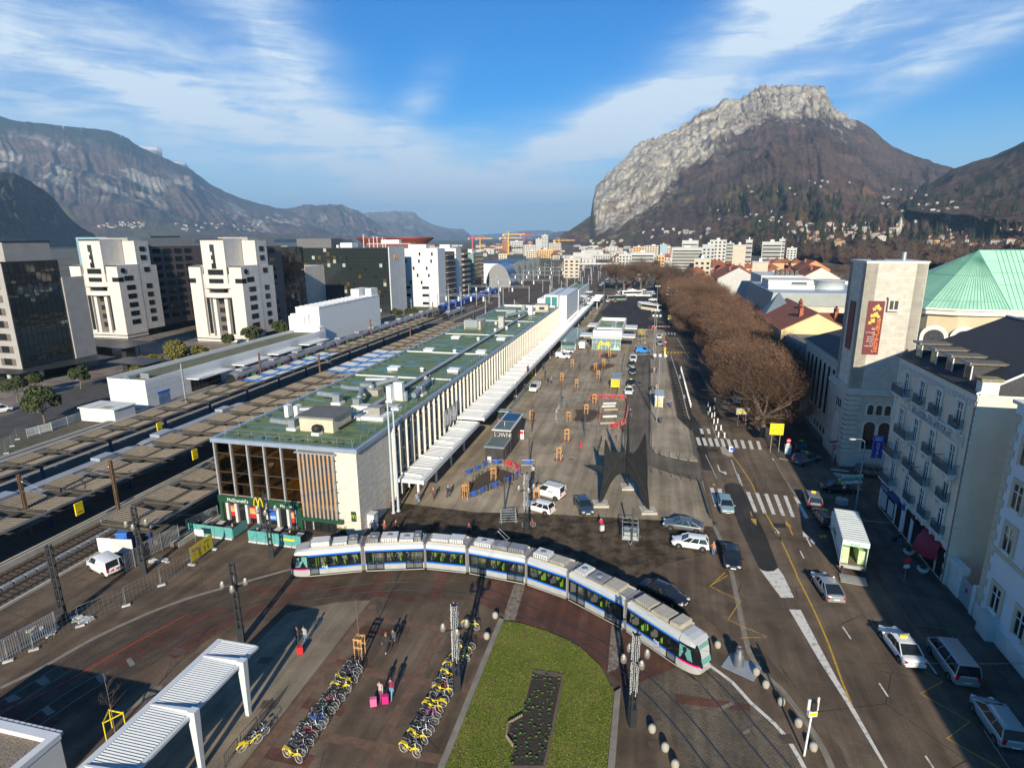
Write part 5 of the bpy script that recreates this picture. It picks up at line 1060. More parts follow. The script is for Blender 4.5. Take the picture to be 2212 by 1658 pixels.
   for y in (-1,1):
    q=MB(); q.add([(xb+sg*.1,y*1.2,1.3),(xb+sg*1.3,y*1.07,1.35),(xb+sg*1.05,y*1.1,2.35),(xb+sg*.5,y*1.19,2.5),(xb+sg*.1,y*1.2,2.5)],[(0,1,2,3,4)],WG); o=q.obj('cab_window',s)
    q=MB(); q.box(xb+sg*1.7,xb+sg*1.84,y*.45-.12,y*.45+.12,.75,.9,WHITE2); q.obj('headlight',s)
    q=MB(); q.cb((xb+sg*.75,y*1.34,2.3),(.12,.2,.35),BK); q.obj('mirror',s)
  if i<6:
   q=MB(); nd=(J[i+2]-J[i+1]); am=(math.atan2(nd.y,nd.x)-rz)/2
   for k in range(5):
    aa=am*(.4+k*.3); q.cb((L-.26+k*.13,0,1.72),(.09,2.34-(k%2)*.1,2.75),BEL if k not in(0,4) else SK_,aa)
   q.obj('bellows',s)
  if i==3:
   q=MB(); q.box(L/2-.6,L/2+.6,-.5,.5,3.2,3.35,DKM);
   for y in (-.3,.3): q.tube([(L/2-.5,y,3.4),(L/2+.9,y,4.2),(L/2-.2,y*.8,5.1)],.04,STEEL,5)
   q.tube([(L/2-.2,-.8,5.12),(L/2-.2,.8,5.12)],.05,DKM,5); q.obj('pantograph',s)
  if kind in('cab0','cab1'):
   o=text(0,'tag',.5,WHITE,(W(.25) if kind=='cab0' else W(.55),-hw-.02,1.12),(PI/2,0,0),.004,parent=s)
tram()
PAINTS={}
def paint(n,c,metal=.0):
 return mat('car_paint_'+n,c,.28,metal,.03,.8,0,.5,coat=.6)
CG=glass('car_glass',(.012,.017,.02),.05,.9); RIM=mat('alloy_rim',(.4,.41,.42),.3,.8,.1,5); TYRE=mat('tyre',(.018,.018,.018),.85,0,.1,5); HL=mat('headlamp',(.7,.72,.75),.1,.2,0,1,0,.9); TL=mat('tail_lamp',(.45,.01,.015),.2,0,0,1); PLATE=mat('number_plate',(.7,.7,.66),.5,0,.05,5); TRIM=mat('car_trim',(.02,.02,.022),.6,0,.05,5); UND=mat('underbody',(.01,.01,.01),.9,0,0,1)
KIND=dict(hatch=(4.0,1.72,1.46,.86,.93,(.03,.1,.56,.76)),sedan=(4.75,1.82,1.45,.86,.92,(.13,.3,.58,.75)),estate=(4.7,1.82,1.5,.88,.95,(.01,.08,.57,.76)),suv=(4.6,1.86,1.72,1.02,1.08,(.02,.09,.6,.77)),mpv=(4.5,1.82,1.62,.95,1.02,(.02,.09,.6,.82)),
 van=(4.3,1.82,1.84,1.02,1.1,(.01,.03,.64,.82)),bigvan=(5.2,2.0,2.45,1.15,1.25,(.01,.02,.76,.92)),minibus=(4.85,1.92,1.97,1.05,1.12,(.01,.035,.74,.92)),coupe=(4.6,1.8,1.42,.84,.9,(.07,.3,.58,.76)))
MC_={}
def wheel_mesh(r):
 k=('w',r)
 if k not in MC_:
  b=MB(); b.tube([(0,-.1,0),(0,.1,0)],r,TYRE,16,False); b.add([(math.cos(2*PI*i/16)*r,-.1,math.sin(2*PI*i/16)*r) for i in range(16)],[list(range(16))],TYRE); b.add([(math.cos(2*PI*i/16)*r,.1,math.sin(2*PI*i/16)*r) for i in range(16)],[list(range(16))[::-1]],TYRE)
  q=MB()
  for sg in (-1,1):
   q.add([(math.cos(2*PI*i/12)*r*.62,sg*.103,math.sin(2*PI*i/12)*r*.62) for i in range(12)],[list(range(12))[::sg]],TRIM)
   for i in range(5): a=2*PI*i/5; q.cb((math.cos(a)*r*.34,sg*.11,math.sin(a)*r*.34),(r*.58,.02,r*.2),RIM,0,0,-a)
  MC_[k]=(b.mesh('tyre'),q.mesh('rim'))
 return MC_[k]
def car_parts(kind,col):
 key=(kind,col.name)
 if key in MC_: return MC_[key]
 L,Wd,Hh,zb,zt,gf=KIND[kind]; w=Wd/2; out=[]; van=kind in('van','bigvan')
 X=lambda f: -L/2+f*L
 zr=zt if kind not in('sedan','coupe') else zt-.02
 secs=[(0,.86,.42,zr-.12),(.015,.93,.32,zr-.03),(.06,.985,.24,zr),(.2,1,.2,zr),(.5,1,.2,zt),(gf[3]-.02,1,.2,zt),(gf[3]+.04,.995,.2,zb+.03),(.93,.95,.24,zb-.08),(.985,.86,.32,zb-.2),(1,.76,.4,zb-.3)]
 b=MB(); rows=[]
 for f,k,z0,z1 in secs:
  x=X(f); q=w*k; m=(z0+z1)/2
  half=[(q*.88,z0),(q*.99,z0+.14),(q,m),(q*.97,z1-.07),(q*.9,z1),(q*.5,z1+.03)]
  rows.append([(x,y,z) for y,z in half]+[(x,-y,z) for y,z in half[::-1]])
 n=len(rows[0]); P=[p for r in rows for p in r]
 for j in range(len(rows)-1): b.add(P,[(j*n+k,(j+1)*n+k,(j+1)*n+(k+1)%n,j*n+(k+1)%n) for k in range(n)],col,True)
 b.add(rows[0],[list(range(n))],col); b.add(rows[-1],[list(range(n))[::-1]],col)
 b.box(X(.0)-.03,X(.04),-w*.86,w*.86,.32,.5,TRIM if kind in('van','mpv','bigvan') else col); b.box(X(.965),X(1)+.03,-w*.78,w*.78,.28,.44,TRIM)
 b.box(X(.985),X(1.)+.012,-w*.4,w*.4,zb-.34,zb-.22,TRIM)
 for f in (.17,.81):
  for sg in(-1,1): b.tube([(X(f),sg*(w-.2),.32),(X(f),sg*(w+.012),.32)],.385 if L<4.9 else .4,UND,14)
 out.append(('body',b.mesh('body'),None))
 a0,a1,a2,a3=[X(f) for f in gf]; wb=w*.93; wr=w*(.76 if not van else .88); z0=zt-.01; z1=Hh-.05
 B=[(a0,-wb,z0),(a3,-wb,z0),(a3,wb,z0),(a0,wb,z0)]; Tt=[(a1,-wr,z1),(a2,-wr,z1),(a2,wr,z1),(a1,wr,z1)]
 rb=MB(); rs=[(a1-.02,.97),(a1+.15,1.),((a1+a2)/2,1.),(a2-.1,1),(a2+.03,.96)]; rows=[]
 for x,k in rs: e=0 if k==1 else -.03; rows.append([(x,-wr*k-.02,z1-.02),(x,-wr*k*.8,z1+.045+e),(x,0,z1+.06+e),(x,wr*k*.8,z1+.045+e),(x,wr*k+.02,z1-.02)])
 P=[p for r in rows for p in r]
 for j in range(4): rb.add(P,[(j*5+k,j*5+k+1,(j+1)*5+k+1,(j+1)*5+k) for k in range(4)],col,True)
 rb.add(Tt,[(0,1,2,3)],col)
 for i in range(4): rb.tube([B[i],Tt[i]],.05,col,5)
 lerp=lambda p,q,t: tuple(u+(v-u)*t for u,v in zip(p,q))
 for f in ((.36,.68) if not van else (.62,)):
  for sg in (0,1):
   p=lerp(B[0 if sg==0 else 3],B[1 if sg==0 else 2],f); q=lerp(Tt[0 if sg==0 else 3],Tt[1 if sg==0 else 2],f); rb.tube([p,q],.045,col if kind!='sedan' else TRIM,4)
 if van:
  for sg in (0,1):
   i0,i1=(0,1) if sg==0 else (3,2); rb.add([B[i0],lerp(B[i0],B[i1],.62),lerp(Tt[i0],Tt[i1],.62),Tt[i0]],[(0,1,2,3)] if sg==0 else [(3,2,1,0)],col)
  rb.add([(a0-.02,-wb*.6,z0),(a0-.02,-wb*.5,z0),(a1-.02,-wr*.5,z1),(a1-.02,-wr*.6,z1)],[(0,1,2,3)],col)
 out.append(('roof',rb.mesh('roof'),None))
 def pane(name,p,e=.012):
  q=MB(); q.add(p,[list(range(len(p)))],CG); out.append((name,q.mesh(name),None))
 pane('windscreen',[B[1],B[2],Tt[2],Tt[1]])
 if kind=='bigvan': q=MB(); q.add([B[3],B[0],Tt[0],Tt[3]],[(0,1,2,3)],col); out.append(('rear_door',q.mesh('rear_door'),None))
 else: pane('rear_window',[B[3],B[0],Tt[0],Tt[3]])
 f0=.62 if van else 0
 pane('side_window',[lerp(B[0],B[1],f0),B[1],Tt[1],lerp(Tt[0],Tt[1],f0)]); pane('side_window',[B[2],lerp(B[3],B[2],f0),lerp(Tt[3],Tt[2],f0),Tt[2]])
 for sg in (-1,1):
  q=MB(); q.cb((X(.975),sg*w*.62,zb-.2),(.22,.34,.15),HL,-sg*.45); out.append(('headlight',q.mesh('headlight'),None))
  q=MB(); q.cb((X(.008),sg*w*.74,zr-.18),(.1,.3,.2 if kind in('sedan','coupe') else .34),TL,sg*.2); out.append(('tail_light',q.mesh('tail_light'),None))
  q=MB(); q.cb((a3-.18,sg*(w+.07),zt+.05),(.1,.18,.13),col); out.append(('mirror',q.mesh('mirror'),None))
 q=MB(); q.box(X(0)-.05,X(0)-.03,-.26,.26,.52,.63,PLATE); q.box(X(1)+.03,X(1)+.05,-.26,.26,.42,.53,PLATE); out.append(('number_plate',q.mesh('number_plate'),None))
 MC_[key]=out; return out
def car(kind,col,label,loc,head,group=None,sign=None,name=None,rack=False):
 nm=name or {'van':'van','bigvan':'van','minibus':'minibus'}.get(kind,'parked_car'); cat='van' if 'van' in nm or nm=='minibus' else 'car'
 t=thing(nm,label,cat,loc,head,group); L,Wd=KIND[kind][:2]
 for n_,me,_ in car_parts(kind,col): inst(me,n_,t)
 ty,ri=wheel_mesh(.32 if L<4.9 else .35); r=.32 if L<4.9 else .35
 for f in(.17,.81):
  for sg in(-1,1): o=inst(ty,'wheel',t,(-L/2+f*L,sg*(Wd/2-.1),r)); inst(ri,'rim',o)
 Hh=KIND[kind][2]
 if sign: q=MB(); q.cb((-.1,0,Hh+.09),(.2,.55,.15),mat('taxi_sign',(.75,.62,.02),.5,0,.02,1) if sign==1 else mat('taxi_sign_green',(.25,.6,.03),.5,0,.02,1)); q.obj('taxi_sign',t)
 if rack:
  q=MB()
  for y in (-.6,.6): q.box(-L*.42,L*.1,y-.03,y+.03,Hh+.06,Hh+.16,STEEL)
  for k in range(6): q.box(-L*.42+k*.44,-L*.4+k*.44,-.6,.6,Hh+.1,Hh+.15,STEEL)
  q.obj('roof_rack',t)
 return t
def wcar(kind,col,label,c,fw,rw,side,**k):
 """placed by the ground contact of the two wheels on its visible side"""
 f=K(c,*fw); r=K(c,*rw); d=(f-r); d.z=0; d.normalize(); L,Wd=KIND[kind][:2]
 n=Vector((-d.y,d.x,0)); n=-n if side=='L' else n          # towards the car's hidden side
 ctr=(f+r)/2+n*(Wd/2-.1)-d*(L*(.49-.5)); return car(kind,col,label,(ctr.x,ctr.y,.0),math.atan2(d.y,d.x),**k)
PW=paint('white',(.72,.72,.71)); PK_=paint('black',(.012,.013,.016)); PNV=paint('navy',(.012,.022,.045)); PSL=paint('silver',(.38,.41,.42),.5); PGR=paint('grey',(.15,.155,.165),.4); PLB=paint('ice_blue',(.27,.4,.42),.3); PBL=paint('sky_blue',(.02,.2,.55)); PDB=paint('dark_blue_grey',(.05,.075,.11),.3); PSG=paint('slate',(.1,.11,.14),.4); PRD=paint('red',(.4,.03,.03)); PCH=paint('champagne',(.3,.27,.24),.4)
v=wcar('van',PW,'small white van with red and white rear chevrons parked by the railway fence','A2',(662,1252),(775,1310),'L')
q=MB()
for i in range(7): q.cb((-2.19,-.72+i*.24,.82),(.03,.13,.26),RED if i%2==0 else WHITE,0,.5);
q.obj('rear_chevron',v)
v=wcar('van',PW,'white van with long roof rack and dark lettering parked beside a staked sapling','B2',(553,625),(712,667),'L',rack=True); text(0,'SPIE',.42,mat('letter_navy',(.02,.03,.1),.5,0,0,1),(-.35,.925,.98),(PI/2,0,PI),.008,parent=v)
o=None
wcar('hatch',PW,'white hatchback behind the black lamp column, tail towards the sculpture','B2',(455,752),(635,803),'L'); wcar('sedan',PDB,'old dark blue saloon driving towards the tram beside the sculpture foot','B2',(928,785),(882,700),'R')
wcar('coupe',PGR,'long grey saloon parked below the right foot of the sculpture','B2',(1727,928),(1955,960),'L'); wcar('hatch',PW,'white hatchback parked next to the long grey saloon','B2',(1802,1088),(2010,1118),'L')
wcar('sedan',PK_,'black saloon facing the camera next to the woman in the orange coat','B4',(545,1575),(523,1400),'R'); wcar('sedan',PK_,'long black saloon half hidden behind the front end of the tram','B2',(1770,1625),(1480,1490),'R')
wcar('hatch',PLB,'pale blue hatchback driving over the dark asphalt patch','B4',(503,968),(472,875),'R'); wcar('coupe',PSL,'silver green coupe seen from behind beside the tail lift of the truck','B6',(508,1275),(592,1400),'L')
wcar('sedan',PW,'white taxi with yellow roof sign driving past the silver minibus','B7',(1070,525),(1192,690),'L',sign=1); wcar('minibus',PSL,'silver minibus with dark windows parked at the right hand kerb','B7',(1450,628),(1607,850),'L')
wcar('mpv',PLB,'pale blue family car parked at the kerb in the bottom right corner','B7',(1808,1112),(1962,1340),'L'); wcar('mpv',PCH,'grey brown taxi with yellow roof sign standing by the second zebra crossing','B4',(1418,800),(1462,915),'L',sign=1)
wcar('estate',PK_,'black estate taxi parked directly in front of the truck cab','B4',(1523,1000),(1608,1122),'L',sign=1); wcar('sedan',PK_,'black taxi crossing the side street in front of the hotel','B4',(1955,765),(1715,750),'R',sign=2)
wcar('suv',PSG,'grey blue off roader taxi turning into the side street by the tree','B4',(1556,418),(1440,450),'R',sign=2); wcar('sedan',PK_,'dark saloon with red tail lamps half under the first plane tree','B4',(1318,232),(1335,285),'L',sign=2)
wcar('mpv',PGR,'dark grey family car parked against the church wall','B6',(1065,432),(918,415),'R')
hd=math.atan2(-CA,-SA)
for i,(x,y,k,c_,l) in enumerate(((1360,1045,'sedan',PW,'white taxi at the head of the taxi queue'),(1377,975,'sedan',PK_,'black taxi second in the queue, right behind the white one'),(1395,866,'sedan',PNV,'dark taxi third in the queue, after the gap'),(1383,806,'hatch',PNV,'dark taxi fourth in the queue, in front of the last white car'),(1398,763,'suv',PW,'white car at the tail of the taxi queue'))):
 p=K('B1',x,y); car(k,c_,l,(p.x,p.y,.016),hd,group='taxis waiting in the rank',sign=1 if i<4 else None)
p=K('B1',528,1022); car('van',PW,'white van with roof rack facing the camera by the underpass railing',(p.x,p.y,.012),hd-.08,rack=True)
wcar('van',PW,'white van parked side on near the glass shelter','B1',(812,742),(735,737),'R'); wcar('hatch',PW,'white hatchback with a door ajar in front of the glass shelter','D6',(565,962),(668,970),'L')
p=K('D6',852,895); car('bigvan',PW,'tall white van seen from behind beside the glass bicycle pavilion',(p.x,p.y,.012),hd+PI)
wcar('van',PBL,'bright blue van standing at the end of the taxi lane','D6',(1800,968),(1680,970),'R')
for x,y,l,c_ in ((1975,750,'white car waiting behind the barrier, the farther of two',PW),(1988,845,'silver car waiting behind the barrier, the nearer of two',PSL)): p=K('D6',x,y); car('hatch',c_,l,(p.x,p.y,.02),hd)
wcar('van',PW,'white van at the left picture edge on the west road','A1',(62,1563),(-50,1585),'R')
tf=K('B6',655,950); tr_=K('B6',712,1185); d=(tf-tr_); d.z=0; d.normalize(); ang=math.atan2(d.y,d.x)
T=thing('box_truck','white and green box truck with open rear and lowered tail lift','truck',(tr_.x,tr_.y,.0),ang)
TW=mat('truck_white',(.62,.66,.63),.5,0,.08,1); TG=mat('truck_green',(.02,.25,.06),.5,0,.05,1)
b=MB(); b.box(0,7.6,-2.4,-2.34,1.05,3.75,TW); b.box(0,7.6,-.06,0,1.05,3.75,TW); b.box(7.5,7.6,-2.34,-.06,1.05,3.75,TW); b.box(0,7.6,-2.34,-.06,1.0,1.12,mat('truck_floor',(.16,.12,.08),.8,0,.2,2)); b.box(0,7.6,-2.38,-.02,.85,1.0,DKM)
b.box(0,7.55,-.015,.01,1.05,1.5,TW); b.box(0,7.55,-.005,.015,1.5,1.62,TG); b.obj('cargo_box',T)
b=MB(); b.box(-.15,7.62,-2.42,.02,3.75,3.82,TW)
for i in range(14): b.cb((.3+i*.54,-1.2,3.83),(.28,2.3,.03),TW,0,0,.05)
b.box(-.2,-.05,-2.42,.02,3.25,3.84,TW); b.box(-.215,-.2,-2.42,.02,3.22,3.3,TG); b.obj('roof_tarp',T)
text(0,'anett',1.1,TG,(6.2,.03,1.9),(PI/2,0,PI),.01,parent=T); text(0,'anett',.42,TG,(-.22,-.7,3.38),(PI/2,0,-PI/2),.01,parent=T)
b=MB();
for k in range(4): b.box(.15+k*.8,.85+k*.8,-.75,-.12,1.12,2.9,mat('laundry_cage',(.45,.6,.3),.7,0,.4,8)); b.box(.4+k*.8,1.0+k*.8,-2.3,-1.65,1.12,2.6,MATS['laundry_cage'])
b.obj('roll_cage',T); b=MB(); b.box(-2.0,-.35,-2.4,-.0,.05,.12,mat('tail_lift_steel',(.36,.35,.34),.5,.4,.15,3)); b.obj('tail_lift',T)
b=MB(); b.box(-.12,.0,-2.4,0,.7,1.05,GREYM); b.box(-.35,0,-2.2,-2.05,.1,.9,DKM); b.box(-.35,0,-.35,-.2,.1,.9,DKM); b.obj('lift_frame',T)
for y in (-.25,-2.15): q=MB(); q.box(-.14,-.1,y-.14,y+.14,.75,.92,TL); q.obj('tail_light',T)
b=MB(); b.box(7.7,9.6,-2.3,-.1,.5,2.6,TW); b.box(8.6,9.65,-2.2,-.2,1.6,2.45,CG); b.obj('cab',T)
ty,ri=wheel_mesh(.45)
for x in (1.9,8.6):
 for y in (-.2,-2.2): o=inst(ty,'wheel',T,(x,y,.45)); inst(ri,'rim',o)
def bus(label,loc,head,L,bodym,band,low=None,Hh=3.4,group=None,patch=None,roofbox=True):
 t=thing('coach',label,'bus',(loc.x,loc.y,.02),head,group); w=1.25; b=MB()
 pr=[(-w,.35),(-w,1.3),(-w,2.7),(-w*.96,Hh-.25),(-w*.8,Hh),(w*.8,Hh),(w*.96,Hh-.25),(w,2.7),(w,1.3),(w,.35)]; n=len(pr)
 secs=[(-L/2,.96),(-L/2+.3,1),(L/2-.6,1),(L/2-.1,.93),(L/2,.85)]; P=[(x,y*k,z) for x,k in secs for y,z in pr]
 for j in range(4): b.add(P,[(j*n+k,j*n+k+1,(j+1)*n+k+1,(j+1)*n+k) for k in range(n-1)],bodym,True)
 b.add(P[:n],[list(range(n))],bodym); b.add(P[-n:],[list(range(n))[::-1]],bodym)
 if low:
  for y in (-w-.01,w): b.box(-L/2+.1,L/2-.4,y,y+.01,1.15,1.55,low)
 b.obj('body',t)
 for sg in (-1,1): q=MB(); y=sg*(w+.012); q.box(-L/2+.4,L/2-.5,y-.012,y+.012,1.65,2.75,CG); q.obj('side_window',t)
 q=MB(); q.box(L/2-.12,L/2+.02,-1.05,1.05,1.2,2.9,CG); q.obj('windscreen',t); q=MB(); q.box(-L/2-.02,-L/2+.1,-1,1,1.9,2.8,CG); q.obj('rear_window',t)
 if roofbox: q=MB(); q.box(-L*.2,L*.05,-.8,.8,Hh,Hh+.22,LGREY); q.obj('roof_unit',t)
 ty,ri=wheel_mesh(.48)
 for x in (-L*.28,L*.28):
  for y in (-1.12,1.12): o=inst(ty,'wheel',t,(x,y,.48)); inst(ri,'rim',o)
 if patch: patch(t,w,L)
 return t
def ends(c,a,b_): p,q=K(c,*a),K(c,*b_); m=(p+q)/2; d=q-p; return m,math.atan2(d.y,d.x),d.length
def sunp(t,w,L):
 q=MB(); q.add([(-1.5+math.cos(PI*i/10)*1.6,-w-.02,.5+math.sin(PI*i/10)*1.9) for i in range(11)],[list(range(11))],YEL); q.cb((1.4,-w-.015,1.5),(.7,.02,2.2),RED,0,0,.5); q.obj('side_emblem',t)
def streak(t,w,L):
 q=MB(); r=random.Random(3)
 for i in range(16): q.box(-L*.3+i*.45,-L*.3+i*.45+r.uniform(.2,.45),-w-.02,-w-.012,.7+r.uniform(0,.2),1.2+r.uniform(0,.3),r.choice((GRN,PURP2,mat('magenta',(.5,.02,.3),.5,0,0,1))))
 for i in range(16): q.box(-L*.3+i*.45,-L*.3+i*.45+r.uniform(.2,.45),w+.012,w+.02,.7,1.3,r.choice((GRN,PURP2)))
 q.obj('side_graphic',t)
m,a,l=ends('D6',(1475,198),(1212,208)); m.y+=1.2; bus('grey coach with coloured side graphics standing at the far edge of the coach park',m,a,11.5,mat('coach_grey',(.2,.19,.2),.35,.2,.1,1),DKM,patch=streak)
m,a,l=ends('D6',(1690,128),(1465,132)); m.y+=1.2; bus('white coach with a yellow sun emblem on its side, under the far plane trees',m,a,12,PW,DKM,patch=lambda t,w,L: (sunp(t,-w,L)))
for i in range(3):
 m,a,l=ends('D6',(1715,322),(2020,367)); off=Vector((math.sin(AZ)*1,math.cos(AZ),0))*(3.9*i)+Vector((-.8*i,1.2,0))
 bus('white bus with a broad yellow band, '+('the nearest of three side by side' if i==0 else 'the middle one of three side by side' if i==1 else 'the farthest of three side by side'),m+off,a,11.8,PW,DKM,YEL,3.1,'yellow banded buses parked side by side')
r=random.Random(12); pl=[PW,PK_,PSL,PGR,PRD,PW,PSL]
for i in range(34):
 s=266+i%17*11+r.uniform(-1,1); t=-8.4-(i//17)*4-i%17*.5
 p=S(s,t,.02); car('hatch' if i%3 else 'mpv',pl[i%7],'small parked car in the long line beside the far tracks',p,PI/2-AZ+(0 if i//17 else .0),group='cars lined up beside the far tracks')
for i in range(22):
 p=S(300+i//6*13+r.uniform(-1,1),-17-(i%6)*3.,.02); car('hatch' if i%2 else 'sedan',pl[(i*3)%7],'car parked under the far plane trees behind the coaches',p,r.choice((0,PI))-AZ+r.uniform(-.1,.1),group='cars parked under the far trees')
for i in range(12):
 p=S(56+i*6.2,-56.2,.02) if i%2 else S(58+i*6.4,-50.2,.02); car('hatch',pl[(i*2+1)%7],'parked car glimpsed through the branches of the plane tree avenue',p,PI/2-AZ,group='cars parked under the plane tree avenue')
p=K('D6',1882,195); car('mpv',PW,'lone white car beyond the yellow banded buses',(p.x,p.y,.02),PI*.93)
p=K('B2',1370,1005); t=thing('trailer','grey open frame trailer standing on the broken cobbles behind a thin pole','trailer',(p.x,p.y,0),-AZ+.05)
b=MB()
for x in (-.9,.9):
 for y in (-1.2,1.2): b.box(x-.04,x+.04,y-.04,y+.04,.5,2.,GALV)
for z in (.5,1.,1.5,2.):
 for y in (-1.2,1.2): b.box(-.9,.9,y-.03,y+.03,z-.03,z+.03,GALV)
 for x in (-.9,.9): b.box(x-.03,x+.03,-1.2,1.2,z-.03,z+.03,GALV)
b.obj('cage_frame',t); b=MB(); b.box(-.85,.85,-1.15,1.15,.55,.62,LGREY); b.box(-.7,.7,-.9,.8,.62,1.25,mat('crate_grey',(.3,.32,.32),.6,.1,.3,4)); b.obj('load',t); b=MB(); b.tube([(-.3,-1.2,.5),(0,-2.2,.45),(.3,-1.2,.5)],.05,GALV,5); b.tube([(0,-2.2,.45),(0,-2.2,0)],.04,DKM,5); b.obj('drawbar',t)
ty,ri=wheel_mesh(.32)
for x in (-1.05,1.05): o=inst(ty,'wheel',t,(x,0,.32),PI/2); inst(ri,'rim',o)
HOT=mat('hotel_render',(.66,.57,.43),.85,0,.08,.5); HTR=mat('hotel_stone_trim',(.62,.6,.55),.75,0,.1,1.2); CSTN=mat('church_stone',(.5,.46,.39),.85,0,.12,.9,.1); CSTN2=mat('church_stone_pale',(.62,.58,.5),.8,0,.1,.9); IRON=mat('blue_green_iron',(.02,.075,.11),.5,.2,.15,3); WFR=mat('window_white',(.7,.7,.67),.5,0,.05,2)
def brickify(name,base,w,h,dark=.72,mort=.015):
 if name in MATS: return MATS[name]
 m=mat(name,base,.85,0,.12,1.); nt=m.node_tree; b=nt.nodes['Principled BSDF']; tc=N(nt,'ShaderNodeTexCoord').outputs['Object']
 sx=N(nt,'ShaderNodeSeparateXYZ'); nt.links.new(tc,sx.inputs[0]); cb=N(nt,'ShaderNodeCombineXYZ'); nt.links.new(math_(nt,'ADD',sx.outputs[0],sx.outputs[1]),cb.inputs[0]); nt.links.new(sx.outputs[2],cb.inputs[1])
 br=N(nt,'ShaderNodeTexBrick'); br.inputs['Scale'].default_value=1; br.inputs['Brick Width'].default_value=w; br.inputs['Row Height'].default_value=h; br.inputs['Mortar Size'].default_value=mort
 br.inputs['Color1'].default_value=(1,1,1,1); br.inputs['Color2'].default_value=(.86,.86,.86,1); br.inputs['Mortar'].default_value=(dark,)*3+(1,); nt.links.new(cb.outputs[0],br.inputs[0])
 old=b.inputs['Base Color'].links[0].from_socket; nt.links.new(mixc(nt,1.,old,br.outputs[0],'MULTIPLY'),b.inputs['Base Color']); return m
ASH=brickify('church_ashlar',(.5,.46,.39),1.1,.5); ASHP=brickify('tower_ashlar',(.6,.55,.46),1.2,.55,.85)
def twin_window(w=1.15,h=2.2):
 b=MB(); b.box(-w/2,w/2,-.02,.05,0,h,DGLASS); b.box(-.05,.05,-.07,-.02,0,h,WFR); b.box(-w/2,w/2,-.06,-.02,h*.7,h*.7+.07,WFR)
 for x in (-w/2,w/2-.08): b.box(x,x+.08,-.07,-.02,0,h,WFR)
 b.box(-w/2-.28,-w/2,-.14,-.02,-.1,h+.15,HTR); b.box(w/2,w/2+.28,-.14,-.02,-.1,h+.15,HTR); b.box(-w/2-.34,w/2+.34,-.18,-.02,h+.15,h+.42,HTR); b.box(-w/2-.3,w/2+.3,-.2,-.02,-.25,-.1,HTR); return b.mesh('window')
TWN=twin_window()
def balcony(w,d=.75):
 b=MB(); b.box(-w/2,w/2,-d,0,-.18,0,HTR); n=int(w/.14)
 for i in range(n+1): x=-w/2+w*i/n; b.box(x-.015,x+.015,-d,-d+.03,0,.95,IRON)
 for x in (-w/2,w/2-.03):
  for k in range(5): b.box(x,x+.03,-d+k*.16,-d+k*.16+.03,0,.95,IRON)
  b.box(x,x+.03,-d,0,.93,.98,IRON)
 b.box(-w/2,w/2,-d,-d+.04,.93,.99,IRON); b.box(-w/2,w/2,-d+.005,-d+.02,.15,.62,IRON)
 for x in (-w*.36,w*.36): b.cb((x,-.3,-.45),(.22,.5,.55),HTR)
 return b.mesh('balcony')
hot=sthing('hotel','beige hotel with white stone trim, iron balconies and a dark slate roof','hotel',3.6,-61.6)
EV=19.6; LH=18.4
b=MB(); b.box(0,16,0,LH,0,EV,HOT); b.box(-.1,0,.0,LH,3.9,4.35,HTR); b.box(-.14,.0,0,LH,EV-.5,EV,HTR); b.box(-.22,16.1,-.1,LH+.2,EV,EV+.22,HTR)
for k in range(36): b.box(-.12,0,.3+k*.5,.5+k*.5,EV-1.25,EV-.5,HTR)
b.box(-.07,0,0,LH,7.55,7.8,HTR); b.box(-.16,0,1.2,14.2,14.15,14.3,HTR); b.box(-.2,0,1.2,14.2,15.2,15.38,HTR); b.box(-.1,0,1.2,14.2,14.3,15.2,mat('sign_band',(.5,.46,.4),.8,0,.1,1))
for y in (.0,LH-.5):
 for k in range(32): b.box(-.08,0,y,y+.5 if k%2 else y+.75 if y<1 else y+.5,.4+k*.6,.9+k*.6,HTR)
b.obj('wall',hot)
b=MB(); rz=25.2; rx=8.7
b.add([(-.35,-.2,EV+.2),(-.35,LH+.3,EV+.2),(rx,LH-2.8,rz),(rx,-.2,rz),(16.3,-.2,EV+.2),(16.3,LH+.3,EV+.2)],[(0,3,2,1),(3,4,5,2),(1,2,5),(0,4,3)],SLATE); b.obj('roof',hot)
b=MB(); b.tube([(-.4,-.22,EV+.25),(rx,-.22,rz+.05)],.12,WFR,5); b.tube([(rx,-.2,rz+.06),(rx,LH-2.8,rz+.06)],.14,ZINC,5); b.box(-.42,-.3,-.2,LH+.3,EV+.16,EV+.36,DKM); b.obj('roof_trim',hot)
b=MB(); b.box(-.1,1.3,-.3,.7,EV+.2,EV+1.5,HTR); b.prism([(-.3,-.5),(1.5,-.5),(1.5,.9),(-.3,.9)],EV+1.5,EV+1.75,mat('mossy_cap',(.2,.18,.1),.9,0,.3,4)); b.obj('parapet_pier',hot)
for y in (15.4,11.6,7.9,4.1):
 d=MB(); d.box(.6,.72,y-.65,y+.65,EV+.5,EV+2.2,WFR); d.box(.57,.6,y-.5,y+.5,EV+.7,EV+2.05,DGLASS); d.add([(.7,y-.68,EV+.5),(.7,y-.68,EV+2.3),(3.6,y-.68,EV+2.3)],[(0,1,2)],SLATE); d.add([(.7,y+.68,EV+.5),(.7,y+.68,EV+2.3),(3.6,y+.68,EV+2.3)],[(2,1,0)],WFR)
 d.box(.3,3.7,y-1.,y+1.,EV+2.3,EV+2.5,mat('dormer_slate',(.12,.105,.085),.85,0,.3,5)); d.box(.22,.3,y-1.05,y+1.05,EV+2.28,EV+2.55,ZINC); d.obj('dormer',hot)
ys=(15.6,11.4,7.4,2.8)
for z,hh in ((4.9,1),(8.3,1),(11.5,1),(15.9,1)):
 for y in ys: inst(TWN,'window',hot,(-.01,y,z),-PI/2,(1,1,1.05))
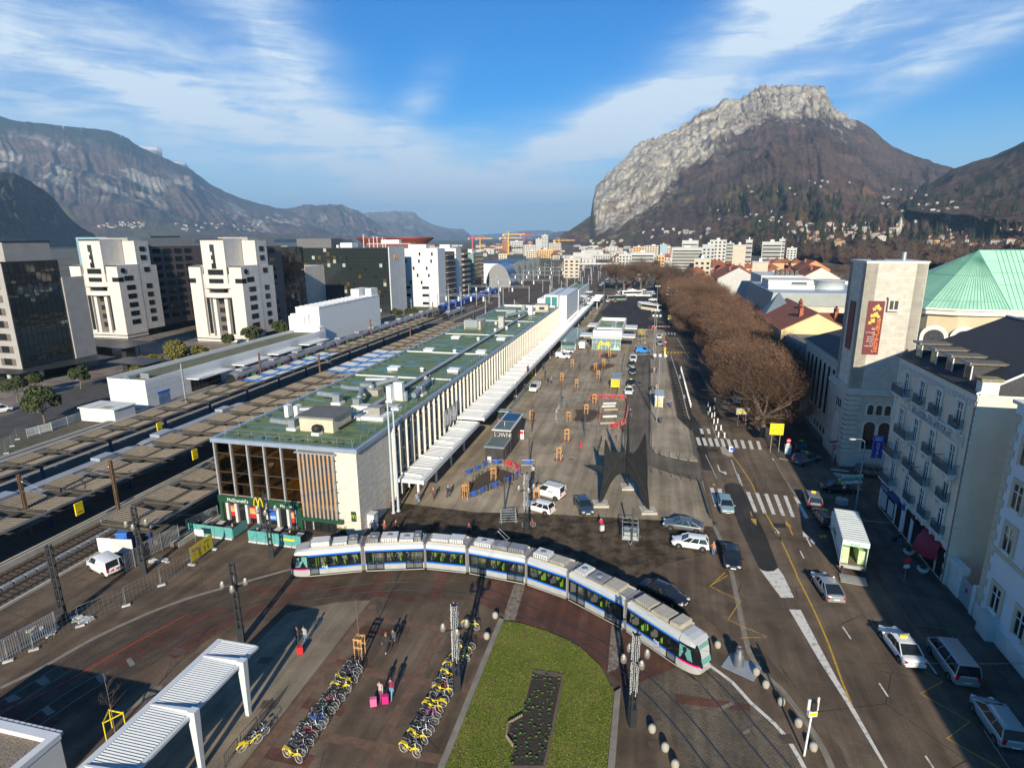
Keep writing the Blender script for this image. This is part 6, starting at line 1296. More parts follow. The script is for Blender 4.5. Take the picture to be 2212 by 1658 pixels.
B1_=balcony(1.9,.5); B2_=balcony(3.4,.95)
for y,z,big_ in ((15.6,15.8,1),(15.6,8.2,1),(15.6,4.75,1),(13.2,11.4,1),(9.9,4.75,0),(6.,4.75,0),(2.8,11.4,1),(7.4,8.2,1),(11.4,8.2,0),(2.8,8.2,0),(2.6,4.75,0),(7.4,11.4,0),(11.4,15.8,0),(7.4,15.8,0),(2.8,15.8,0)): inst(B2_ if big_ else B1_,'balcony',hot,(-.02,y,z-.05),-PI/2)
for y in (15.6,13.2,2.8):
 b=MB(); b.tube([(-.5,y-.9,z_) for z_ in (11.2,10.4)],.2,HTR,6); b.tube([(-.4,y+.9,11.2),(-.1,y+.8,10.2),(-.1,y+.8,9.6)],.18,HTR,6); b.obj('console',hot)
b=MB()
for y0,y1 in ((.7,2.1),(2.6,5.2),(5.8,8.2),(9.,10.4),(11.6,13.),(13.6,17.6)): b.box(-.03,.05,y0,y1,.3,3.5,DGLASS)
b.box(-.2,-.03,12.6,18.2,2.9,3.75,mat('shop_blue',(.015,.06,.22),.5,0,.1,1)); b.box(-.08,-.03,13.8,15.4,.6,2.4,WHITE2); b.box(-.1,-.03,16.,17.4,.6,2.6,LGREY); b.box(-.08,0,10.6,11.5,0,3.8,WFR); b.box(-.08,0,8.3,8.9,0,3.8,WFR); b.obj('shop_front',hot)
text(0,'VOYAGE',.45,WHITE,(-.22,17.6,3.1),(PI/2,0,-PI/2),.01,parent=hot); text(0,'HOTEL TERMINUS',.92,mat('letter_brown_black',(.03,.018,.012),.5,0,.1,2),(-.12,9.9,3.05),(PI/2,0,-PI/2),.08,parent=hot,sx=.98)
text(0,'TERMINUS-HOTEL',1.0,mat('letter_grey_blue',(.36,.39,.43),.7,0,.1,2),(-.13,13.2,14.4),(PI/2,0,-PI/2),.08,parent=hot,sx=1.2)
b=MB(); b.box(-.14,-.02,10.7,11.6,3.0,4.6,mat('crest_blue',(.02,.07,.3),.4,0,.05,2)); b.box(-.16,-.14,10.85,11.45,3.7,4.1,WHITE); b.obj('crest',hot)
b=MB(); aw=mat('awning_crimson',(.26,.008,.03),.7,0,.1,3); A_=[]
for i in range(9):
 a=PI*.5*i/8
 for j in range(9): tt=PI*j/8; A_.append((-1.7*math.cos(a)*max(.25,math.sin(tt)),3.4-1.9*math.cos(tt),1.9+1.8*math.sin(a)))
b.add(A_,[(i*9+j,(i+1)*9+j,(i+1)*9+j+1,i*9+j+1) for i in range(8) for j in range(8)],aw,True); b.obj('awning',hot)
b=MB(); b.box(-1.6,-.4,18.55,18.7,6.5,9.5,mat('sign_blue',(.015,.035,.3),.4,0,.05,2)); b.box(-1.5,-.5,18.53,18.55,8.8,9.4,mat('sign_lightblue',(.1,.2,.55),.4,0,0,1)); s_=b.obj('vertical_sign',hot)
for i,ch in enumerate('HOTEL'): text(0,ch,.5,WHITE,(-1.0,18.5,8.3-i*.42),(PI/2,0,0),.01,parent=s_,align='CENTER')
text(0,'Best',.24,WHITE,(-1.0,18.5,9.15),(PI/2,0,0),.01,parent=s_,align='CENTER'); text(0,'Western',.22,WHITE,(-1.0,18.5,8.9),(PI/2,0,0),.01,parent=s_,align='CENTER')
b=MB(); b.tube([(-.1,.25,EV-.4),(-.1,.25,.4)],.08,mat('downpipe',(.25,.17,.12),.6,.1,.1,2),6); b.obj('downpipe',hot)
for y,l in ((5.7,'the farther of the pair'),(2.1,'the nearer of the pair')):
 p=S(3.6+y,-61.6+1.1,.13); t=thing('plant_pot','white bowl planter by the hotel entrance, '+l,'planter',p,0,'planters at the hotel entrance'); q=MB(); q.lathe([(.28,0),(.5,.3),(.55,.5),(.48,.5),(.4,.42)],(0,0,0),WHITE2,14); q.obj('pot',t); inst(TU[1],'shrub',t,(0,0,.45),0,2.6)
b=MB(); b.box(-.0,.5,1.3,3.5,0,2.7,HTR); b.box(-.15,.65,1.2,3.6,2.7,3.3,HTR); t=sthing('yard_gate','grey metal yard gate with a red round sign between white stone piers','gate',0,-61.8); b.obj('gate_pier',t); MB().box(-.05,.4,-1.4,-.9,0,3,HTR).obj('gate_pier',t)
b=MB(); b.box(.1,.2,-.9,1.3,.05,2.5,mat('gate_grey',(.36,.4,.44),.5,.2,.08,1)); b.obj('gate_leaf',t); b=MB(); b.lathe([(.22,0),(.22,.03)],(0,0,0),RED,14); q=b.obj('round_sign',t,(.08,.2,1.7)); q.rotation_euler=(0,-PI/2,0)
rb=sthing('apartment_house','pale blue white house with cream quoins and tall windows at the right picture edge','building',-1.6,-61.9); RBM=mat('pale_blue_render',(.6,.64,.66),.85,0,.07,.5)
b=MB(); b.box(0,14,-75,0,0,20.4,RBM); b.box(-.12,.01,-75,0,0,1.6,HTR)
for k in range(24): b.box(-.06,.02,-(.9 if k%2 else .6),.02,1.6+k*.75,2.3+k*.75,BEIGE)
b.box(-.1,0,-75,0,7.4,7.8,BEIGE); b.obj('wall',rb)
WR=MB(); WR.box(-.6,.6,-.02,.05,0,2.1,DGLASS); WR.box(-.05,.05,-.07,-.02,0,2.1,WFR); WR.box(-.6,.6,-.06,-.02,1.4,1.47,WFR); WR.box(-1.,-.6,-.1,0,-.2,2.5,BEIGE); WR.box(.6,1.,-.1,0,-.2,2.5,BEIGE); WR.box(-.6,.6,-.1,0,2.1,2.5,BEIGE); WR.box(-.6,.6,-.14,0,-.3,0,HTR); WRM=WR.mesh('window')
for k in range(6):
 for z in (2.6,8.2,12,15.8): inst(WRM,'window',rb,(-.01,-2.6-k*3.6,z),-PI/2)
b=MB(); b.box(-.75,0,-3.6,-1.9,0,2.3,LGREY); b.obj('meter_cabinet',rb); b=MB(); b.box(-.02,.06,-7.2,-6.2,.5,1.4,DKM); b.obj('cellar_window',rb)
b=MB(); b.box(-.3,14.3,-75,.2,20.4,20.7,HTR); b.obj('roof',rb)
ch=sthing('church','pale stone church with a square bell tower and a copper green roof','church',36.4,-60.9)
b=MB(); b.box(0,12,0,9.5,0,11.3,ASH); b.box(-.35,12.2,-.35,9.8,11.3,11.75,CSTN); b.box(-.2,12,-.2,9.6,11.75,12.2,CSTN); b.box(-.1,12,-.12,9.5,0,2.2,CSTN)
for k in range(12): b.box(-.28,1.5,-.28,1.4,2.3+k*.75,2.75+k*.75,CSTN)
b.obj('tower_base',ch)
TWX,TWY,TZ=8.0,7.5,30.4
b=MB(); b.box(.35,TWX-.3,.35,TWY-.3,11.9,TZ,ASHP)
for x0,x1 in ((.05,1.55),(6.35,7.75)): b.box(x0,x1,.1,TWY,11.9,TZ-.2,ASHP)
for i in range(5): b.box(1.62+i*.96,1.62+i*.96+.9,.26,1,11.9,TZ-.4,ASHP)
for y0,y1 in ((.1,1.5),(6.,7.4)): b.box(.05,TWX-.3,y0,y1,11.9,TZ-.2,ASH)
for i in range(4): b.box(.26,1,1.56+i*1.12,1.56+i*1.12+1.05,11.9,TZ-.4,ASH)
b.box(0,TWX-.2,0.05,TWY,TZ-.2,TZ,CSTN2); b.obj('tower_shaft',ch)
b=MB(); b.box(-.06,TWX-.1,.0,TWY+.1,TZ,TZ+.14,LGREY); b.tube([(5.6,3,TZ+.1),(5.6,3,TZ+1.3)],.28,STEEL,10); b.box(2,3.2,3,5,TZ+.14,TZ+.3,DKM); b.obj('tower_cap',ch)
b=MB()
for x0,x1,z0,z1,m in ((3.55,4.45,25.5,28.3,DGLASS),(2.05,2.75,24.8,28.4,CSTN2),(5.2,5.9,24.8,28.4,CSTN2),(5.3,5.55,21.4,22.4,DGLASS),(4.9,5.2,17.2,19.2,DGLASS),(3.35,4.05,16.6,20.2,CSTN2),(1.9,2.1,14.,15.,DGLASS),(4.95,5.15,13.9,14.9,DGLASS),(1.5,1.75,12.4,13.2,DGLASS),(4.6,4.85,12.4,13.2,DGLASS),(3.,3.7,12.3,14.,CSTN2)): b.box(x0,x1,.22,.3,z0,z1,m); b.box(x0-.08,x1+.08,.18,.3,z0-.16,z0,CSTN)
b.obj('slit_window',ch); b=MB(); b.box(3.3,4.75,-.35,.3,23.6,25.4,CSTN); b.box(3.5,3.95,-.37,-.33,23.9,25.1,DKM); b.box(4.1,4.55,-.37,-.33,23.9,25.1,DKM); b.box(3.2,4.85,-.42,.3,25.4,25.6,CSTN); b.obj('bell_balcony',ch)
BAN=mat('banner_maroon',(.13,.012,.015),.6,0,.08,.8); GOLD=mat('banner_gold',(.62,.42,.08),.6,0,.1,2); ORG=mat('banner_orange',(.75,.2,.02),.6,0,0,1)
b=MB(); b.box(.9,3.0,.0,.05,17.3,25.0,BAN); ban=b.obj('banner',ch)
b=MB()
for cx,cz,r_ in ((2.15,24.2,.42),(1.75,23.85,.3),(2.45,23.9,.32),(2.05,23.1,.45),(1.6,22.9,.35),(2.4,22.8,.3),(1.75,22.2,.42),(1.4,21.9,.3),(2.65,22.4,.14)): b.add([(cx+math.cos(i*PI/4+cx)*r_*(1 if i%2 else .55),-.012,cz+math.sin(i*PI/4+cx)*r_*(1 if i%2 else .6)) for i in range(8)],[list(range(8))],GOLD)
b.obj('banner_motif',ban)
text(0,'Sacré-Cœur',1.0,ORG,(2.75,-.015,17.6),(0,-PI/2,-PI/2) if 0 else (PI/2,-PI/2,0),.004,parent=ban,sx=.98)
text(0,'ici',.55,WHITE,(1.75,-.015,20.9),(PI/2,0,0),.004,parent=ban)
for i,l in enumerate(('un nouveau','lieu',"d'accueil,","d'écoute,",'de prière','et de','célébration')): text(0,l,.26,WHITE,(2.25,-.015,20.45-i*.33),(PI/2,0,0),.004,parent=ban,align='RIGHT')
b=MB(); b.box(-.05,.02,2.4,4.9,17.5,24.6,BAN); b.obj('banner',ch)
def arch(x,z0,w,h): return [(x-w/2,z0)]+[(x-w/2*math.cos(PI*i/10),z0+h-w/2+w/2*math.sin(PI*i/10)) for i in range(11)]+[(x+w/2,z0)]
def archwin(root,pl,x,z0,w,h,off,m=DGLASS,surround=True,name='arched_window'):
 b=MB(); f=(lambda q,o:(q[0],-o,q[1])) if pl=='front' else (lambda q,o:(-o,q[0],q[1]))
 if surround: P=arch(x,z0-.15,w+.5,h+.4); b.add([f(q,off) for q in P],[list(range(len(P)))[::-1 if pl!='front' else 1]],CSTN2)
 P=arch(x,z0,w,h); b.add([f(q,off+.03) for q in P],[list(range(len(P)))[::-1 if pl!='front' else 1]],m)
 for k in (-.2,.2): xx=x+k*w; q0=f((xx-.025,z0),off+.05); q1=f((xx+.025,z0+h*.85),off+.05); b.add([f((xx-.03,z0),off+.04),f((xx+.03,z0),off+.04),f((xx+.03,z0+h*.9),off+.04),f((xx-.03,z0+h*.9),off+.04)],[(0,1,2,3)],FRAME)
 b.obj(name,root)
for x in (3.3,5.3): archwin(ch,'front',x,2.9,1.5,4.3,.02)
for x in (3.1,4.25,5.4): archwin(ch,'front',x,8.3,.75,1.5,.02)
for y in (3.3,4.2,5.1): archwin(ch,'side',y,8.3,.5,1.4,.02)
archwin(ch,'side',4.3,2.6,2.4,4.6,.02,CSTN2)
b=MB(); b.box(.9,16,9.5,31,0,13.9,ASH); b.box(.5,16,9.4,31.2,13.9,14.5,CSTN); b.obj('aisle_wall',ch)
for y in (11.6,14.4,17.2,20,22.8,25.6,28.4): archwin(ch,'side',y,4.2,1.3,8.4,-.88);
for y in (11.,13,15,17,19):
 b=MB(); b.box(.86,.92,y,y+.8,.8,1.7,DKM); b.obj('cellar_window',ch)
b=MB(); b.add([(.3,9.4,14.5),(.3,31.4,14.5),(9,31.4,17.2),(9,9.4,17.2)],[(0,3,2,1)],SLATE); b.box(.25,.4,9.4,31.4,14.4,14.62,mat('copper_gutter',(.1,.3,.3),.5,.2,.1,1)); b.obj('aisle_roof',ch)
COP=mat('copper_green',(.28,.5,.37),.6,0,.1,.5,col2=(.23,.43,.32)); ap=Vector((31.2,39.6,31.2))
EZ=20.9; eave=[(18.,46),(19.5,38.5),(21.2,32.5),(25.5,30.6),(30,30.4),(34,30.6)]
b=MB(); wall=[(x+.6,y+.5) for x,y in eave]+[(60,31.5),(60,58),(18.6,58)]
b.prism(wall,0,EZ-1.2,mat('church_cream',(.5,.41,.27),.85,0,.08,.4)); b.prism([(x-.1,y-.2) for x,y in eave]+[(61,30.8),(61,58),(17.9,58)],EZ-1.2,EZ-.35,CSTN2); b.prism([(x-.4,y-.5) for x,y in eave]+[(61,30.5),(61,58),(17.6,58)],EZ-.35,EZ,CSTN2); b.obj('nave_wall',ch)
b=MB(); P=[(x-.4,y-.5,EZ) for x,y in eave]+[(61,30.,EZ),(61,39.6,31.2),tuple(ap),(61,55,EZ),(17.6,55,EZ)]
n=len(eave); A=n+2
b.add(P,[(i,i+1,A) for i in range(n-1)],COP); b.add(P,[(n-1,n,n+1,A)],mat('copper_green_pale',(.3,.53,.39),.5,0,.08,.5)); b.add(P,[(0,A,n+4),(A,n+1,n+3,n+4)],COP)
def seam(p,q,r_=.045,m=mat('copper_seam',(.1,.27,.2),.6,0,.1,1)): b.tube([p,q],r_,m,4)
edge=[]
for i in range(n-1):
 for k in range(7): edge.append(Vector(P[i]).lerp(Vector(P[i+1]),k/7))
for e in edge: seam(e+Vector((0,0,.03)),e.lerp(ap,.985)+Vector((0,0,.05)))
for f in (.12,.55):
 for p,q in zip(edge,edge[1:]): seam(p.lerp(ap,f)+Vector((0,0,.06)),q.lerp(ap,f)+Vector((0,0,.06)),.03)
for k in range(34):
 x=34+k*.8; y0=30.1; u=max(0,min(1,(x-34)/1)); seam((x,30.1,EZ+.03),(max(x,31.2)+.0,39.6,31.24))
for f in (.2,.4,.6,.8): seam((34-2.8*f,30.1+9.5*f,EZ+10.3*f+.05),(61,30.1+9.5*f,EZ+10.3*f+.05),.025)
seam(P[n-1],ap,.1); seam(ap,P[n+1],.12); b.obj('nave_roof',ch)
for x,y,rot in ((22.8,31.6,-.36),(27.2,30.9,-.04),(33,30.9,.02)):
 q=MB(); Pq=arch(0,12.5,4.4,5.2); q.add([(a_,-.35,c_) for a_,c_ in Pq],[list(range(len(Pq)))],CSTN2); Pq=arch(0,12.5,3.2,4.4); q.add([(a_,-.4,c_) for a_,c_ in Pq],[list(range(len(Pq)))],mat('leaded_glass',(.05,.055,.06),.2,0,.3,2,0,.7));
 for k in (-.8,0,.8): q.box(k-.04,k+.04,-.43,-.4,12.5,16.6,FRAME)
 for k in (13.5,14.5,15.5): q.box(-1.55,1.55,-.43,-.4,k,k+.06,FRAME)
 q.obj('arched_window',ch,(x,y,0),rot)
def gable(name,label,s,t,w,d,eh,rh,wm,rm,axis='y',group=None,chim=0,cat='house'):
 o=sthing(name,label,cat,s,t,0,group); b=MB(); b.box(0,w,0,d,0,eh,wm)
 if axis=='y': b.add([(0,0,eh),(w,0,eh),(w/2,0,rh),(0,d,eh),(w,d,eh),(w/2,d,rh)],[(0,1,2),(4,3,5)],wm); R_=[(-.5,-.4,eh-.25),(w/2,-.4,rh),(w+.5,-.4,eh-.25),(-.5,d+.4,eh-.25),(w/2,d+.4,rh),(w+.5,d+.4,eh-.25)]
 else: b.add([(0,0,eh),(0,d,eh),(0,d/2,rh),(w,0,eh),(w,d,eh),(w,d/2,rh)],[(1,0,2),(3,4,5)],wm); R_=[(-.4,-.5,eh-.25),(-.4,d/2,rh),(-.4,d+.5,eh-.25),(w+.4,-.5,eh-.25),(w+.4,d/2,rh),(w+.4,d+.5,eh-.25)]
 b.obj('wall',o); b=MB(); up_=[(p[0],p[1],p[2]+.18) for p in R_]
 fs=[(0,1,4,3),(1,2,5,4)]
 b.add(up_,fs if axis!='y' else [f[::-1] for f in fs],rm); b.add(R_,fs,rm); b.add(R_+up_,[(0,1,7,6),(1,2,8,7),(3,9,10,4),(4,10,11,5),(0,6,9,3),(2,5,11,8)],rm); rf_=b.obj('roof',o)
 r=random.Random(int(s+w))
 for k in range(chim):
  x=w*(.3+.12*(k%3)); y=d*(k+.5)/max(1,chim); zr=eh+(rh-eh)*.7; q=MB(); q.box(x,x+.8,y,y+1.6,zr-1,zr+1.8,mat('chimney_brick',(.33,.1,.05),.85,0,.2,2));
  for c in range(4): q.lathe([(.13,0),(.1,.55)],(x+.4,y+.25+c*.38,zr+1.8),TERRA,6)
  q.obj('chimney',rf_)
 return o
YG=mat('yellow_gable',(.6,.46,.25),.85,0,.06,.4); PKW=mat('pinkish_wall',(.58,.5,.44),.85,0,.08,.5); GWL=mat('grey_house_wall',(.45,.44,.42),.85,0,.08,.5)
SMW=winmesh(.9,1.5,DGLASS,WFR,2)
o=gable('house','long red tiled house with a yellow gable and tall chimneys behind the plane trees','t' and 90.5,-61.5,15,34,12.8,16.8,YG,TERRA,'y',None,4)
for k in range(9):
 for z in (3.5,6.8,10): inst(SMW,'window',o,(-.02,2+k*3.6,z),-PI/2)
gable('house','red roofed lower house tucked behind the yellow gabled one',99,-71,16,14,12,15,PKW,TERRA,'x',None,2)
t=sthing('office_building','low grey terrace roofed block beside the church aisle','building',74,-62.4); b=MB(); b.box(0,16,0,15,0,12,mat('grey_blue_wall',(.33,.36,.4),.7,0,.08,.5)); b.obj('wall',t); b=MB(); b.box(.2,16,.3,15,12,12.1,mat('terrace_deck',(.2,.18,.15),.8,0,.2,1)); b.obj('roof',t)
b=MB(); rail(b,(.1,.1,12),(15.9,.1,12),9,(0,0,0),STEEL,1.1); rail(b,(.1,.1,12),(.1,14.9,12),8,(0,0,0),STEEL,1.1); b.obj('guard_rail',t); b=MB(); b.box(11,15,3,6,12.1,14,DKM); b.obj('roof_cabin',t)
for y in (3,9):
 b=MB(); b.box(-.05,.02,y,y+2.2,5.5,10,DGLASS); b.obj('window',t)
t=sthing('department_store','broad flat grey roofed store with a dark mansard band behind the red roofed house','building',132,-66); b=MB(); b.box(0,44,0,48,0,14.,mat('store_cream',(.5,.45,.37),.85,0,.15,.3)); b.obj('wall',t)
b=MB(); b.add([(-.3,-.3,14),(44,-.3,14),(44,.7,17.6),(.7,.7,17.6),(-.3,48,14),(.7,47,17.6)],[(0,1,2,3),(4,0,3,5)],mat('mansard_grey',(.11,.125,.12),.5,.2,.1,.5)); b.box(.7,44,.7,47,17.5,17.7,mat('store_roof',(.34,.39,.44),.5,.1,.1,.2)); b.obj('roof',t)
b=MB(); b.box(2,16,18,30,17.7,20.3,LGREY); b.box(1.5,15,14,17,17.7,19.,WHITE2); b.box(9,13.5,17.95,18.05,18,19.6,DGLASS); b.lathe([(4.4,0),(4.4,2.6),(4.6,2.6),(4.6,2.8)],(20,18,17.7),mat('rotunda_grey',(.45,.48,.47),.7,0,.08,1),20); b.box(22,44,.6,1.2,17.7,18.6,WHITE)
for k in range(4): b.box(30+k*3.2,31.4+k*3.2,38,39.4,17.7,18.8,PKW)
b.obj('roof_cabin',t)
t=sthing('house','small tower house with a steep blue slate pyramid roof beside the red chimneys','house',116,-62.3); b=MB(); b.box(0,7,0,7,0,13,BEIGE); b.obj('wall',t); b=MB(); b.add([(-.4,-.4,13),(7.4,-.4,13),(7.4,7.4,13),(-.4,7.4,13),(3.5,3.5,19)],[(0,1,4),(1,2,4),(2,3,4),(3,0,4)],mat('blue_slate',(.1,.13,.16),.5,.1,.15,1.5)); b.obj('roof',t)
gable('house','grey gabled house with a red roof and a satellite dish behind the avenue',268,-64,20,38,13,18.6,GWL,TERRA,'y',None,3)
gable('house','white gabled house with red roof close to the church tower top',255,-101,17,26,14.5,19.5,PKW,TERRA,'y',None,2)
gable('house','orange gabled house rising behind the white gabled one',285,-106,15,20,17,21.5,mat('orange_wall',(.55,.24,.1),.85,0,.1,.5),TERRA,'y',None,1)
t=sthing('apartment_block','plain cream block with dark chimney stacks behind the store roof','building',225,-78); b=MB(); b.box(0,17,0,30,0,17,PKW); b.box(17,24,6,30,0,14,BEIGE); b.obj('wall',t); b=MB(); b.box(-.2,17.2,-.2,30,17,17.3,LGREY);
for k in range(5): b.box(6+k*2,7.2+k*2,2,4,17.3,19.4,mat('stack_dark',(.1,.085,.07),.8,0,.2,2))
b.obj('roof',t)
BARK=mat('plane_bark',(.15,.12,.085),.9,0,.35,2,.3); TWIG=mat('twig_brown',(.12,.076,.052),.9,0,.3,.5); TWIG2=mat('twig_dark',(.085,.055,.036),.9,0,.2,.5); RUST=mat('rust_leaf',(.19,.085,.035),.8,0,.4,1.5);
LEAFG=[mat('leaf_green',(.045,.065,.014),.7,0,.35,1.2),mat('leaf_olive',(.075,.085,.02),.7,0,.3,1.2),mat('leaf_dark',(.022,.035,.012),.7,0,.3,1.2)]; LEAFY=[mat('leaf_yellow',(.2,.15,.02),.75,0,.3,1.2),mat('leaf_yellow_green',(.13,.12,.02),.75,0,.3,1.2),LEAFG[1]]
def tree_mesh(seed,h,cr_,tr0,twigs=26,leaf=.35,levels=3,fork=.3,leafy=None,tw=.035,tl=(.5,1.1),spread=1.,zf=.56,vf=.47,low=0):
 r=random.Random(seed); B=MB(); Cn=MB(); tips=[]
 def grow(p,d,l,rad,lev):
  pts=[p]; q=p
  for k in range(3):
   d=(d+Vector((r.uniform(-.22,.22),r.uniform(-.22,.22),r.uniform(-.05,.16)))).normalized(); q=q+d*l/3; pts.append(q)
  B.tube(pts,[rad,rad*.85,rad*.7,rad*.55],BARK if lev<2 else TWIG,5 if lev<2 else 3,False)
  if lev>=levels: tips.append((q,d)); tips.append((pts[1],d)); return
  for k in range(4 if lev<2 else 3):
   a=r.uniform(0,2*PI); o=Vector((math.cos(a),math.sin(a),r.uniform(-.15,.55)))
   grow(pts[r.choice((2,3,3))],(d*.75+o*.75*spread).normalized(),l*r.uniform(.55,.8),rad*.5,lev+1)
 top=Vector((r.uniform(-.3,.3),r.uniform(-.3,.3),h*fork)); B.tube([(0,0,-.1),(0,0,h*fork*.5),top],[tr0*1.2,tr0,tr0*.85],BARK,9,False)
 nl=6
 for k in range(nl):
  a=2*PI*k/nl+r.uniform(-.4,.4); e=r.uniform(.35,1.15); grow(top,Vector((math.cos(a)*math.cos(e)*spread,math.sin(a)*math.cos(e)*spread,math.sin(e))).normalized(),h*r.uniform(.26,.36),tr0*.5,1)
 zc=h*zf
 for k in range(low):
  a=r.uniform(0,6.28); grow(top,Vector((math.cos(a),math.sin(a),r.uniform(-.12,.2))).normalized(),h*r.uniform(.24,.32),tr0*.36,1)
 def clip(p):
  q=Vector((p.x/cr_,p.y/cr_,(p.z-zc)/(h*vf))); return p if q.length<1 else Vector((q.x*cr_,q.y*cr_,q.z*h*vf+zc*q.length))/q.length if False else Vector((0,0,zc))+Vector((q.x*cr_,q.y*cr_,q.z*h*vf))/q.length*(.86+.14*r.random())
 for p,d in tips:
  dens=r.uniform(.55,1.3)
  for k in range(int(twigs*dens)):
   o=Vector((r.gauss(0,1),r.gauss(0,1),r.gauss(0,.8)))*cr_*.11; q=clip(p+o); v=(d*.5+Vector((r.uniform(-1,1),r.uniform(-1,1),r.uniform(-.5,1)))).normalized()
   if leafy:
    s_=r.uniform(.14,.3)*(cr_/3.5)**.5; a_=v.orthogonal().normalized()*s_; b_=v.cross(a_).normalized()*s_
    Cn.add([q-a_,q+b_*.8,q+a_,q-b_*.8],[(0,1,2,3)],r.choice(leafy)); continue
   l=r.uniform(*tl); w=v.orthogonal().normalized()*tw*.5; e=q+v*l; m_=q+v*l*.5+Vector((r.uniform(-.1,.1),r.uniform(-.1,.1),.05))
   Cn.add([q-w,q+w,m_+w*.7,m_-w*.7,e],[(0,1,2,3),(3,2,4)],TWIG if r.random()<.6 else TWIG2)
   if r.random()<leaf: a_=Vector((r.uniform(-1,1),r.uniform(-1,1),r.uniform(-1,1))).normalized(); b_=a_.orthogonal()*.085; a_=a_*.1; Cn.add([e-a_,e+b_,e+a_,e-b_],[(0,1,2,3)],RUST)
 return B.mesh('trunk'),Cn.mesh('crown')
PT=[tree_mesh(30+i,15.8,8.6,.45,50,.3,3,.24,zf=.54,vf=.47,low=4) for i in range(3)]
BT=[tree_mesh(50+i,20,8.6,.55,40,.06,3,.26,None,.06,(.9,2.)) for i in range(2)]
def put_tree(ms,loc,label,sc_=1.,name='plane_tree',group='bare plane trees in the avenue row',cat='tree',rz=None):
 t=thing(name,label,cat,loc,random.uniform(0,6.28) if rz is None else rz,group); s3=sc_ if isinstance(sc_,tuple) else (sc_,)*3
 inst(ms[0],'trunk',t,None,0,s3); inst(ms[1],'crown',t,None,0,s3); return t
r=random.Random(21); random.seed(5); k=0
for i in range(27):
 s=49+i*9.4+r.uniform(-1,1); lab=ordn(i)+' bare brown plane tree of the kerbside row, counted from the zebra crossing'
 put_tree(PT[i%3],S(s,-52.-i*.12+r.uniform(-.6,.6),0),lab,r.uniform(.9,1.08)*(1+.004*i)*(1. if i else .93))
for i in range(16):
 s=60+i*10+r.uniform(-1.5,1.5); put_tree(PT[(i+1)%3],S(s,-57.4-i*.1,0),ordn(i)+' plane tree of the inner row along the house fronts, counted from the church',r.uniform(.85,1.),group='bare plane trees of the inner row')
for i in range(20):
 s=146+i*10.2+r.uniform(-2,2); put_tree(PT[(i+2)%3],S(s,-46.3+i*.3,0),ordn(i)+' bare tree of the verge row between the avenue and the coach park',r.uniform(.82,1.02),group='bare plane trees of the verge row')
for i,(s,t) in enumerate(((330,-13.7),(333,-24),(352,-33),(318,-38),(365,-18),(300,-46),(345,-8),(382,-27))):
 put_tree(BT[i%2],S(s,t,0),ordn(i)+' tall bare tree of the clump behind the coaches, from the tracks',(1.25,1.25,r.uniform(1.,1.12)),'bare_tree','tall bare trees behind the coach park')
for i in range(8): put_tree(BT[i%2],S(r.uniform(420,720),r.uniform(-40,-10),0),'brown bare tree far beyond the coach park beside the tracks',r.uniform(.5,.8),'bare_tree','far bare trees beside the tracks')
for i in range(10):
 p=far(1790+i*22+r.uniform(-8,8),572,560+r.uniform(-60,60)); p.z=0; put_tree(BT[i%2],p,'brown bare riverside tree seen beside the church tower',(.8,.8,.62),'bare_tree','bare riverside trees below the hillside')
GT=[tree_mesh(70+i,6.2,2.5,.14,46,0,3,.28,LEAFG) for i in range(2)]; YB=[tree_mesh(80+i,4.2,3.2,.1,60,0,3,.12,LEAFY) for i in range(2)]
for i,(s,t,sc_,l) in enumerate(((27.4,80.4,1.25,'largest dark green tree beside the west road, left of the site cabin'),(37.8,100.5,.95,'dark green tree in front of the black glass office'),(50.4,97.9,.9,'dark green tree right of the black glass office base'),(45,104,.8,'small green tree under the black glass office'),(107.6,94.5,1.1,'leafy tree at the foot of the right stone tower'),(114,97,1.0,'leafy tree left of the white perforated building'),(123,94,1.1,'leafy tree touching the white perforated building'),(134,105,1.1,'leafy tree behind the white perforated building'),(104,100,.8,'small leafy tree before the right stone tower'),(170,71,1.0,'leafy tree by the tracks below the white end wall'),(179,69.5,.85,'smaller leafy tree by the tracks below the white end wall'),(187,70,.7,'smallest leafy tree by the tracks below the white end wall'))):
 put_tree(GT[i%2],S(s,t,0),l,sc_,'street_tree','green trees of the west quarter')
for i,(s,t,sc_,l) in enumerate(((82,100,1.25,'yellow green bush behind the white platform building, the biggest'),(90,108,1.1,'olive green bush left of the biggest yellow one'),(76,102,.9,'yellow bush nearest the dark shelter'),(88,97,1.,'yellow bush closest to the platform building'),(60,93,.8,'yellow green shrub beside the west road'),(66,97,.7,'yellow green shrub at the corner of the dark shelter'),(96,113,1.,'dark green bush farthest back of the yellow group'))): put_tree(YB[i%2],S(s,t,0),l,sc_,'bush','bushes behind the platform building','bush')
for i in range(4): put_tree(YB[0],S(236+i*5,-37.5-i%2,0),'low shrub on the verge beside the yellow banded buses',.45,'bush','verge shrubs by the coach park','bush')
BST=mat('black_steel',(.022,.023,.024),.5,.1,.25,1.2)
feet=[K('B2',1108,702),K('B2',1528,762),K('B2',1352,552)]; ctr=sum(feet,Vector())/3+Vector((-.2,.3,0))
scp=thing('sculpture','tall black steel sculpture on three pointed legs in the middle of the plaza','sculpture',(ctr.x,ctr.y,0))
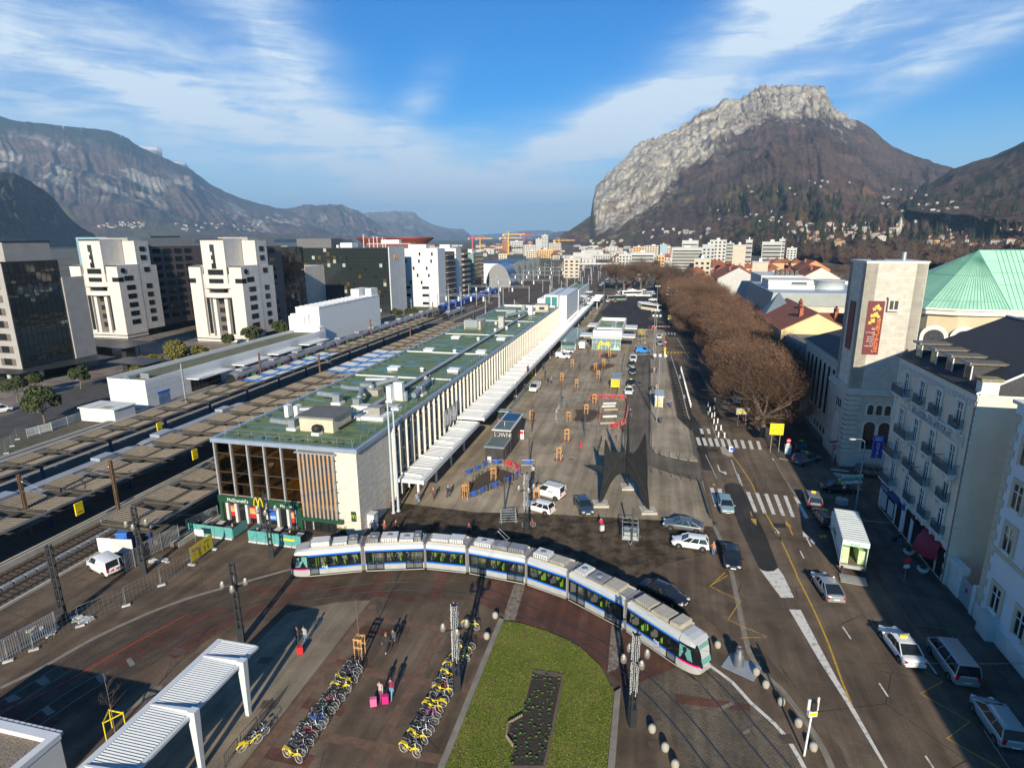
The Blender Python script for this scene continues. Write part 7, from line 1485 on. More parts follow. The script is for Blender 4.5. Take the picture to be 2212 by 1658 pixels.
for f,pz,pr,out_ in ((feet[0],9.0,.86,0),(feet[1],10.3,.74,0),(feet[2],12.3,.2,0)):
 d=(f-ctr); d.z=0; Rr=d.length; d.normalize(); n=Vector((-d.y,d.x,0))*.05
 P=[(Rr+.28,.35),(Rr+.05,1.6),(Rr*.93,3.6),(Rr*.9,6.),(Rr*pr+.12,pz-.4),(Rr*pr,pz),(Rr*pr-.28,pz-.7),(Rr*pr*.75,pz*.8 if pz<12 else pz*.72),(Rr*pr*.45 if pz<12 else -.1,7.0),(Rr*.12 if pz<12 else -.25,6.9),(-.35,6.7),(-.35,3.9),(.25,4.0),(Rr*.35,3.7),(Rr*.6,2.7),(Rr*.78,1.4),(Rr-.22,.35)]
 b=MB(); A=[d*r_+Vector((0,0,z))+n for r_,z in P]; B_=[d*r_+Vector((0,0,z))-n for r_,z in P]; k=len(P)
 b.face(A,BST); b.face(B_[::-1],BST); b.add(A+B_,[(i,(i+1)%k,k+(i+1)%k,k+i) for i in range(k)],BST); b.obj('steel_plate',scp)
 b=MB(); rib=[d*(Rr*t_)+Vector((0,0,.4+6.2*(1-t_)**.55)) for t_ in (1,.95,.85,.7,.5,.3,.1)]; w=Vector((-d.y,d.x,0))
 b.add([p+w*s_*(.1+.3*i/6) for i,p in enumerate(rib) for s_ in (-1,1)],[(2*i,2*i+1,2*i+3,2*i+2) for i in range(6)],BST); b.obj('stiffener',scp)
 b=MB(); c_=f-ctr; b.prism([(c_.x-1,c_.y-1),(c_.x+1,c_.y-1),(c_.x+1,c_.y+1),(c_.x-1,c_.y+1)],0,.3,CURB); b.prism([(c_.x-.6,c_.y-.6),(c_.x+.6,c_.y-.6),(c_.x+.6,c_.y+.6),(c_.x-.6,c_.y+.6)],.3,.38,CONC); b.obj('plinth',scp)
b=MB(); p0=(feet[0]-ctr)*.8; b.add([(p0.x+.3,p0.y,5.2),(p0.x-2.2,p0.y+1.6,4.9),(p0.x+.3,p0.y,3.9),(p0.x+.35,p0.y+.1,5.2),(p0.x-2.15,p0.y+1.7,4.9),(p0.x+.35,p0.y+.1,3.9)],[(0,1,2),(5,4,3),(0,3,4,1),(1,4,5,2)],BST); b.obj('fin',scp)
LG=mat('lamp_glass',(.3,.28,.24),.15,0,.1,2,0,.7,alpha=.5); CORE=mat('lamp_core',(.62,.58,.48),.5,0,.1,2)
def lattice(garland):
 b=MB(); h=7.6; a=.17
 for x in (-a,a):
  for y in (-a,a): b.box(x-.055,x+.055,y-.055,y+.055,.0,h,DKM)
 b.box(-.26,.26,-.26,.26,0,1.5,DKM)
 for z in (2.1,3.2,4.3,5.5,6.5,7.3): b.box(-a-.03,a+.03,-a-.03,a+.03,z,z+.16,DKM)
 col=b.mesh('column'); q=MB(); q.box(-.95,.95,-.05,.05,5.35,5.47,DKM); q.box(-.05,.05,-.95,.95,5.35,5.47,DKM); arms=q.mesh('cross_arm')
 L_=MB(); L_.lathe([(.16,0),(.22,.06),(.22,.42),(.16,.5),(.05,.52)],(0,0,5.45),LG,8); L_.lathe([(.09,0),(.12,.2),(.09,.35)],(0,0,5.7),CORE,8)
 g_=None
 if garland:
  g_=MB(); r=random.Random(5)
  for i in range(12):
   t=2*PI*i/12; x,y=.27*math.cos(t),.27*math.sin(t); z=7.5
   while z>2.6+(i%3)*.3: g_.cb((x+r.uniform(-.02,.02),y+r.uniform(-.02,.02),z),(.045,.045,.06),WHITE); z-=.13
  g_=g_.mesh('light_garland')
 return col,arms,L_.mesh('lantern'),g_
LA,LB=lattice(False),lattice(True)
def lampcol(loc,label,gar,lanterns=True):
 t=thing('lamp_column',label,'street lamp',loc,-AZ+.5,'black lattice lamp columns on the square'); m=LB if gar else LA
 inst(m[0],'column',t)
 if lanterns:
  inst(m[1],'cross_arm',t)
  for i in range(4): inst(m[2],'lantern',t,(.9*math.cos(PI/2*i),.9*math.sin(PI/2*i),0))
 if gar: inst(m[3],'light_garland',t)
lampcol(g(587,1203),'black lattice lamp column between the terrace glass and the tail of the tram',False); lampcol(g(522,1386),'black lattice lamp column just beyond the end of the white pergola',False); lampcol(K('A2',1065,1275),'black lattice lamp column beside the blue cabin and the white van',False); lampcol(K('A2',470,1620),'black lattice column without lanterns by the railway fence',False,False)
lampcol(g(987,1490),'lamp column hung with white light garlands over the bicycle row',True); lampcol(g(1365,1565),'lamp column hung with white light garlands beside the lawn kerb and tram rails',True); lampcol(K('B2',453,947),'lamp column hung with garlands behind the tram near the white hatchback',True)
GLB=mat('globe_glass',(.55,.56,.56),.1,0,.1,2,0,.8); POLE=mat('pole_grey',(.28,.3,.31),.45,.4,.1,2)
def globes(loc,label,h=12.5):
 t=thing('globe_lamp',label,'street lamp',loc,-AZ,'tall lamps with three globes'); b=MB(); b.tube([(0,0,0),(0,0,h)],[.12,.07],POLE,8); b.obj('pole',t); b=MB(); b.tube([(-.95,0,h-.1),(0,0,h),(.95,0,h-.1)],.045,POLE,5); b.obj('cross_arm',t)
 for x in (-.95,0,.95): q=MB(); q.ball((x,0,h+.3),.36,GLB,12); q.obj('globe',t)
globes(K('B1',1605,1300),'tall triple globe lamp beside the bus shelter on the island'); globes(K('B1',1588,760),'tall triple globe lamp by the far end of the island'); globes(K('D6',1890,960),'tall triple globe lamp beside the blue van'); globes(K('D6',1940,330),'tall triple globe lamp in front of the yellow banded buses',11)
def armlamp(loc,label,h,rz,double,group):
 t=thing('street_light',label,'street lamp',loc,rz,group); b=MB(); b.tube([(0,0,0),(0,0,h-1.2),(0,0,h-.9)],[.12,.08,.07],mat('pole_blue_grey',(.2,.28,.33),.4,.3,.1,1),8); b.obj('pole',t)
 for sg in ((1,-1) if double else (1,)):
  q=MB(); q.tube([(0,0,h-1.),(sg*.15,0,h-.45),(sg*.7,0,h-.1),(sg*1.7,0,h)],.05,MATS['pole_blue_grey'],6); q.cb((sg*1.95,0,h),(.75,.25,.12),WHITE2,0,0,-sg*.1); q.obj('lamp_arm',t)
armlamp(K('B6',842,748),'blue grey street lamp with a single curved arm before the hotel',10.5,PI+.25,False,None)
for i in range(7): p=S(196+i*17,-39.5-i*.55,0); armlamp(p,ordn(i)+' twin armed street lamp along the avenue beyond the barrier',11,-AZ,True,'twin armed street lamps of the avenue')
armlamp(S(262,-6.5,0),'single armed street lamp beside the short white canopy',11,-AZ,False,None)
SP=MB(); SP.box(-.09,.09,-.06,.06,0,4.6,mat('slim_pole',(.05,.055,.06),.5,.2,.1,1)); SPM=SP.mesh('slim_light_pole')
for i,(c,q) in enumerate((('B1',(502,1385)),('B1',(970,1425)),('B1',(762,1150)),('B1',(616,935)),('B1',(928,850)),('B1',(1122,965)),('B1',(1187,772)),('B1',(1008,697)),('B2',(480,362)),('B2',(262,745)),('B2',(1385,1065)),('D6',(1820,745)),('B1',(1033,395)))):
 o=inst(SPM,'slim_light_pole',None,K(c,*q),-AZ); tag(o,'thin dark light post on the plaza, '+ordn(i)+' of the scattered set','light post','thin dark light posts on the plaza')
BO=MB(); BO.box(-.05,.05,-.05,.05,0,1.0,DKM); BOM=BO.mesh('bollard'); BW=MB(); BW.box(-.09,.09,-.07,.07,0,.95,WHITE); BWM=BW.mesh('bollard')
BS=MB(); BS.lathe([(.1,0),(.24,.05),(.27,.2),(.28,.36),(.22,.53),(.08,.62)],(0,0,0),mat('bollard_stone',(.34,.31,.26),.75,0,.12,3),14); BSM=BS.mesh('bollard')
def row(me,pts,n,label,group,z=0):
 for (c,a),(c2,b_),k in [(pts[i],pts[i+1],n[i]) for i in range(len(pts)-1)]:
  p,q=K(c,*a),K(c2,*b_)
  for i in range(k):
   o=inst(me,'bollard',None,p.lerp(q,i/max(1,k-1))+Vector((0,0,z)),-AZ); tag(o,label,'bollard',group)
row(BOM,[('B1',(1250,1085)),('B1',(1322,715))],[24],'slim dark bollard in the row left of the taxi lane','dark bollards left of the taxi lane'); row(BOM,[('B1',(1558,1540)),('B1',(1549,770))],[44],'slim dark bollard in the row on the left kerb of the island','dark bollards on the left island kerb',.12)
row(BOM,[('B1',(1582,1572)),('B1',(1635,1600)),('B1',(1890,1652))],[2,4],'slim dark bollard on the rounded near end of the island','dark bollards at the island end',.12); row(BOM,[('B1',(1918,1408)),('B1',(1962,1632))],[11],'slim dark bollard along the right island kerb','dark bollards on the right island kerb',.12)
row(BOM,[('B2',(1562,425)),('B2',(1912,497))],[5],'slim dark bollard across the plaza edge right of the sculpture','dark bollards right of the sculpture'); row(BOM,[('B2',(1990,520)),('B2',(2085,828))],[13],'slim dark bollard in the row between plaza and road','dark bollards between plaza and road'); row(BOM,[('B2',(1085,270)),('B2',(1120,140)),('B2',(1250,130))],[8,3],'slim dark bollard left of the sculpture','dark bollards left of the sculpture'); row(BOM,[('B1',(1300,1480)),('B1',(1310,1400))],[4],'slim dark bollard where the taxi lane bends','dark bollards at the lane bend')
row(BWM,[('B1',(1822,840)),('B1',(1908,1168))],[17],'white lane post in the row along the bus lane','white posts along the bus lane'); row(BWM,[('D2',(642,1035)),('D2',(755,1375))],[6],'white lane post, left row before the zebra crossing','white posts in the left row'); row(BWM,[('D2',(712,1150)),('D2',(822,1380))],[4],'white lane post, right row before the zebra crossing','white posts in the right row')
for i,(c,q,l) in enumerate((('A6',(1808,498),'round stone bollard at the tip of the lawn kerb'),('A6',(1745,650),'round stone bollard left of the lawn kerb'),('B3',(1872,620),'round stone bollard to the right of the tram nose'),('B3',(2055,665),'round stone bollard behind the grey litter column'),('B3',(1308,1345),'round stone bollard just right of the lamp column by the lawn'),('B3',(1420,1505),'round stone bollard between the manhole and the tram rails'),('B3',(1505,1655),'round stone bollard at the bottom edge near the rails'),('B7',(48,800),'first round stone bollard of the kerb line beyond the tram nose'),('B7',(125,903),'second round stone bollard of the kerb line beyond the tram nose'),('B7',(250,1042),'third round stone bollard of the kerb line beyond the tram nose'),('B7',(387,1215),'fourth round stone bollard of the kerb line, beside the signal post'),('B7',(507,1408),'last round stone bollard of the kerb line near the bottom'))):
 o=inst(BSM,'bollard',None,K(c,*q)); tag(o,l,'bollard','round stone bollards')
SOIL=mat('dark_soil',(.06,.042,.028),.95,0,.35,2,.4); STK=mat('stake_timber',(.5,.26,.09),.7,0,.15,4)
def bed(c,pts,label):
 P=smooth_path([K(c,*q) for q in pts]+[K(c,*pts[0])],.5)[:-1]; m=sum(P,Vector())/len(P); t=thing('planting_bed',label,'planting bed',(m.x,m.y,0))
 L_=[(p.x-m.x,p.y-m.y) for p in P]; b=MB(); b.prism(L_,.0,.16,SOIL); b.obj('soil',t); b=MB()
 for i in range(0,len(L_),2): x,y=L_[i]; b.cb((x*1.03,y*1.03,.3),(.16,.06,.62),BROWNS,random.uniform(0,3))
 b.obj('edge_post',t)
bed('B2',((-20,520),(60,440),(190,395),(330,430),(375,470),(300,510),(110,585),(-40,640),(-120,600)),'dark soil planting bed nearest the station entrance with rusty edge posts')
bed('B1',((860,1290),(900,1240),(880,1200),(960,1195),(1060,1200),(1085,1240),(1030,1290),(940,1310)),'dark soil planting bed ringed by barriers in the middle of the plaza'); bed('B1',((1020,850),(1030,810),(1120,790),(1230,795),(1200,820),(1090,850)),'dark soil planting bed in the far half of the plaza'); bed('B1',((1110,725),(1150,700),(1250,710),(1230,730),(1160,738)),'farthest planting bed, before the glass pavilion')
SM=MB()
for x in (-.32,.32):
 for y in (-.32,.32): SM.box(x-.036,x+.036,y-.036,y+.036,0,2.1,STK)
for y in (-.32,.32): SM.box(-.4,.4,y-.03,y+.03,1.9,2.05,STK); SM.box(-.4,.4,y-.03,y+.03,1.2,1.3,STK)
for x in (-.32,.32): SM.box(x-.03,x+.03,-.4,.4,1.95,2.08,STK)
SMM=SM.mesh('stake_frame'); RP=MB(); RP.box(-.75,.75,-.75,.75,.01,.05,mat('root_plate',(.2,.1,.06),.8,0,.3,5)); RPM=RP.mesh('root_plate')
def sapling_mesh(seed,h=5.2):
 r=random.Random(seed); b=MB(); b.tube([(0,0,0),(.03,0,h*.5),(0,.04,h)],[.045,.03,.01],BARK,5)
 for k in range(16):
  z=h*(.38+.6*k/16); a=r.uniform(0,6.3); l=(h-z)*.35+.25; d=Vector((math.cos(a),math.sin(a),.9)).normalized(); p=Vector((0,0,z)); q=p+d*l; b.tube([p,p+d*l*.5,q],[.016,.011,.005],TWIG,3,False)
  for j in range(4): e=p+d*l*r.uniform(.3,1); v=(d+Vector((r.uniform(-1,1),r.uniform(-1,1),r.uniform(0,.6)))).normalized(); b.tube([e,e+v*l*.45],[.008,.004],TWIG,3,False)
 return b.mesh('sapling')
SPL=[sapling_mesh(i) for i in range(3)]
where=(('B1',(860,812),'before the white vans'),('B1',(768,938),'beside the two walkers'),('B1',(897,998),'in the middle of the plaza'),('B1',(500,1287),'behind the graffiti kiosk'),('B1',(828,1300),'on the left of the ringed bed'),('B1',(983,1232),'on the right of the ringed bed'),('B1',(1055,1137),'beside the red barriers'),('B1',(812,1462),'in front of the ringed bed'),('B1',(742,1632),'nearest the red hydrant'),('B1',(1065,848),'on the left of the far bed'),('B1',(1138,808),'on the right of the far bed'),('B1',(1090,917),'in front of the far bed'),('B1',(1190,728),'in the farthest bed'),('A5',(1960,905),'at the left tip of the nearest bed'),('A5',(2165,775),'in the right part of the nearest bed'),('B2',(545,655),'beside the white van with the roof rack'),('A6',(815,795),'at the far end of the bicycle row'))
for i,(c,q,l) in enumerate(where):
 p=K(c,*q); inset=l.find('bed')>0 and i not in(7,11)
 a=inst(SMM,'stake_frame',None,p,-AZ+random.uniform(-.2,.2)); tag(a,'timber stake frame '+l,'tree stakes','timber stake frames round saplings')
 o=inst(SPL[i%3],'sapling',None,p,i*1.3,random.uniform(.85,1.1)); tag(o,'bare young tree in the timber stakes '+l,'tree','young staked trees')
 if not inset and i<16: o=inst(RPM,'root_plate',None,p,-AZ); o['kind']='structure'
p=K('A3',850,1345); t=thing('stake_frame','yellow triangular timber stakes left of the white pergola','tree stakes',p,.3); b=MB()
for k in range(3): a=2*PI*k/3; q=Vector((math.cos(a)*.7,math.sin(a)*.7,0)); b.tube([q,q+Vector((0,0,1.6))],.05,YEL,4); e=Vector((math.cos(a+2*PI/3)*.7,math.sin(a+2*PI/3)*.7,1.5)); b.tube([q+Vector((0,0,1.5)),e],.06,YEL,4)
b.obj('stake',t); o=inst(SPL[1],'sapling',None,p,1,.95); tag(o,'bare young tree left of the white pergola','tree','young staked trees')
def barrier_mesh(m,m2=None):
 b=MB()
 for x in (-1,1): b.tube([(x,0,0),(x,0,1.05)],.025,m,5); b.box(x-.03,x+.03,-.25,.25,.0,.04,m)
 for z in (.2,1.05): b.tube([(-1,0,z),(1,0,z)],.022,m,5)
 for k in range(13): b.box(-.92+k*.153,-.905+k*.153,-.008,.008,.2,1.05,m)
 if m2: b.box(-.35,.35,-.02,.02,.45,.95,m2); b.box(-.95,.95,-.015,.015,.95,1.08,m2)
 return b.mesh('barrier')
BG=barrier_mesh(STEEL); BB_=barrier_mesh(STEEL,BLUEP); BR=barrier_mesh(mat('barrier_pink',(.6,.16,.14),.6,0,.2,3),RED)
def ring(c,pts,me,label,group):
 P=[K(c,*q) for q in pts]
 for p,q in zip(P,P[1:]):
  L_=(q-p).length; n=max(1,round(L_/2.1)); a=math.atan2(q.y-p.y,q.x-p.x)
  for i in range(n): o=inst(me,'barrier',None,p.lerp(q,(i+.5)/n),a+random.uniform(-.06,.06)); tag(o,label,'barrier',group)
ring('B1',((720,1300),(712,1240),(745,1180),(830,1130),(1000,1105)),BG,'grey crowd barrier behind the ringed planting bed','grey barriers behind the ringed bed'); ring('B1',((720,1310),(930,1345),(1080,1365),(1190,1362)),BG,'grey crowd barrier in front of the ringed planting bed','grey barriers before the ringed bed')
ring('B1',((1010,1108),(1160,1095),(1335,1105),(1350,1180),(1330,1310),(1265,1355),(1195,1362)),BR,'red and white barrier round the paving works','red barriers round the paving works'); ring('B1',((1100,1180),(1100,1300)),BR,'red barrier inside the paving works','red barriers inside the works')
ring('B2',((-40,660),(20,640),(110,590),(240,545),(350,490),(400,440)),BB_,'barrier with blue panels in front of the nearest planting bed','blue barriers before the nearest bed'); ring('B2',((-110,470),(0,430),(120,365),(260,360)),BB_,'barrier with blue panels behind the nearest planting bed','blue barriers behind the nearest bed'); ring('B2',((260,365),(340,385),(400,430)),BR,'red barrier at the right tip of the nearest planting bed','red barriers at the nearest bed'); ring('B1',((1095,730),(1120,690)),BR,'red barrier at the farthest planting bed','red barriers at the farthest bed'); ring('B2',((425,365),(515,365)),BB_,'blue barrier round the thin post near the kiosk','blue barriers round the thin post'); ring('B1',((1010,800),(1080,775)),BG,'grey barrier at the far planting bed','grey barriers at the far bed')
b=MB()
for i,(x,y) in enumerate(((1190,1140),(1200,1195),(1190,1255),(1170,1315),(1180,1165))): p=K('B1',x,y); b.cb((p.x,p.y,.2),(2.8,.4,.35),TAN if i%2 else LGREY,.1)
tag(b.obj('kerb_stack'),'pale stone lengths laid out inside the paving works','stone slabs')
t=sthing('kiosk','small black kiosk with white graffiti letters on the plaza','kiosk',26.2,-7.7); BK_=mat('kiosk_black',(.03,.029,.028),.6,0,.25,2)
b=MB(); b.box(0,2.9,0,4.5,0,2.4,BK_); b.box(.0,3.0,4.5,14,0,3.7,BK_); b.box(2.9,2.95,1,3.2,.1,2.1,mat('kiosk_door',(.1,.08,.075),.6,.1,.1,2)); b.obj('wall',t)
b=MB(); b.box(-.15,3.1,-.2,4.5,2.4,2.6,GALV); b.box(.1,2.8,.1,4.3,2.6,2.63,mat('kiosk_roof',(.1,.13,.12),.5,0,.3,2)); b.box(-.1,3.1,4.3,14.1,3.7,3.9,LGREY); b.box(.2,2.8,4.7,9,3.9,3.93,MATS['kiosk_roof']); b.box(.2,2.8,9.3,13.8,3.9,3.93,DGLASS); b.tube([(1.5,6.5,3.9),(1.5,6.5,4.6)],.05,WHITE,5); b.obj('roof',t)
o=text(0,'SOWN!',.95,WHITE,(.2,4.42,2.75),(PI/2,0,0),.01,parent=t,name='graffiti',sx=.92); o=text(0,'SOWN!',.8,BK_,(.28,4.4,2.82),(PI/2,0,0),.012,parent=t,name='graffiti',sx=.95)
p=K('B2',408,120); o=MB().box(-.5,.5,-.05,.05,.2,1.6,WHITE).box(-.42,.42,-.06,-.05,.9,1.4,RED).box(-.5,.5,-.2,.2,0,.2,LGREY).obj('notice_board',None,p,-AZ); tag(o,'white and red notice board standing right of the graffiti kiosk','notice board')
p=K('B2',130,325); o=MB().box(-.3,.3,-.2,.2,0,.9,WHITE2).box(-.32,.32,-.22,.22,.9,.95,LGREY).obj('cabinet',None,p,-AZ); tag(o,'small white cabinet in front of the graffiti kiosk','cabinet')
t=sthing('bike_pavilion','white roofed glass pavilion with a big yellow bicycle painted on its front','pavilion',125,-14.2); GP=mat('pavilion_glass',(.16,.24,.23),.08,0,.1,1,0,.8)
b=MB(); b.box(.1,8.7,.1,34,0,3.6,mat('pavilion_core',(.12,.14,.13),.6,0,.3,1)); b.obj('wall',t); b=MB()
for i in range(6): b.box(.05+i*1.44,1.44+i*1.44,0,.08,.05,3.5,GP)
for y in range(8): b.box(8.7,8.78,.2+y*4.2,4.2+y*4.2,.05,3.5,GP); b.box(-.0,.08,.2+y*4.2,4.2+y*4.2,.05,3.5,GP)
b.obj('glazing',t); b=MB()
for i in range(7): b.box(i*1.44,i*1.44+.07,-.05,.1,0,3.6,WHITE)
b.box(0,8.7,-.05,.1,2.2,2.28,WHITE); b.obj('mullion',t)
b=MB(); b.box(-.4,9.1,-.6,3.2,3.6,3.85,WHITE); b.box(-.1,8.9,3.,34.5,3.6,4.4,WHITE); b.box(-.1,8.9,3.,3.4,4.4,5.6,WHITE); b.box(-.1,8.9,34.1,34.5,4.4,5.6,WHITE); b.box(-.1,.3,3.4,34.1,4.4,5.6,WHITE); b.box(8.5,8.9,3.4,34.1,4.4,5.6,WHITE); b.box(.3,8.5,3.4,34.1,4.4,4.5,ROOFG); b.box(.3,8.5,13,14,4.5,5,WHITE); b.obj('roof',t)
b=MB(); rail(b,(.5,15,4.5),(8.3,15,4.5),8,(0,0,0),STEEL,.9); b.obj('guard_rail',t); b=MB(); b.box(5,6,12,34,4.5,4.7,STEEL); b.tube([(5,16,4.5),(5,16,5.4)],.4,GALV,8); b.tube([(6,17,4.5),(6,17,5.6)],.4,GALV,8); b.obj('roof_plant',t)
for x0,x1,y0,y1 in ((-4.2,-.1,3.6,10),(8.9,13,3.6,10),(-4.2,-.1,25,33),(8.9,13,22,30)):
 b=MB(); b.box(x0,x1,y0,y1,3.45,3.75,WHITE); b.obj('awning',t);
 for y in (y0+.5,y1-.5): xx=x0+.3 if x0<0 else x1-.3; q=MB(); q.box(xx-.06,xx+.06,y-.06,y+.06,0,3.45,DKM); q.obj('post',t)
b=MB()
for cx,a0,a1 in ((2.2,.5,1.3),(6.,.9,1.9)): b.add([(cx+math.cos(PI*(a0+(a1-a0)*i/12))*r_*(-1 if 0 else 1),-.07,1.25+math.sin(PI*(a0+(a1-a0)*i/12))*r_) for r_ in (1.0,.84) for i in range(13)],[(i,i+1,14+i,13+i) for i in range(12)],WHITE if cx>3 else DKM)
for p_,q_ in (((1.9,1.3),(2.7,2.7)),((2.7,2.7),(4.2,1.5)),((1.9,1.5),(4.2,1.9)),((4.2,1.5),(5.0,2.6))): b.cb(((p_[0]+q_[0])/2,-.08,(p_[1]+q_[1])/2),(math.hypot(q_[0]-p_[0],q_[1]-p_[1]),.03,.28),YEL,0,0,-math.atan2(q_[1]-p_[1],q_[0]-p_[0]))
b.add([(4.5,-.09,1.3),(5.8,-.09,1.4),(5.,-.09,2.9)],[(0,1,2)],YEL); b.box(1.85,2.35,-.12,-.08,.2,1.3,YEL); b.add([(6.4,-.07,.1),(7.4,-.07,.1),(7.,-.07,2.),(7.2,-.072,.1),(8.6,-.072,.1),(7.9,-.072,1.6)],[(0,1,2),(3,4,5)],mat('mint',(.35,.55,.48),.5,0,.1,1)); b.obj('bicycle_mural',t)
t=sthing('glass_shelter','long glass roofed bicycle shelter beside the white pavilion','shelter',118,-4.9); b=MB(); SG=mat('shelter_glass',(.25,.4,.42),.1,0,.1,1,0,.7,alpha=.5)
for k in range(13): b.box(-.3,4.9,k*2.2,k*2.2+2.1,3.4,3.44,SG)
b.obj('glass_roof',t); b=MB()
for x in (0,4.4):
 for k in range(7): b.box(x-.06,x+.06,5+k*4-.06,5+k*4+.06,0,3.4,WHITE)
 b.box(x-.05,x+.05,5,29,3.25,3.38,WHITE)
for k in range(7): b.box(0,4.4,5+k*4-.05,5+k*4+.05,3.2,3.3,WHITE)
b.obj('frame',t); b=MB(); b.box(0,4.4,4.98,5.02,.1,2.6,SG); b.box(4.38,4.42,5,29,.1,2.6,SG); b.obj('glass_panel',t)
def busstop():
 p=K('B1',1625,1180); t=thing('bus_shelter','glass bus shelter with an orange backlit poster on the island','bus shelter',(p.x,p.y,.13),-AZ); b=MB(); b.box(-.9,.9,-.3,5.2,2.4,2.55,mat('shelter_roof',(.4,.47,.5),.4,.1,.1,1)); b.box(-.95,.95,-.35,-.25,2.35,2.6,WHITE2); b.obj('roof',t)
 b=MB(); b.box(-.85,-.8,-.2,5,.2,2.4,SG); b.obj('glass_panel',t); b=MB()
 for y in (0,2.5,5): b.box(-.87,-.78,y-.05,y+.05,0,2.4,LGREY); b.box(.7,.78,y-.04,y+.04,0,2.4,LGREY)
 b.obj('post',t); b=MB(); b.box(-.75,.75,-.35,-.15,.3,2.3,LGREY); b.box(-.6,.6,-.38,-.35,.5,2.1,mat('poster_orange',(.75,.33,.08),.4,0,.5,1.6,col2=(.7,.6,.45))); b.obj('poster_case',t)
busstop()
p=K('B1',1240,1010); t=thing('information_shelter','small grey roofed shelter with a yellow information panel by the bollard row','shelter',(p.x,p.y,0),-AZ); b=MB(); b.prism([(-1.2,0),(1.,0),(1.2,7),(-.6,7)],2.35,2.5,mat('grey_shelter_roof',(.3,.32,.33),.5,.2,.1,1)); b.obj('roof',t); b=MB(); b.box(-1.,.9,-.1,0,.5,2.3,YEL)
for i in range(8): b.box(-.8+(i%4)*.42,-.5+(i%4)*.42,-.12,-.1,1.2 if i<4 else 1.75,1.45 if i<4 else 2.05,mat('panel_ink',(.3,.22,.02),.6,0,0,1))
b.obj('information_panel',t); b=MB()
for x in (-1,.9):
 for y in (.1,6.8): b.box(x-.05,x+.05,y-.05,y+.05,0,2.35,STEEL)
b.obj('post',t)
p=K('B1',497,905); t=thing('metro_totem','tall yellow totem sign at the stair railing under the canopy edge','sign',p,-AZ); b=MB(); b.prism([(-.5,-.12),(.45,-.12),(.45,.12),(-.5,.12)],0,3.4,YEL); b.box(.4,1.2,-.08,.08,2.3,2.9,YEL); b.add([(-.3,-.13,.4),(.3,-.13,.4),(0,-.13,1.2)],[(0,1,2)],DKM); b.obj('panel',t)
t=sthing('stair_enclosure','glass sided stair down to the underpass beside the white van','stair railing',49,-3.2); b=MB();
for a_,b__ in (((1.9,3),(1.9,19)),((4.3,3),(4.3,0))):
 pass
b.box(1.86,1.92,3,24,.1,1.25,SG); b.box(-.6,1.9,-.05,.05,.1,1.6,SG); b.box(1.84,1.94,3,24,0,.1,LGREY); b.box(-.8,3.2,-2.2,-.4,1.9,2.05,mat('stair_roof_glass',(.3,.38,.4),.2,0,.1,1)); b.box(.6,1.9,-1.4,-.5,.2,1.9,DKM); b.obj('glass_panel',t)
def panel_sign(c,q,w,h,z,m,label,rz=0,posts=2,name='sign_panel',extra=None,pm=GALV):
 p=K(c,*q); t=thing(name,label,'sign',p,rz); b=MB(); b.box(-w/2,w/2,-.04,.04,z,z+h,m);
 if extra: extra(b,w,h,z)
 b.obj('panel',t); b=MB()
 for x in ((-w*.3,w*.3) if posts==2 else (0,)): b.tube([(x,.06,0),(x,.06,z+h*.9)],.05,pm,6)
 b.obj('post',t); return t
def blot(b,w,h,z):
 r=random.Random(1)
 for i in range(26): x=r.uniform(-w*.42,w*.4); y=z+r.uniform(.08,h-.2); b.box(x,x+.18,-.055,-.04,y,y+.1,mat('panel_olive',(.35,.27,.01),.7,0,0,1))
panel_sign('B4',(1098,300),2.1,1.9,3.0,YEL,'square yellow direction board on two timber posts at the corner by the first tree',-.15,extra=blot,pm=TAN)
def disc(c,q,label,h=2.3,plate=True,rz=0,bar=True,r_=.36):
 p=K(c,*q); t=thing('road_sign',label,'road sign',p,rz); b=MB(); b.tube([(0,0,0),(0,0,h+.3)],.035,GALV,6); b.obj('post',t); q_=MB(); q_.tube([(0,-.06,h),(0,-.03,h)],r_,RED,16);
 q_.box(-r_*.7,r_*.7,-.075,-.06,h-.06,h+.06,WHITE) if bar else 0; q_.obj('disc',t)
 if plate: q_=MB(); q_.box(-.3,.3,-.06,-.03,h-.85,h-.45,WHITE); q_.obj('plate',t)
disc('B4',(1240,318),'no entry sign with a white plate beside the pale cabinet at the tree corner'); disc('B4',(1735,420),'no entry sign below brown street arrows at the church corner',2.6,False); disc('B6',(1240,1268),'round red parking ban sign with plate on the pavement before the hotel',2.5,True,0,False); disc('D6',(1916,700),'no entry sign by the barrier of the coach park',2.6,False); disc('D6',(2066,905),'no entry sign above the yellow totem by the avenue',2.2,False); disc('D6',(1860,415),'red round sign on the verge before the buses',2.6,False)
o=MB().box(-.45,.45,-.3,.3,0,1.5,mat('cabinet_pale',(.5,.55,.57),.6,0,.08,2)).box(-.48,.48,-.33,.33,1.5,1.56,LGREY).obj('cabinet',None,K('B4',1240,322),-.2); tag(o,'pale utility cabinet behind the no entry sign at the tree corner','cabinet')
p=K('B4',1838,875); t=thing('direction_sign','white and green arrow direction boards on a post set in a concrete drum','direction sign',p,.1); b=MB(); b.lathe([(.75,0),(.75,.75),(.7,.8)],(0,0,0),CONC,18); b.obj('concrete_drum',t); b=MB(); b.tube([(0,0,.7),(0,0,4.3)],.06,DKM,6); b.obj('post',t)
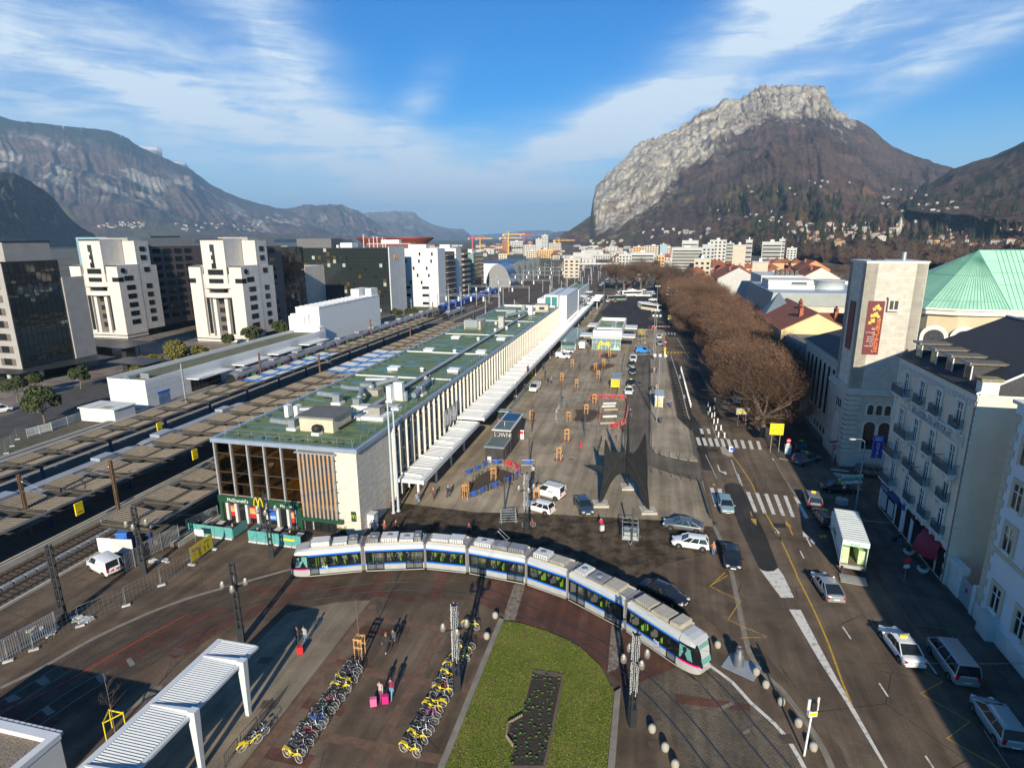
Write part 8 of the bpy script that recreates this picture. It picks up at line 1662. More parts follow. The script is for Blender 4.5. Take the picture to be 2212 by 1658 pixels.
for z,m,tx in ((3.75,WHITE,'TOUTES DIRECTIONS'),(3.35,mat('sign_green',(.01,.3,.14),.5,0,.05,2),'AUTRES DIRECTIONS'),(2.9,WHITE,'GARE')):
 b=MB(); b.prism([(-.4,-.1),(2.2,-.1),(2.45,-.07),(2.2,-.04),(-.4,-.04)],z,z+.36,m); o=b.obj('arrow_board',t); text(0,tx,.2,DKM if m==WHITE else WHITE,(-.3,-.11,z+.1),(PI/2,0,0),.003,parent=o)
b=MB(); b.tube([(0,-.12,2.5),(0,-.08,2.5)],.33,RED,16); b.tube([(0,-.13,2.5),(0,-.12,2.5)],.22,WHITE,16); b.obj('disc',t)
panel_sign('B4',(1733,400),1.5,.3,3.1,mat('sign_brown',(.25,.1,.05),.6,0,.1,2),'brown street arrow board above a no entry sign at the church corner',.1,1)
panel_sign('D2',(215,130),1.5,1.1,2.6,YEL,'yellow and white direction board on a lamp post beyond the barrier',0,1,extra=lambda b,w,h,z:b.box(-.8,.8,-.05,.03,z-.7,z-.05,WHITE)); panel_sign('D2',(762,560),1.6,1.5,3.2,YEL,'yellow board half hidden among the plane tree branches',0,1,extra=blot); panel_sign('D2',(1010,1250),2.4,1.2,2.2,mat('board_grey',(.4,.39,.36),.7,0,.1,2),'grey and yellow board under the branches by the crossing',0,2,extra=lambda b,w,h,z:b.box(-1,1,-.06,-.04,z+.3,z+.75,YEL))
o=MB().box(-.25,.25,-.2,.2,0,2.1,YEL).box(-.1,.1,-.21,-.2,1,1.8,RED).obj('yellow_totem',None,K('D6',2062,985),-AZ); tag(o,'yellow totem beside the avenue at the end of the taxi lane','sign')
p=K('D6',1875,608); t=thing('barrier_gate','red and white barrier arm closing the coach park road','barrier gate',p,-AZ+.02); b=MB(); b.box(-.25,.25,-.25,.25,0,1.2,RED); b.obj('motor_box',t); b=MB()
for k in range(12): b.box(.2+k*.55,.75+k*.55,-.05,.05,.95,1.12,RED if k%2 else WHITE)
b.obj('arm',t)
p=K('B2',937,200); t=thing('fire_hydrant','red fire hydrant standing alone on the plaza','hydrant',p); b=MB(); b.lathe([(.2,0),(.2,.1),(.13,.12),(.14,.75),(.19,.8),(.15,1.0),(.04,1.08)],(0,0,0),RED,10); b.tube([(-.25,0,.6),(.25,0,.6)],.08,RED,6); b.obj('body',t)
p=K('B3',2052,775); t=thing('litter_column','grey cylindrical utility column on a steel plate beside the tram nose','column',p); b=MB(); b.lathe([(.42,0),(.42,1.1),(.3,1.2),(.3,1.5),(.1,1.6)],(0,0,0),mat('column_grey',(.12,.13,.14),.5,.3,.1,2),14); b.obj('body',t); b=MB(); b.cb((.2,-.2,.03),(2.6,2.0,.04),ZINC,-.7); b.obj('base_plate',t)
p=K('B7',437,1452); t=thing('tram_signal','white tram signal post with a yellow number plate at the kerb line','signal post',p,.1); b=MB(); b.tube([(0,0,0),(.15,0,4.0)],.07,WHITE,8); b.obj('post',t); b=MB(); b.box(-.15,.45,-.12,.12,3.2,3.6,WHITE2); b.box(-.1,.4,-.14,-.12,3.3,3.55,YEL); b.obj('number_plate',t); b=MB(); b.box(.0,.35,-.15,.2,3.65,4.3,DKM); b.box(-.25,-.05,-.03,.03,3.7,4.5,LGREY); b.box(.4,.55,-.03,.03,3.6,4.6,LGREY); b.obj('signal_head',t)
p=K('B1',1607,1310); o=MB().lathe([(.28,0),(.3,.9),(.2,1.0)],(0,0,0),DKM,10).obj('litter_bin',None,p+Vector((.6,0,.13))); tag(o,'dark litter bin at the foot of the island globe lamp','litter bin')
p=K('B4',615,290); t=thing('refuge_marker','small white and blue keep left marker on the pale refuge','road sign',p,-AZ); b=MB(); b.box(-.3,.3,-.12,.12,.0,.9,WHITE); b.box(-.1,.5,-.14,-.12,.25,.7,BLUEP); b.obj('panel',t)
t=sthing('pergola','long white slatted pergola on white posts in the bottom left foreground','pergola',-24.5,-.9); PW_=mat('pergola_white',(.55,.57,.57),.45,0,.04,2); b=MB(); L=34; Z=4.35
for i in range(int(L/.19)): b.cb((1.75,-.2-i*.19,Z+.02),(2.95,.125,.04),PW_,0,.35)
b.obj('slat',t); b=MB(); b.box(0,.42,-L,0,Z-.16,Z+.1,PW_); b.box(3.25,3.5,-L,0,Z-.16,Z+.04,PW_); b.box(.4,3.3,-.12,0,Z-.16,Z+.08,PW_); b.box(3.1,3.22,-L,0,Z-.22,Z-.1,DKM); b.obj('frame',t)
for k in range(7):
 y=-1.9-k*4.75; q=MB(); q.add([(.3,y-.06,Z),(3.5,y-.14,Z),(3.5,y+.14,Z),(.3,y+.06,Z),(.3,y-.06,Z+.14),(3.5,y-.14,Z+.34),(3.5,y+.14,Z+.34),(.3,y+.06,Z+.14)],[(0,3,2,1),(0,1,5,4),(1,2,6,5),(2,3,7,6),(3,0,4,7),(4,5,6,7)],PW_); q.obj('cross_beam',t); q=MB(); q.add([(3.4,y-.16,0),(3.68,y-.16,0),(3.68,y+.16,0),(3.4,y+.16,0),(3.3,y-.24,Z+.34),(3.85,y-.24,Z+.34),(3.85,y+.24,Z+.34),(3.3,y+.24,Z+.34)],[(0,3,2,1),(0,1,5,4),(1,2,6,5),(2,3,7,6),(3,0,4,7),(4,5,6,7)],PW_); q.obj('post',t)
t=sthing('cabin','white cabin with a gravel roof in the bottom left corner','cabin',-45.5,14); b=MB(); b.box(0,10.2,0,12,0,2.85,WHITE2); b.obj('wall',t); b=MB(); b.box(.5,9.7,.5,11.5,2.86,2.9,mat('roof_gravel',(.2,.16,.12),.95,0,.5,8,.6)); b.box(-.05,10.25,11.5,12.05,2.85,3.25,WHITE2); b.box(9.7,10.25,-.05,11.5,2.85,3.25,WHITE2); b.box(-.05,.5,0,11.5,2.85,3.25,WHITE2)
for k in range(20): b.box(.2+k*.5,.62+k*.5,12.05,12.3,2.95,3.2,LGREY)
b.obj('roof_edge',t)
def bars(c,a,b_,h,label,m=STEEL):
 p,q=K(c,*a),K(c,*b_); d=q-p; L_=d.length; t=thing('metal_fence',label,'fence',p,math.atan2(d.y,d.x)); b=MB(); n=int(L_/.17)
 for i in range(n+1): b.box(i*.17-.03,i*.17+.03,-.02,.02,.1,h,m)
 b.obj('picket',t); b=MB()
 for z in (.25,h-.1): b.box(0,L_,-.03,.03,z,z+.07,m)
 for x in (0,L_/2,L_): b.box(x-.05,x+.05,-.05,.05,0,h+.05,m)
 b.obj('frame',t)
bars('A2',(935,1270),(1062,1190),2.1,'white barred gate leaf beside the small van'); bars('A2',(1062,1180),(1325,1040),2.1,'long white barred fence running from the lamp column to the terrace'); bars('A3',(-150,920),(420,598),2.,'white barred fence at the left edge beside the railway cutting'); bars('A2',(1385,985),(1612,880),1.9,'white barred fence at the corner of the terrace')
def mesh_fence(pts,label,h=2.):
 P=[K(c_,*q) for c_,q in pts]; t=thing('site_fence',label,'fence',(0,0,0)); b=MB()
 for p,q in zip(P,P[1:]):
  L_=(q-p).length; n=max(1,int(L_/3.4))
  for i in range(n):
   a,e=p.lerp(q,i/n),p.lerp(q,(i+.97)/n); b.tube([a,a+Vector((0,0,h)),e+Vector((0,0,h)),e],.022,GALV,4)
   for k in range(1,5): b.tube([a+Vector((0,0,h*k/5)),e+Vector((0,0,h*k/5))],.006,GALV,3)
   for k in range(1,9): m_=a.lerp(e,k/9); b.tube([m_,m_+Vector((0,0,h))],.005,GALV,3)
   b.cb((a.x,a.y,.07),(.7,.25,.14),LGREY,.6)
 b.obj('mesh_panel',t)
mesh_fence([('A3',(60,820)),('A3',(250,735)),('A3',(590,560)),('A3',(930,410)),('A3',(1190,260)),('A3',(1420,120))],'thin wire site fence on concrete feet curving along the tram paving'); mesh_fence([('A2',(0,450)),('A2',(130,290)),('A2',(205,280))],'thin wire fence by the west road at the left edge'); bars('A2',(205,275),(385,225),1.6,'white slatted fence by the west road',WHITE2); bars('A2',(385,225),(612,140),1.6,'pale slatted fence reaching the site cabin',LGREY)
p,q=K('A2',1415,1215),K('A2',1575,1100); d=q-p; t=thing('banner_fence','yellow work banner stretched on a fence panel near the terrace','banner',p,math.atan2(d.y,d.x)); b=MB(); b.box(.05,d.length-.05,-.03,.03,.35,2.,mat('banner_yellow',(.55,.45,.02),.6,0,.1,2)); b.box(d.length*.62,d.length*.85,-.04,-.03,1.5,1.6,DKM); b.box(.25,d.length*.45,-.04,-.03,1.3,1.7,mat('banner_logo',(.5,.25,.2),.6,0,.4,5));
for x in (.6,.75): b.box(d.length*x,d.length*x+.1,-.04,-.03,.6,1.2,DKM)
b.obj('banner',t); b=MB();
for x in (0,d.length): b.tube([(x,0,0),(x,0,2.1)],.03,GALV,5); b.cb((x,0,.08),(.3,.8,.15),LGREY)
b.obj('post',t)
p=K('A2',935,1100); t=thing('site_toilet','bright blue portable cabin between the tracks and the lamp column','cabin',p,-AZ+.3); b=MB(); b.box(-.6,.6,-.6,.6,.1,2.2,BLUEP); b.prism([(-.65,-.65),(.65,-.65),(.65,.65),(-.65,.65)],2.2,2.35,mat('cabin_roof_blue',(.05,.15,.4),.5,0,.1,2)); b.box(-.4,.4,-.63,-.6,.2,2.0,mat('cabin_door_blue',(.03,.14,.5),.5,0,.1,2)); b.obj('body',t)
p,q=K('A2',735,1130),K('A2',990,1140); d=q-p; o=MB().box(0,d.length,-.05,.05,.2,1.9,LGREY).box(0,d.length*.4,-.06,.06,.5,1.95,WHITE).obj('hoarding',None,p,math.atan2(d.y,d.x)); tag(o,'pale sheet hoarding behind the small van','hoarding')
o=MB().box(-.6,.6,-.03,.03,.9,1.6,WHITE).box(-.65,-.6,-.03,.03,0,1.7,GALV).box(.6,.65,-.03,.03,0,1.7,GALV).obj('notice_board',None,K('A2',1478,1045),-AZ); tag(o,'blank white board on a fence in front of the terrace','notice board')
b=MB(); r=random.Random(6)
for i in range(70):
 c,q=r.choice((('A3',(r.uniform(530,680),r.uniform(490,530))),('A3',(r.uniform(200,420),r.uniform(560,640))),('A2',(r.uniform(1110,1250),r.uniform(1170,1200))))); p=K(c,*q); b.cb((p.x,p.y,.08),(r.uniform(.2,.6),r.uniform(.1,.3),.1),r.choice((LGREY,WHITE2,CONC)),r.uniform(0,3),r.uniform(-.2,.2))
b.obj('rubble')['kind']='stuff'
t=sthing('glass_terrace','teal glass wind screens on pale blocks round the restaurant terrace','terrace screen',-4.,0); TG_=mat('terrace_glass',(.12,.38,.36),.12,0,.08,2,0,.7,alpha=.75)
for x0,x1 in ((-20.4,-14.3),(-12.2,-5.4)):
 n=int((x1-x0)/1.05); q=MB(); f=MB()
 for i in range(n): a_=x0+(x1-x0)*i/n; q.box(a_+.02,a_+(x1-x0)/n-.02,-.02,.02,.22,1.45,TG_); f.box(a_+.05,a_+(x1-x0)/n-.05,-.18,.18,0,.2,LGREY)
 q.obj('glass_panel',t); f.obj('concrete_block',t)
MB().box(-20.42,-20.38,0,3.4,.2,1.45,TG_).obj('glass_panel',t); MB().box(-14.3,-14.26,0,2.6,.2,1.3,TG_).obj('glass_panel',t); MB().box(-12.24,-12.2,0,2.6,.2,1.3,TG_).obj('glass_panel',t); MB().box(-7.6,-6.2,-.06,-.03,.75,1.0,YEL).obj('yellow_plate',t)
TBM=MB(); TBM.box(-.4,.4,-.4,.4,.7,.74,LGREY); TBM.tube([(0,0,0),(0,0,.7)],.05,DKM,6); TBM.box(-.25,.25,-.25,.25,0,.03,DKM); TBM=TBM.mesh('table')
CHM=MB(); CHM.box(-.22,.22,-.22,.22,.42,.46,DKM); CHM.box(-.22,.22,.18,.22,.46,.85,DKM)
for x in (-.2,.2):
 for y in (-.2,.2): CHM.box(x-.02,x+.02,y-.02,y+.02,0,.42,DKM)
CHM=CHM.mesh('chair')
seats=[]
for i,(x,y) in enumerate(((-19.3,1.5),(-17.6,2.2),(-16,1.2),(-11.2,1.4),(-9.8,2.3),(-8.4,1.3),(-6.6,1.6))):
 o=inst(TBM,'table',None,S(-4+y,-x,.01),-AZ); tag(o,'small pale table on the restaurant terrace','table','terrace tables')
 for sg in (-1,1): o=inst(CHM,'chair',None,S(-4+y,-x+sg*.75,.01),-AZ-sg*PI/2); tag(o,'dark chair at a terrace table','chair','terrace chairs'); seats.append((S(-4+y,-x+sg*.75,0),-AZ-sg*PI/2))
p=K('A5',1085,1160); t=thing('planter_bush','round green bush in a box planter at the marble corner','planter',p); b=MB(); b.box(-1.1,1.1,-.5,.5,0,.6,DKM); b.obj('box',t); inst(YB[0][1],'shrub',t,(0,0,.0),0,(.33,.2,.38))
p=K('A5',1268,1130); o=MB().box(-.6,.6,-.5,.5,0,2.,mat('cabinet_pale',(.5,.55,.57))).box(-.65,.65,-.55,.55,2.,2.1,LGREY).obj('cabinet',None,p,-AZ); tag(o,'pale blue cabinet at the marble side wall behind the tram','cabinet')
p=K('A5',1488,860); o=MB().box(-.35,.35,-.05,.05,1.2,2.6,DKM).tube([(-.2+.2*math.cos(PI-i*PI/8)+.0,-.07,2.0+.4*math.sin(i*PI/8)) for i in range(9)],.04,YEL,4).tube([(.2+.2*math.cos(PI-i*PI/8),-.07,2.0+.4*math.sin(i*PI/8)) for i in range(9)],.04,YEL,4).obj('hanging_sign',None,p,-AZ); tag(o,'black hanging sign with yellow arches at the near end of the canopy','sign')
p=K('B2',295,850); t=thing('pallet_rack','stacked galvanised steel frames beside the lamp column behind the tram','rack',p,-AZ+.3); b=MB()
for k in range(6): b.box(-1.2+k*.1,1.2-k*.12,-.5+k*.2,-.4+k*.2,.2+k*.22,.28+k*.22,GALV)
for x in (-.9,.9):
 for y in (-.5,.6): b.box(x-.05,x+.05,y-.05,y+.05,0,1.4,GALV)
b.obj('frame',t)
b=MB();
for pth in (near,farp):
 q=[Vector((p.x,p.y,5.35)) for p in pth[::3]]; b.tube(q,.01,DKM,3);
for a_,e_ in ((g(587,1203),g(1000,1090)),(g(522,1386),g(587,1203)),(g(987,1490),g(1365,1565)),(g(1365,1565),S(-16,-62)),(g(522,1386),g(987,1490)),(K('B2',453,947),g(987,1490)),(K('B2',453,947),S(3,-62)),(K('A2',1065,1275),g(587,1203)),(K('A2',470,1620),g(522,1386))): b.tube([Vector((a_.x,a_.y,6.6)),(Vector((a_.x,a_.y,5.9))+Vector((e_.x,e_.y,5.9)))/2,Vector((e_.x,e_.y,6.6))],.011,DKM,3)
tag(b.obj('overhead_wire'),'thin tram contact and span wires strung over the square','wire')
for i,(c,a_,e_) in enumerate((('A3',(1660,1600),(1760,1470)),('A3',(1780,1440),(1900,1310)),('A3',(1920,1290),(2020,1170)))):
 p,q=K(c,*a_),K(c,*e_); d=q-p; L_=d.length; t=thing('hoop_barrier','black bar barrier right of the pergola, '+ordn(i)+' from the bottom','barrier',p,math.atan2(d.y,d.x),'black bar barriers beside the pergola'); b=MB(); b.tube([(0,0,0),(0,0,1.),(L_,0,1.),(L_,0,0)],.03,DKM,5); b.tube([(0,0,.3),(L_,0,.3)],.02,DKM,4)
 for k in range(7): b.tube([(L_*k/7,0,.3),(L_*(k+.5)/7,0,1.)],.012,DKM,3)
 b.obj('frame',t)
def bike_meshes():
 w=MB(); r=.34; n=20
 w.add([(math.cos(2*PI*i/n)*rr,y,math.sin(2*PI*i/n)*rr) for rr,y in ((r,0),(r-.02,.022),(r-.05,0),(r-.02,-.022)) for i in range(n)],[(k*n+i,k*n+(i+1)%n,((k+1)%4)*n+(i+1)%n,((k+1)%4)*n+i) for k in range(4) for i in range(n)],mat('bike_tyre',(.3,.3,.29),.6,.1,.2,5))
 for i in range(8): a=PI*i/8; w.tube([(math.cos(a)*r*.9,0,math.sin(a)*r*.9),(-math.cos(a)*r*.9,0,-math.sin(a)*r*.9)],.006,STEEL,3,False)
 w.tube([(0,-.05,0),(0,.05,0)],.03,STEEL,6)
 s=MB(); s.cb((-.22,0,.98),(.26,.14,.06),BLACK); s.tube([(-.2,0,.75),(-.22,0,.96)],.015,STEEL,5)
 h=MB(); h.tube([(.5,0,.7),(.44,0,1.05),(.36,.28,1.06)],.016,STEEL,5); h.tube([(.44,0,1.05),(.36,-.28,1.06)],.016,STEEL,5); h.tube([(.36,.28,1.06),(.24,.3,1.03)],.02,BLACK,5); h.tube([(.36,-.28,1.06),(.24,-.3,1.03)],.02,BLACK,5)
 return w.mesh('wheel'),s.mesh('saddle'),h.mesh('handlebar')
WM,SDM,HBM=bike_meshes(); FM={}
def frame_mesh(c):
 if c in FM: return FM[c]
 cols=dict(yellow=YEL,black=mat('bike_black',(.02,.02,.022),.4,.1,.1,3),red=RED,blue=BLUEP,silver=STEEL,pink=mat('bike_pink',(.55,.05,.35),.5,0,.1,3),purple=mat('bike_purple',(.12,.06,.2),.5,0,.1,3),white=WHITE,green=mat('bike_green',(.03,.12,.06),.5,0,.1,3)); m=cols[c]
 b=MB();
 for a_,e_,r_ in (((-.2,0,.75),(-.05,0,.3),.02),((-.05,0,.3),(.46,0,.7),.026),((.5,0,.66),(.42,0,.98),.022),((-.18,0,.6),(.46,0,.8 if c!='yellow' else .55),.02),((-.05,0,.3),(-.52,.04,.34),.014),((-.05,0,.3),(-.52,-.04,.34),.014),((-.2,0,.68),(-.52,.04,.34),.013),((-.2,0,.68),(-.52,-.04,.34),.013),((.48,.05,.68),(.55,.05,.34),.014),((.48,-.05,.68),(.55,-.05,.34),.014)): b.tube([a_,e_],r_*(1.35 if c=='yellow' else 1),m,5)
 if c=='yellow': b.tube([(-.52+math.cos(a)*.38,0,.34+math.sin(a)*.38) for a in [PI*(.1+.8*i/8) for i in range(9)]],.04,m,5); b.tube([(.55+math.cos(a)*.38,0,.34+math.sin(a)*.38) for a in [PI*(.3+.6*i/8) for i in range(9)]],.035,m,5); b.box(-.72,-.3,-.12,.12,.74,.77,m)
 else: b.box(-.75,-.32,-.07,.07,.74,.76,DKM)
 b.tube([(-.05,-.08,.3),(-.05,.08,.3)],.09,DKM,8); b.tube([(-.05,.1,.3),(.06,.12,.17)],.015,STEEL,4); b.tube([(-.05,-.1,.3),(-.16,-.12,.43)],.015,STEEL,4)
 FM[c]=b.mesh('frame'); return FM[c]
def bike(loc,rz,c,label,group=None,lean=0.):
 t=thing('bicycle',label,'bicycle',loc,rz,group); t.rotation_euler=(lean,0,rz); inst(frame_mesh(c),'frame',t); inst(WM,'wheel',t,(-.52,0,.34)); inst(WM,'wheel',t,(.55,0,.34)); inst(SDM,'saddle',t); inst(HBM,'handlebar',t)
r=random.Random(77)
def brow(c,a,b_,cols,where_,group,flip):
 p,q=K(c,*a),K(c,*b_); n=len(cols)
 for i,cc in enumerate(cols): bike(p.lerp(q,i/(n-1))+Vector((r.uniform(-.12,.12),r.uniform(-.05,.05),0)),-.32+r.uniform(-.2,.2)+(PI if r.random()<flip else 0),cc,ordn(i)+' bicycle from the near end of the row '+where_+', '+cc+' frame',group,r.uniform(-.14,.14))
brow('A6',(305,1545),(775,880),'yellow black purple black silver red white blue blue black green black red black black yellow silver yellow black purple silver black'.split(),'beside the pale path','bicycles in the row beside the pale path',.4)
brow('A6',(1180,1505),(1590,720),'yellow silver yellow white black silver pink yellow yellow silver yellow red silver yellow blue yellow black yellow silver yellow black'.split(),'under the garlanded lamp column','bicycles in the row under the lamp column',.4)
bike(K('A6',1625,580),-.3,'yellow','lone yellow bicycle at the far end of the lamp column row'); bike(K('A3',1845,1450),.75,'yellow','yellow bicycle leaning on the black bar barrier by the pergola',None,.12); bike(K('A3',1900,1390),.75,'silver','silver bicycle leaning on the black bar barrier by the pergola',None,.12); bike(K('B2',475,900),.1,'red','red bicycle against the lamp column behind the tram')
for c,q,l in (('B1',(828,1455),'bicycle against the stakes in front of the ringed bed'),('B1',(765,1620),'bicycle against the stakes nearest the hydrant'),('B1',(910,995),'bicycle against the stakes in the middle of the plaza'),('B1',(780,935),'bicycle against the stakes beside the two walkers')): bike(K(c,*q),1.2,'black','dark '+l)
for i in range(14): p=K('D6',1700+(i%2)*45+r.uniform(-12,12),640+(i%7)*13 if i<7 else 770+(i%7)*12); bike(p,r.uniform(-.6,.6),'yellow' if i<8 else 'silver','parked bicycle in a cluster right of the glass pavilion','bicycles clustered right of the pavilion')
for i in range(16): p=S(124+i*1.4,-6-(i%2)*1.6,0); bike(p,-AZ,('silver','yellow','black')[i%3],'bicycle parked under the glass shelter','bicycles under the glass shelter')
SKIN=mat('skin',(.42,.25,.17),.6,0,.05,8); HAIRS=[mat('hair_dark',(.025,.017,.012),.6,0,.1,9),mat('hair_auburn',(.2,.07,.02),.6,0,.2,9),mat('hair_grey',(.3,.28,.26),.6,0,.1,9)]
POSES=dict(stand=dict(l=(0,0,0,0),r=(0,0,0,0),al=(.03,.06),ar=(.03,.04)),walk=dict(l=(.2,.08,.34,.0),r=(-.12,.02,-.36,.09),al=(-.12,-.2),ar=(.12,.24)),walk2=dict(l=(-.1,.02,-.3,.08),r=(.18,.07,.3,0),al=(.12,.22),ar=(-.1,-.16)),pull=dict(l=(.16,.06,.26,0),r=(-.1,0,-.26,.06),al=(.08,.16),ar=(-.16,-.34)),phone=dict(l=(.02,0,.03,0),r=(-.02,0,-.02,0),al=(.05,.1),ar='phone'),sit=dict(sit=1,l=(0,0,0,0),r=(0,0,0,0),al=(.1,.26),ar=(.1,.28)))
PM={}
def person_mesh(pose):
 if pose in PM: return PM[pose]
 P=POSES[pose]; V=[];E=[];Rd=[];sit=P.get('sit')
 def a(p,r_,par=None):
  V.append(p); Rd.append(r_); k=len(V)-1
  if par is not None: E.append((par,k))
  return k
 dz=-.46 if sit else 0
 pel=a((0,0,.95+dz),.14); sp_=a((0,.0,1.14+dz),.135,pel); chs=a((0,.01,1.36+dz),.15,sp_); nk=a((0,.02,1.5+dz),.06,chs); h1=a((0,.045,1.58+dz),.085,nk); h2=a((0,.04,1.69+dz),.088,h1)
 a((0,.135,1.61+dz),.018,h1)
 for sg,k in ((-1,'l'),(1,'r')):
  kx,kz,ax,az=P[k]; hp=a((sg*.1,0,.9+dz),.095,pel)
  if sit: kn=a((sg*.12,.42,.48),.065,hp); an=a((sg*.12,.42,.09),.045,kn); ty_=.42
  else: kn=a((sg*.1,kx+.02,.5+kz),.068,hp); an=a((sg*.1,ax-.02,.1+az),.045,kn); ty_=ax
  a((sg*.11,ty_+.16,.045+az*.4),.04,an)
  sh=a((sg*.19,0,1.42+dz),.065,chs); A_=P['a'+k]
  if A_=='phone': el=a((sg*.24,.1,1.18),.045,sh); wr=a((sg*.14,.2,1.45),.03,el); hd_=Vector((-.1*sg,-.02,.25)).normalized()
  else: el=a((sg*.25,A_[0],1.14+dz),.046,sh); wr=a((sg*.26,A_[1],.9+dz+(.12 if sit else 0)),.032,el); hd_=Vector((0,A_[1]*.8,-.26)).normalized()
  pw=Vector(V[wr]); pm=a(tuple(pw+hd_*.075),.03,wr); pv=Vector(V[pm]); side=Vector((0,1,0)) if abs(hd_.y)<.8 else Vector((1,0,0))
  for i,l in enumerate((.07,.08,.075,.06)): o=side*(-.03+.02*i); f1=a(tuple(pv+o+hd_*.035),.0095,pm); a(tuple(pv+o+hd_*(.035+l*.5)+Vector((-sg*.014,0,0))),.008,f1)
  th=a(tuple(pw+hd_*.04+side*.035),.01,wr); a(tuple(pw+hd_*.08+side*.055),.008,th)
 me=bpy.data.meshes.new('body'); me.from_pydata(V,E,[]); o=bpy.data.objects.new('tmp',me); COL.objects.link(o)
 md=o.modifiers.new('s','SKIN'); md.use_smooth_shade=True
 for i,sv in enumerate(me.skin_vertices[0].data): sv.radius=(Rd[i],Rd[i]*(.72 if i in(0,1,2) else 1)); sv.use_root=(i==0)
 o.modifiers.new('d','SUBSURF').levels=1
 bpy.context.view_layer.update(); m2=bpy.data.meshes.new_from_object(o.evaluated_get(bpy.context.evaluated_depsgraph_get())); bpy.data.objects.remove(o)
 m2.materials.clear()
 for k in range(5): m2.materials.append(SKIN)
 for p in m2.polygons:
  c=p.center; z=c.z-dz; hand=(abs(c.x)>.21 and z<.93 and not sit) or (sit and c.z<.62 and c.z>.46 and abs(c.x)>.2)
  if A_=='phone' and z>1.42 and c.y>.13 and c.z<1.56 and abs(c.x)<.3 and abs(c.x)>.05: hand=True
  p.material_index=0 if (c.z<.11) else 3 if hand else 1 if (z<.93) else 2 if z<1.475 else 3
 PM[pose]=(m2,dz); return PM[pose]
HR=MB(); HR.lathe([(.02,.125),(.07,.11),(.1,.06),(.104,0),(.095,-.06)],(0,.02,1.68),HAIRS[0],10); HRL=MB(); HRL.lathe([(.02,.125),(.07,.11),(.1,.06),(.105,0),(.1,-.1),(.085,-.22)],(0,-.02,1.68),HAIRS[0],10)
HRM,HLM=HR.mesh('hair'),HRL.mesh('hair'); EY=MB(); EY.ball((-.033,.125,1.645),.011,DKM,6); EY.ball((.033,.125,1.645),.011,DKM,6); EYM=EY.mesh('eyes')
CL={}
def cloth(c):
 k='cloth_%d_%d_%d'%tuple(int(x*255) for x in c); return mat(k,c,.85,0,.12,6)
def person(loc,rz,pose,top,leg,label,hair=0,long_=False,sc_=1.,shoe=(.03,.025,.02),group=None):
 m,dz=person_mesh(pose); m=m.copy();
 for i,c in enumerate((cloth(shoe),cloth(leg),cloth(top),SKIN,SKIN)): m.materials[i]=c
 t=inst(m,'person',None,loc,rz,sc_); tag(t,label,'person',group); h=(HLM if long_ else HRM).copy(); h.materials[0]=HAIRS[hair]; inst(h,'hair',t,(0,0,dz)); inst(EYM,'eyes',t,(0,0,dz)); return t
def case(loc,rz,m,label):
 t=thing('suitcase',label,'suitcase',loc,rz); b=MB(); b.box(-.24,.24,-.15,.15,.08,.74,m); b.box(-.2,.2,-.165,-.15,.14,.68,m); b.obj('shell',t); b=MB(); b.tube([(-.12,.1,.7),(-.12,.14,1.0),(.12,.14,1.0),(.12,.1,.7)],.012,DKM,4); b.obj('handle',t); b=MB()
 for x in (-.2,.2): b.cb((x,0,.05),(.05,.26,.09),BLACK)
 b.obj('wheel',t)
MAG=mat('case_magenta',(.55,.02,.16),.4,0,.05,2); PKC=mat('case_pink',(.6,.13,.3),.4,0,.05,2)
nv=(.02,.03,.07); bk=(.02,.02,.022); jn=(.06,.12,.25); ff=-AZ+PI
person(K('A6',355,690),ff+.3,'walk',(.05,.03,.04),bk,'woman in a dark jacket carrying a pale bag next to the red suitcase',0,True); person(K('A6',408,685),ff,'pull',(.3,.3,.31),jn,'person in grey with a red scarf beside the red suitcase',0); case(K('A6',370,765),.4,RED,'bright red suitcase on the pale path')
person(K('A6',1008,738),ff,'walk',(.03,.03,.035),bk,'woman with long auburn hair walking between the bicycle rows',1,True,1.,(.6,.6,.6)); person(K('A6',1062,708),ff-.1,'walk2',(.06,.08,.09),bk,'person in a dark checked jacket walking beside the auburn haired woman',0);
person(K('A6',965,1103),ff,'pull',(.4,.32,.28),(.18,.04,.1),'traveller in a plaid top pulling a pale pink suitcase',0,True); person(K('A6',1045,1088),ff,'pull',(.2,.02,.06),(.1,.28,.42),'traveller in a burgundy jacket and blue jeans pulling a magenta suitcase',0,False,1.05,(.5,.05,.1)); case(K('A6',912,1148),.2,PKC,'pale pink suitcase behind the plaid traveller'); case(K('A6',1000,1128),.1,MAG,'magenta suitcase behind the burgundy jacket')
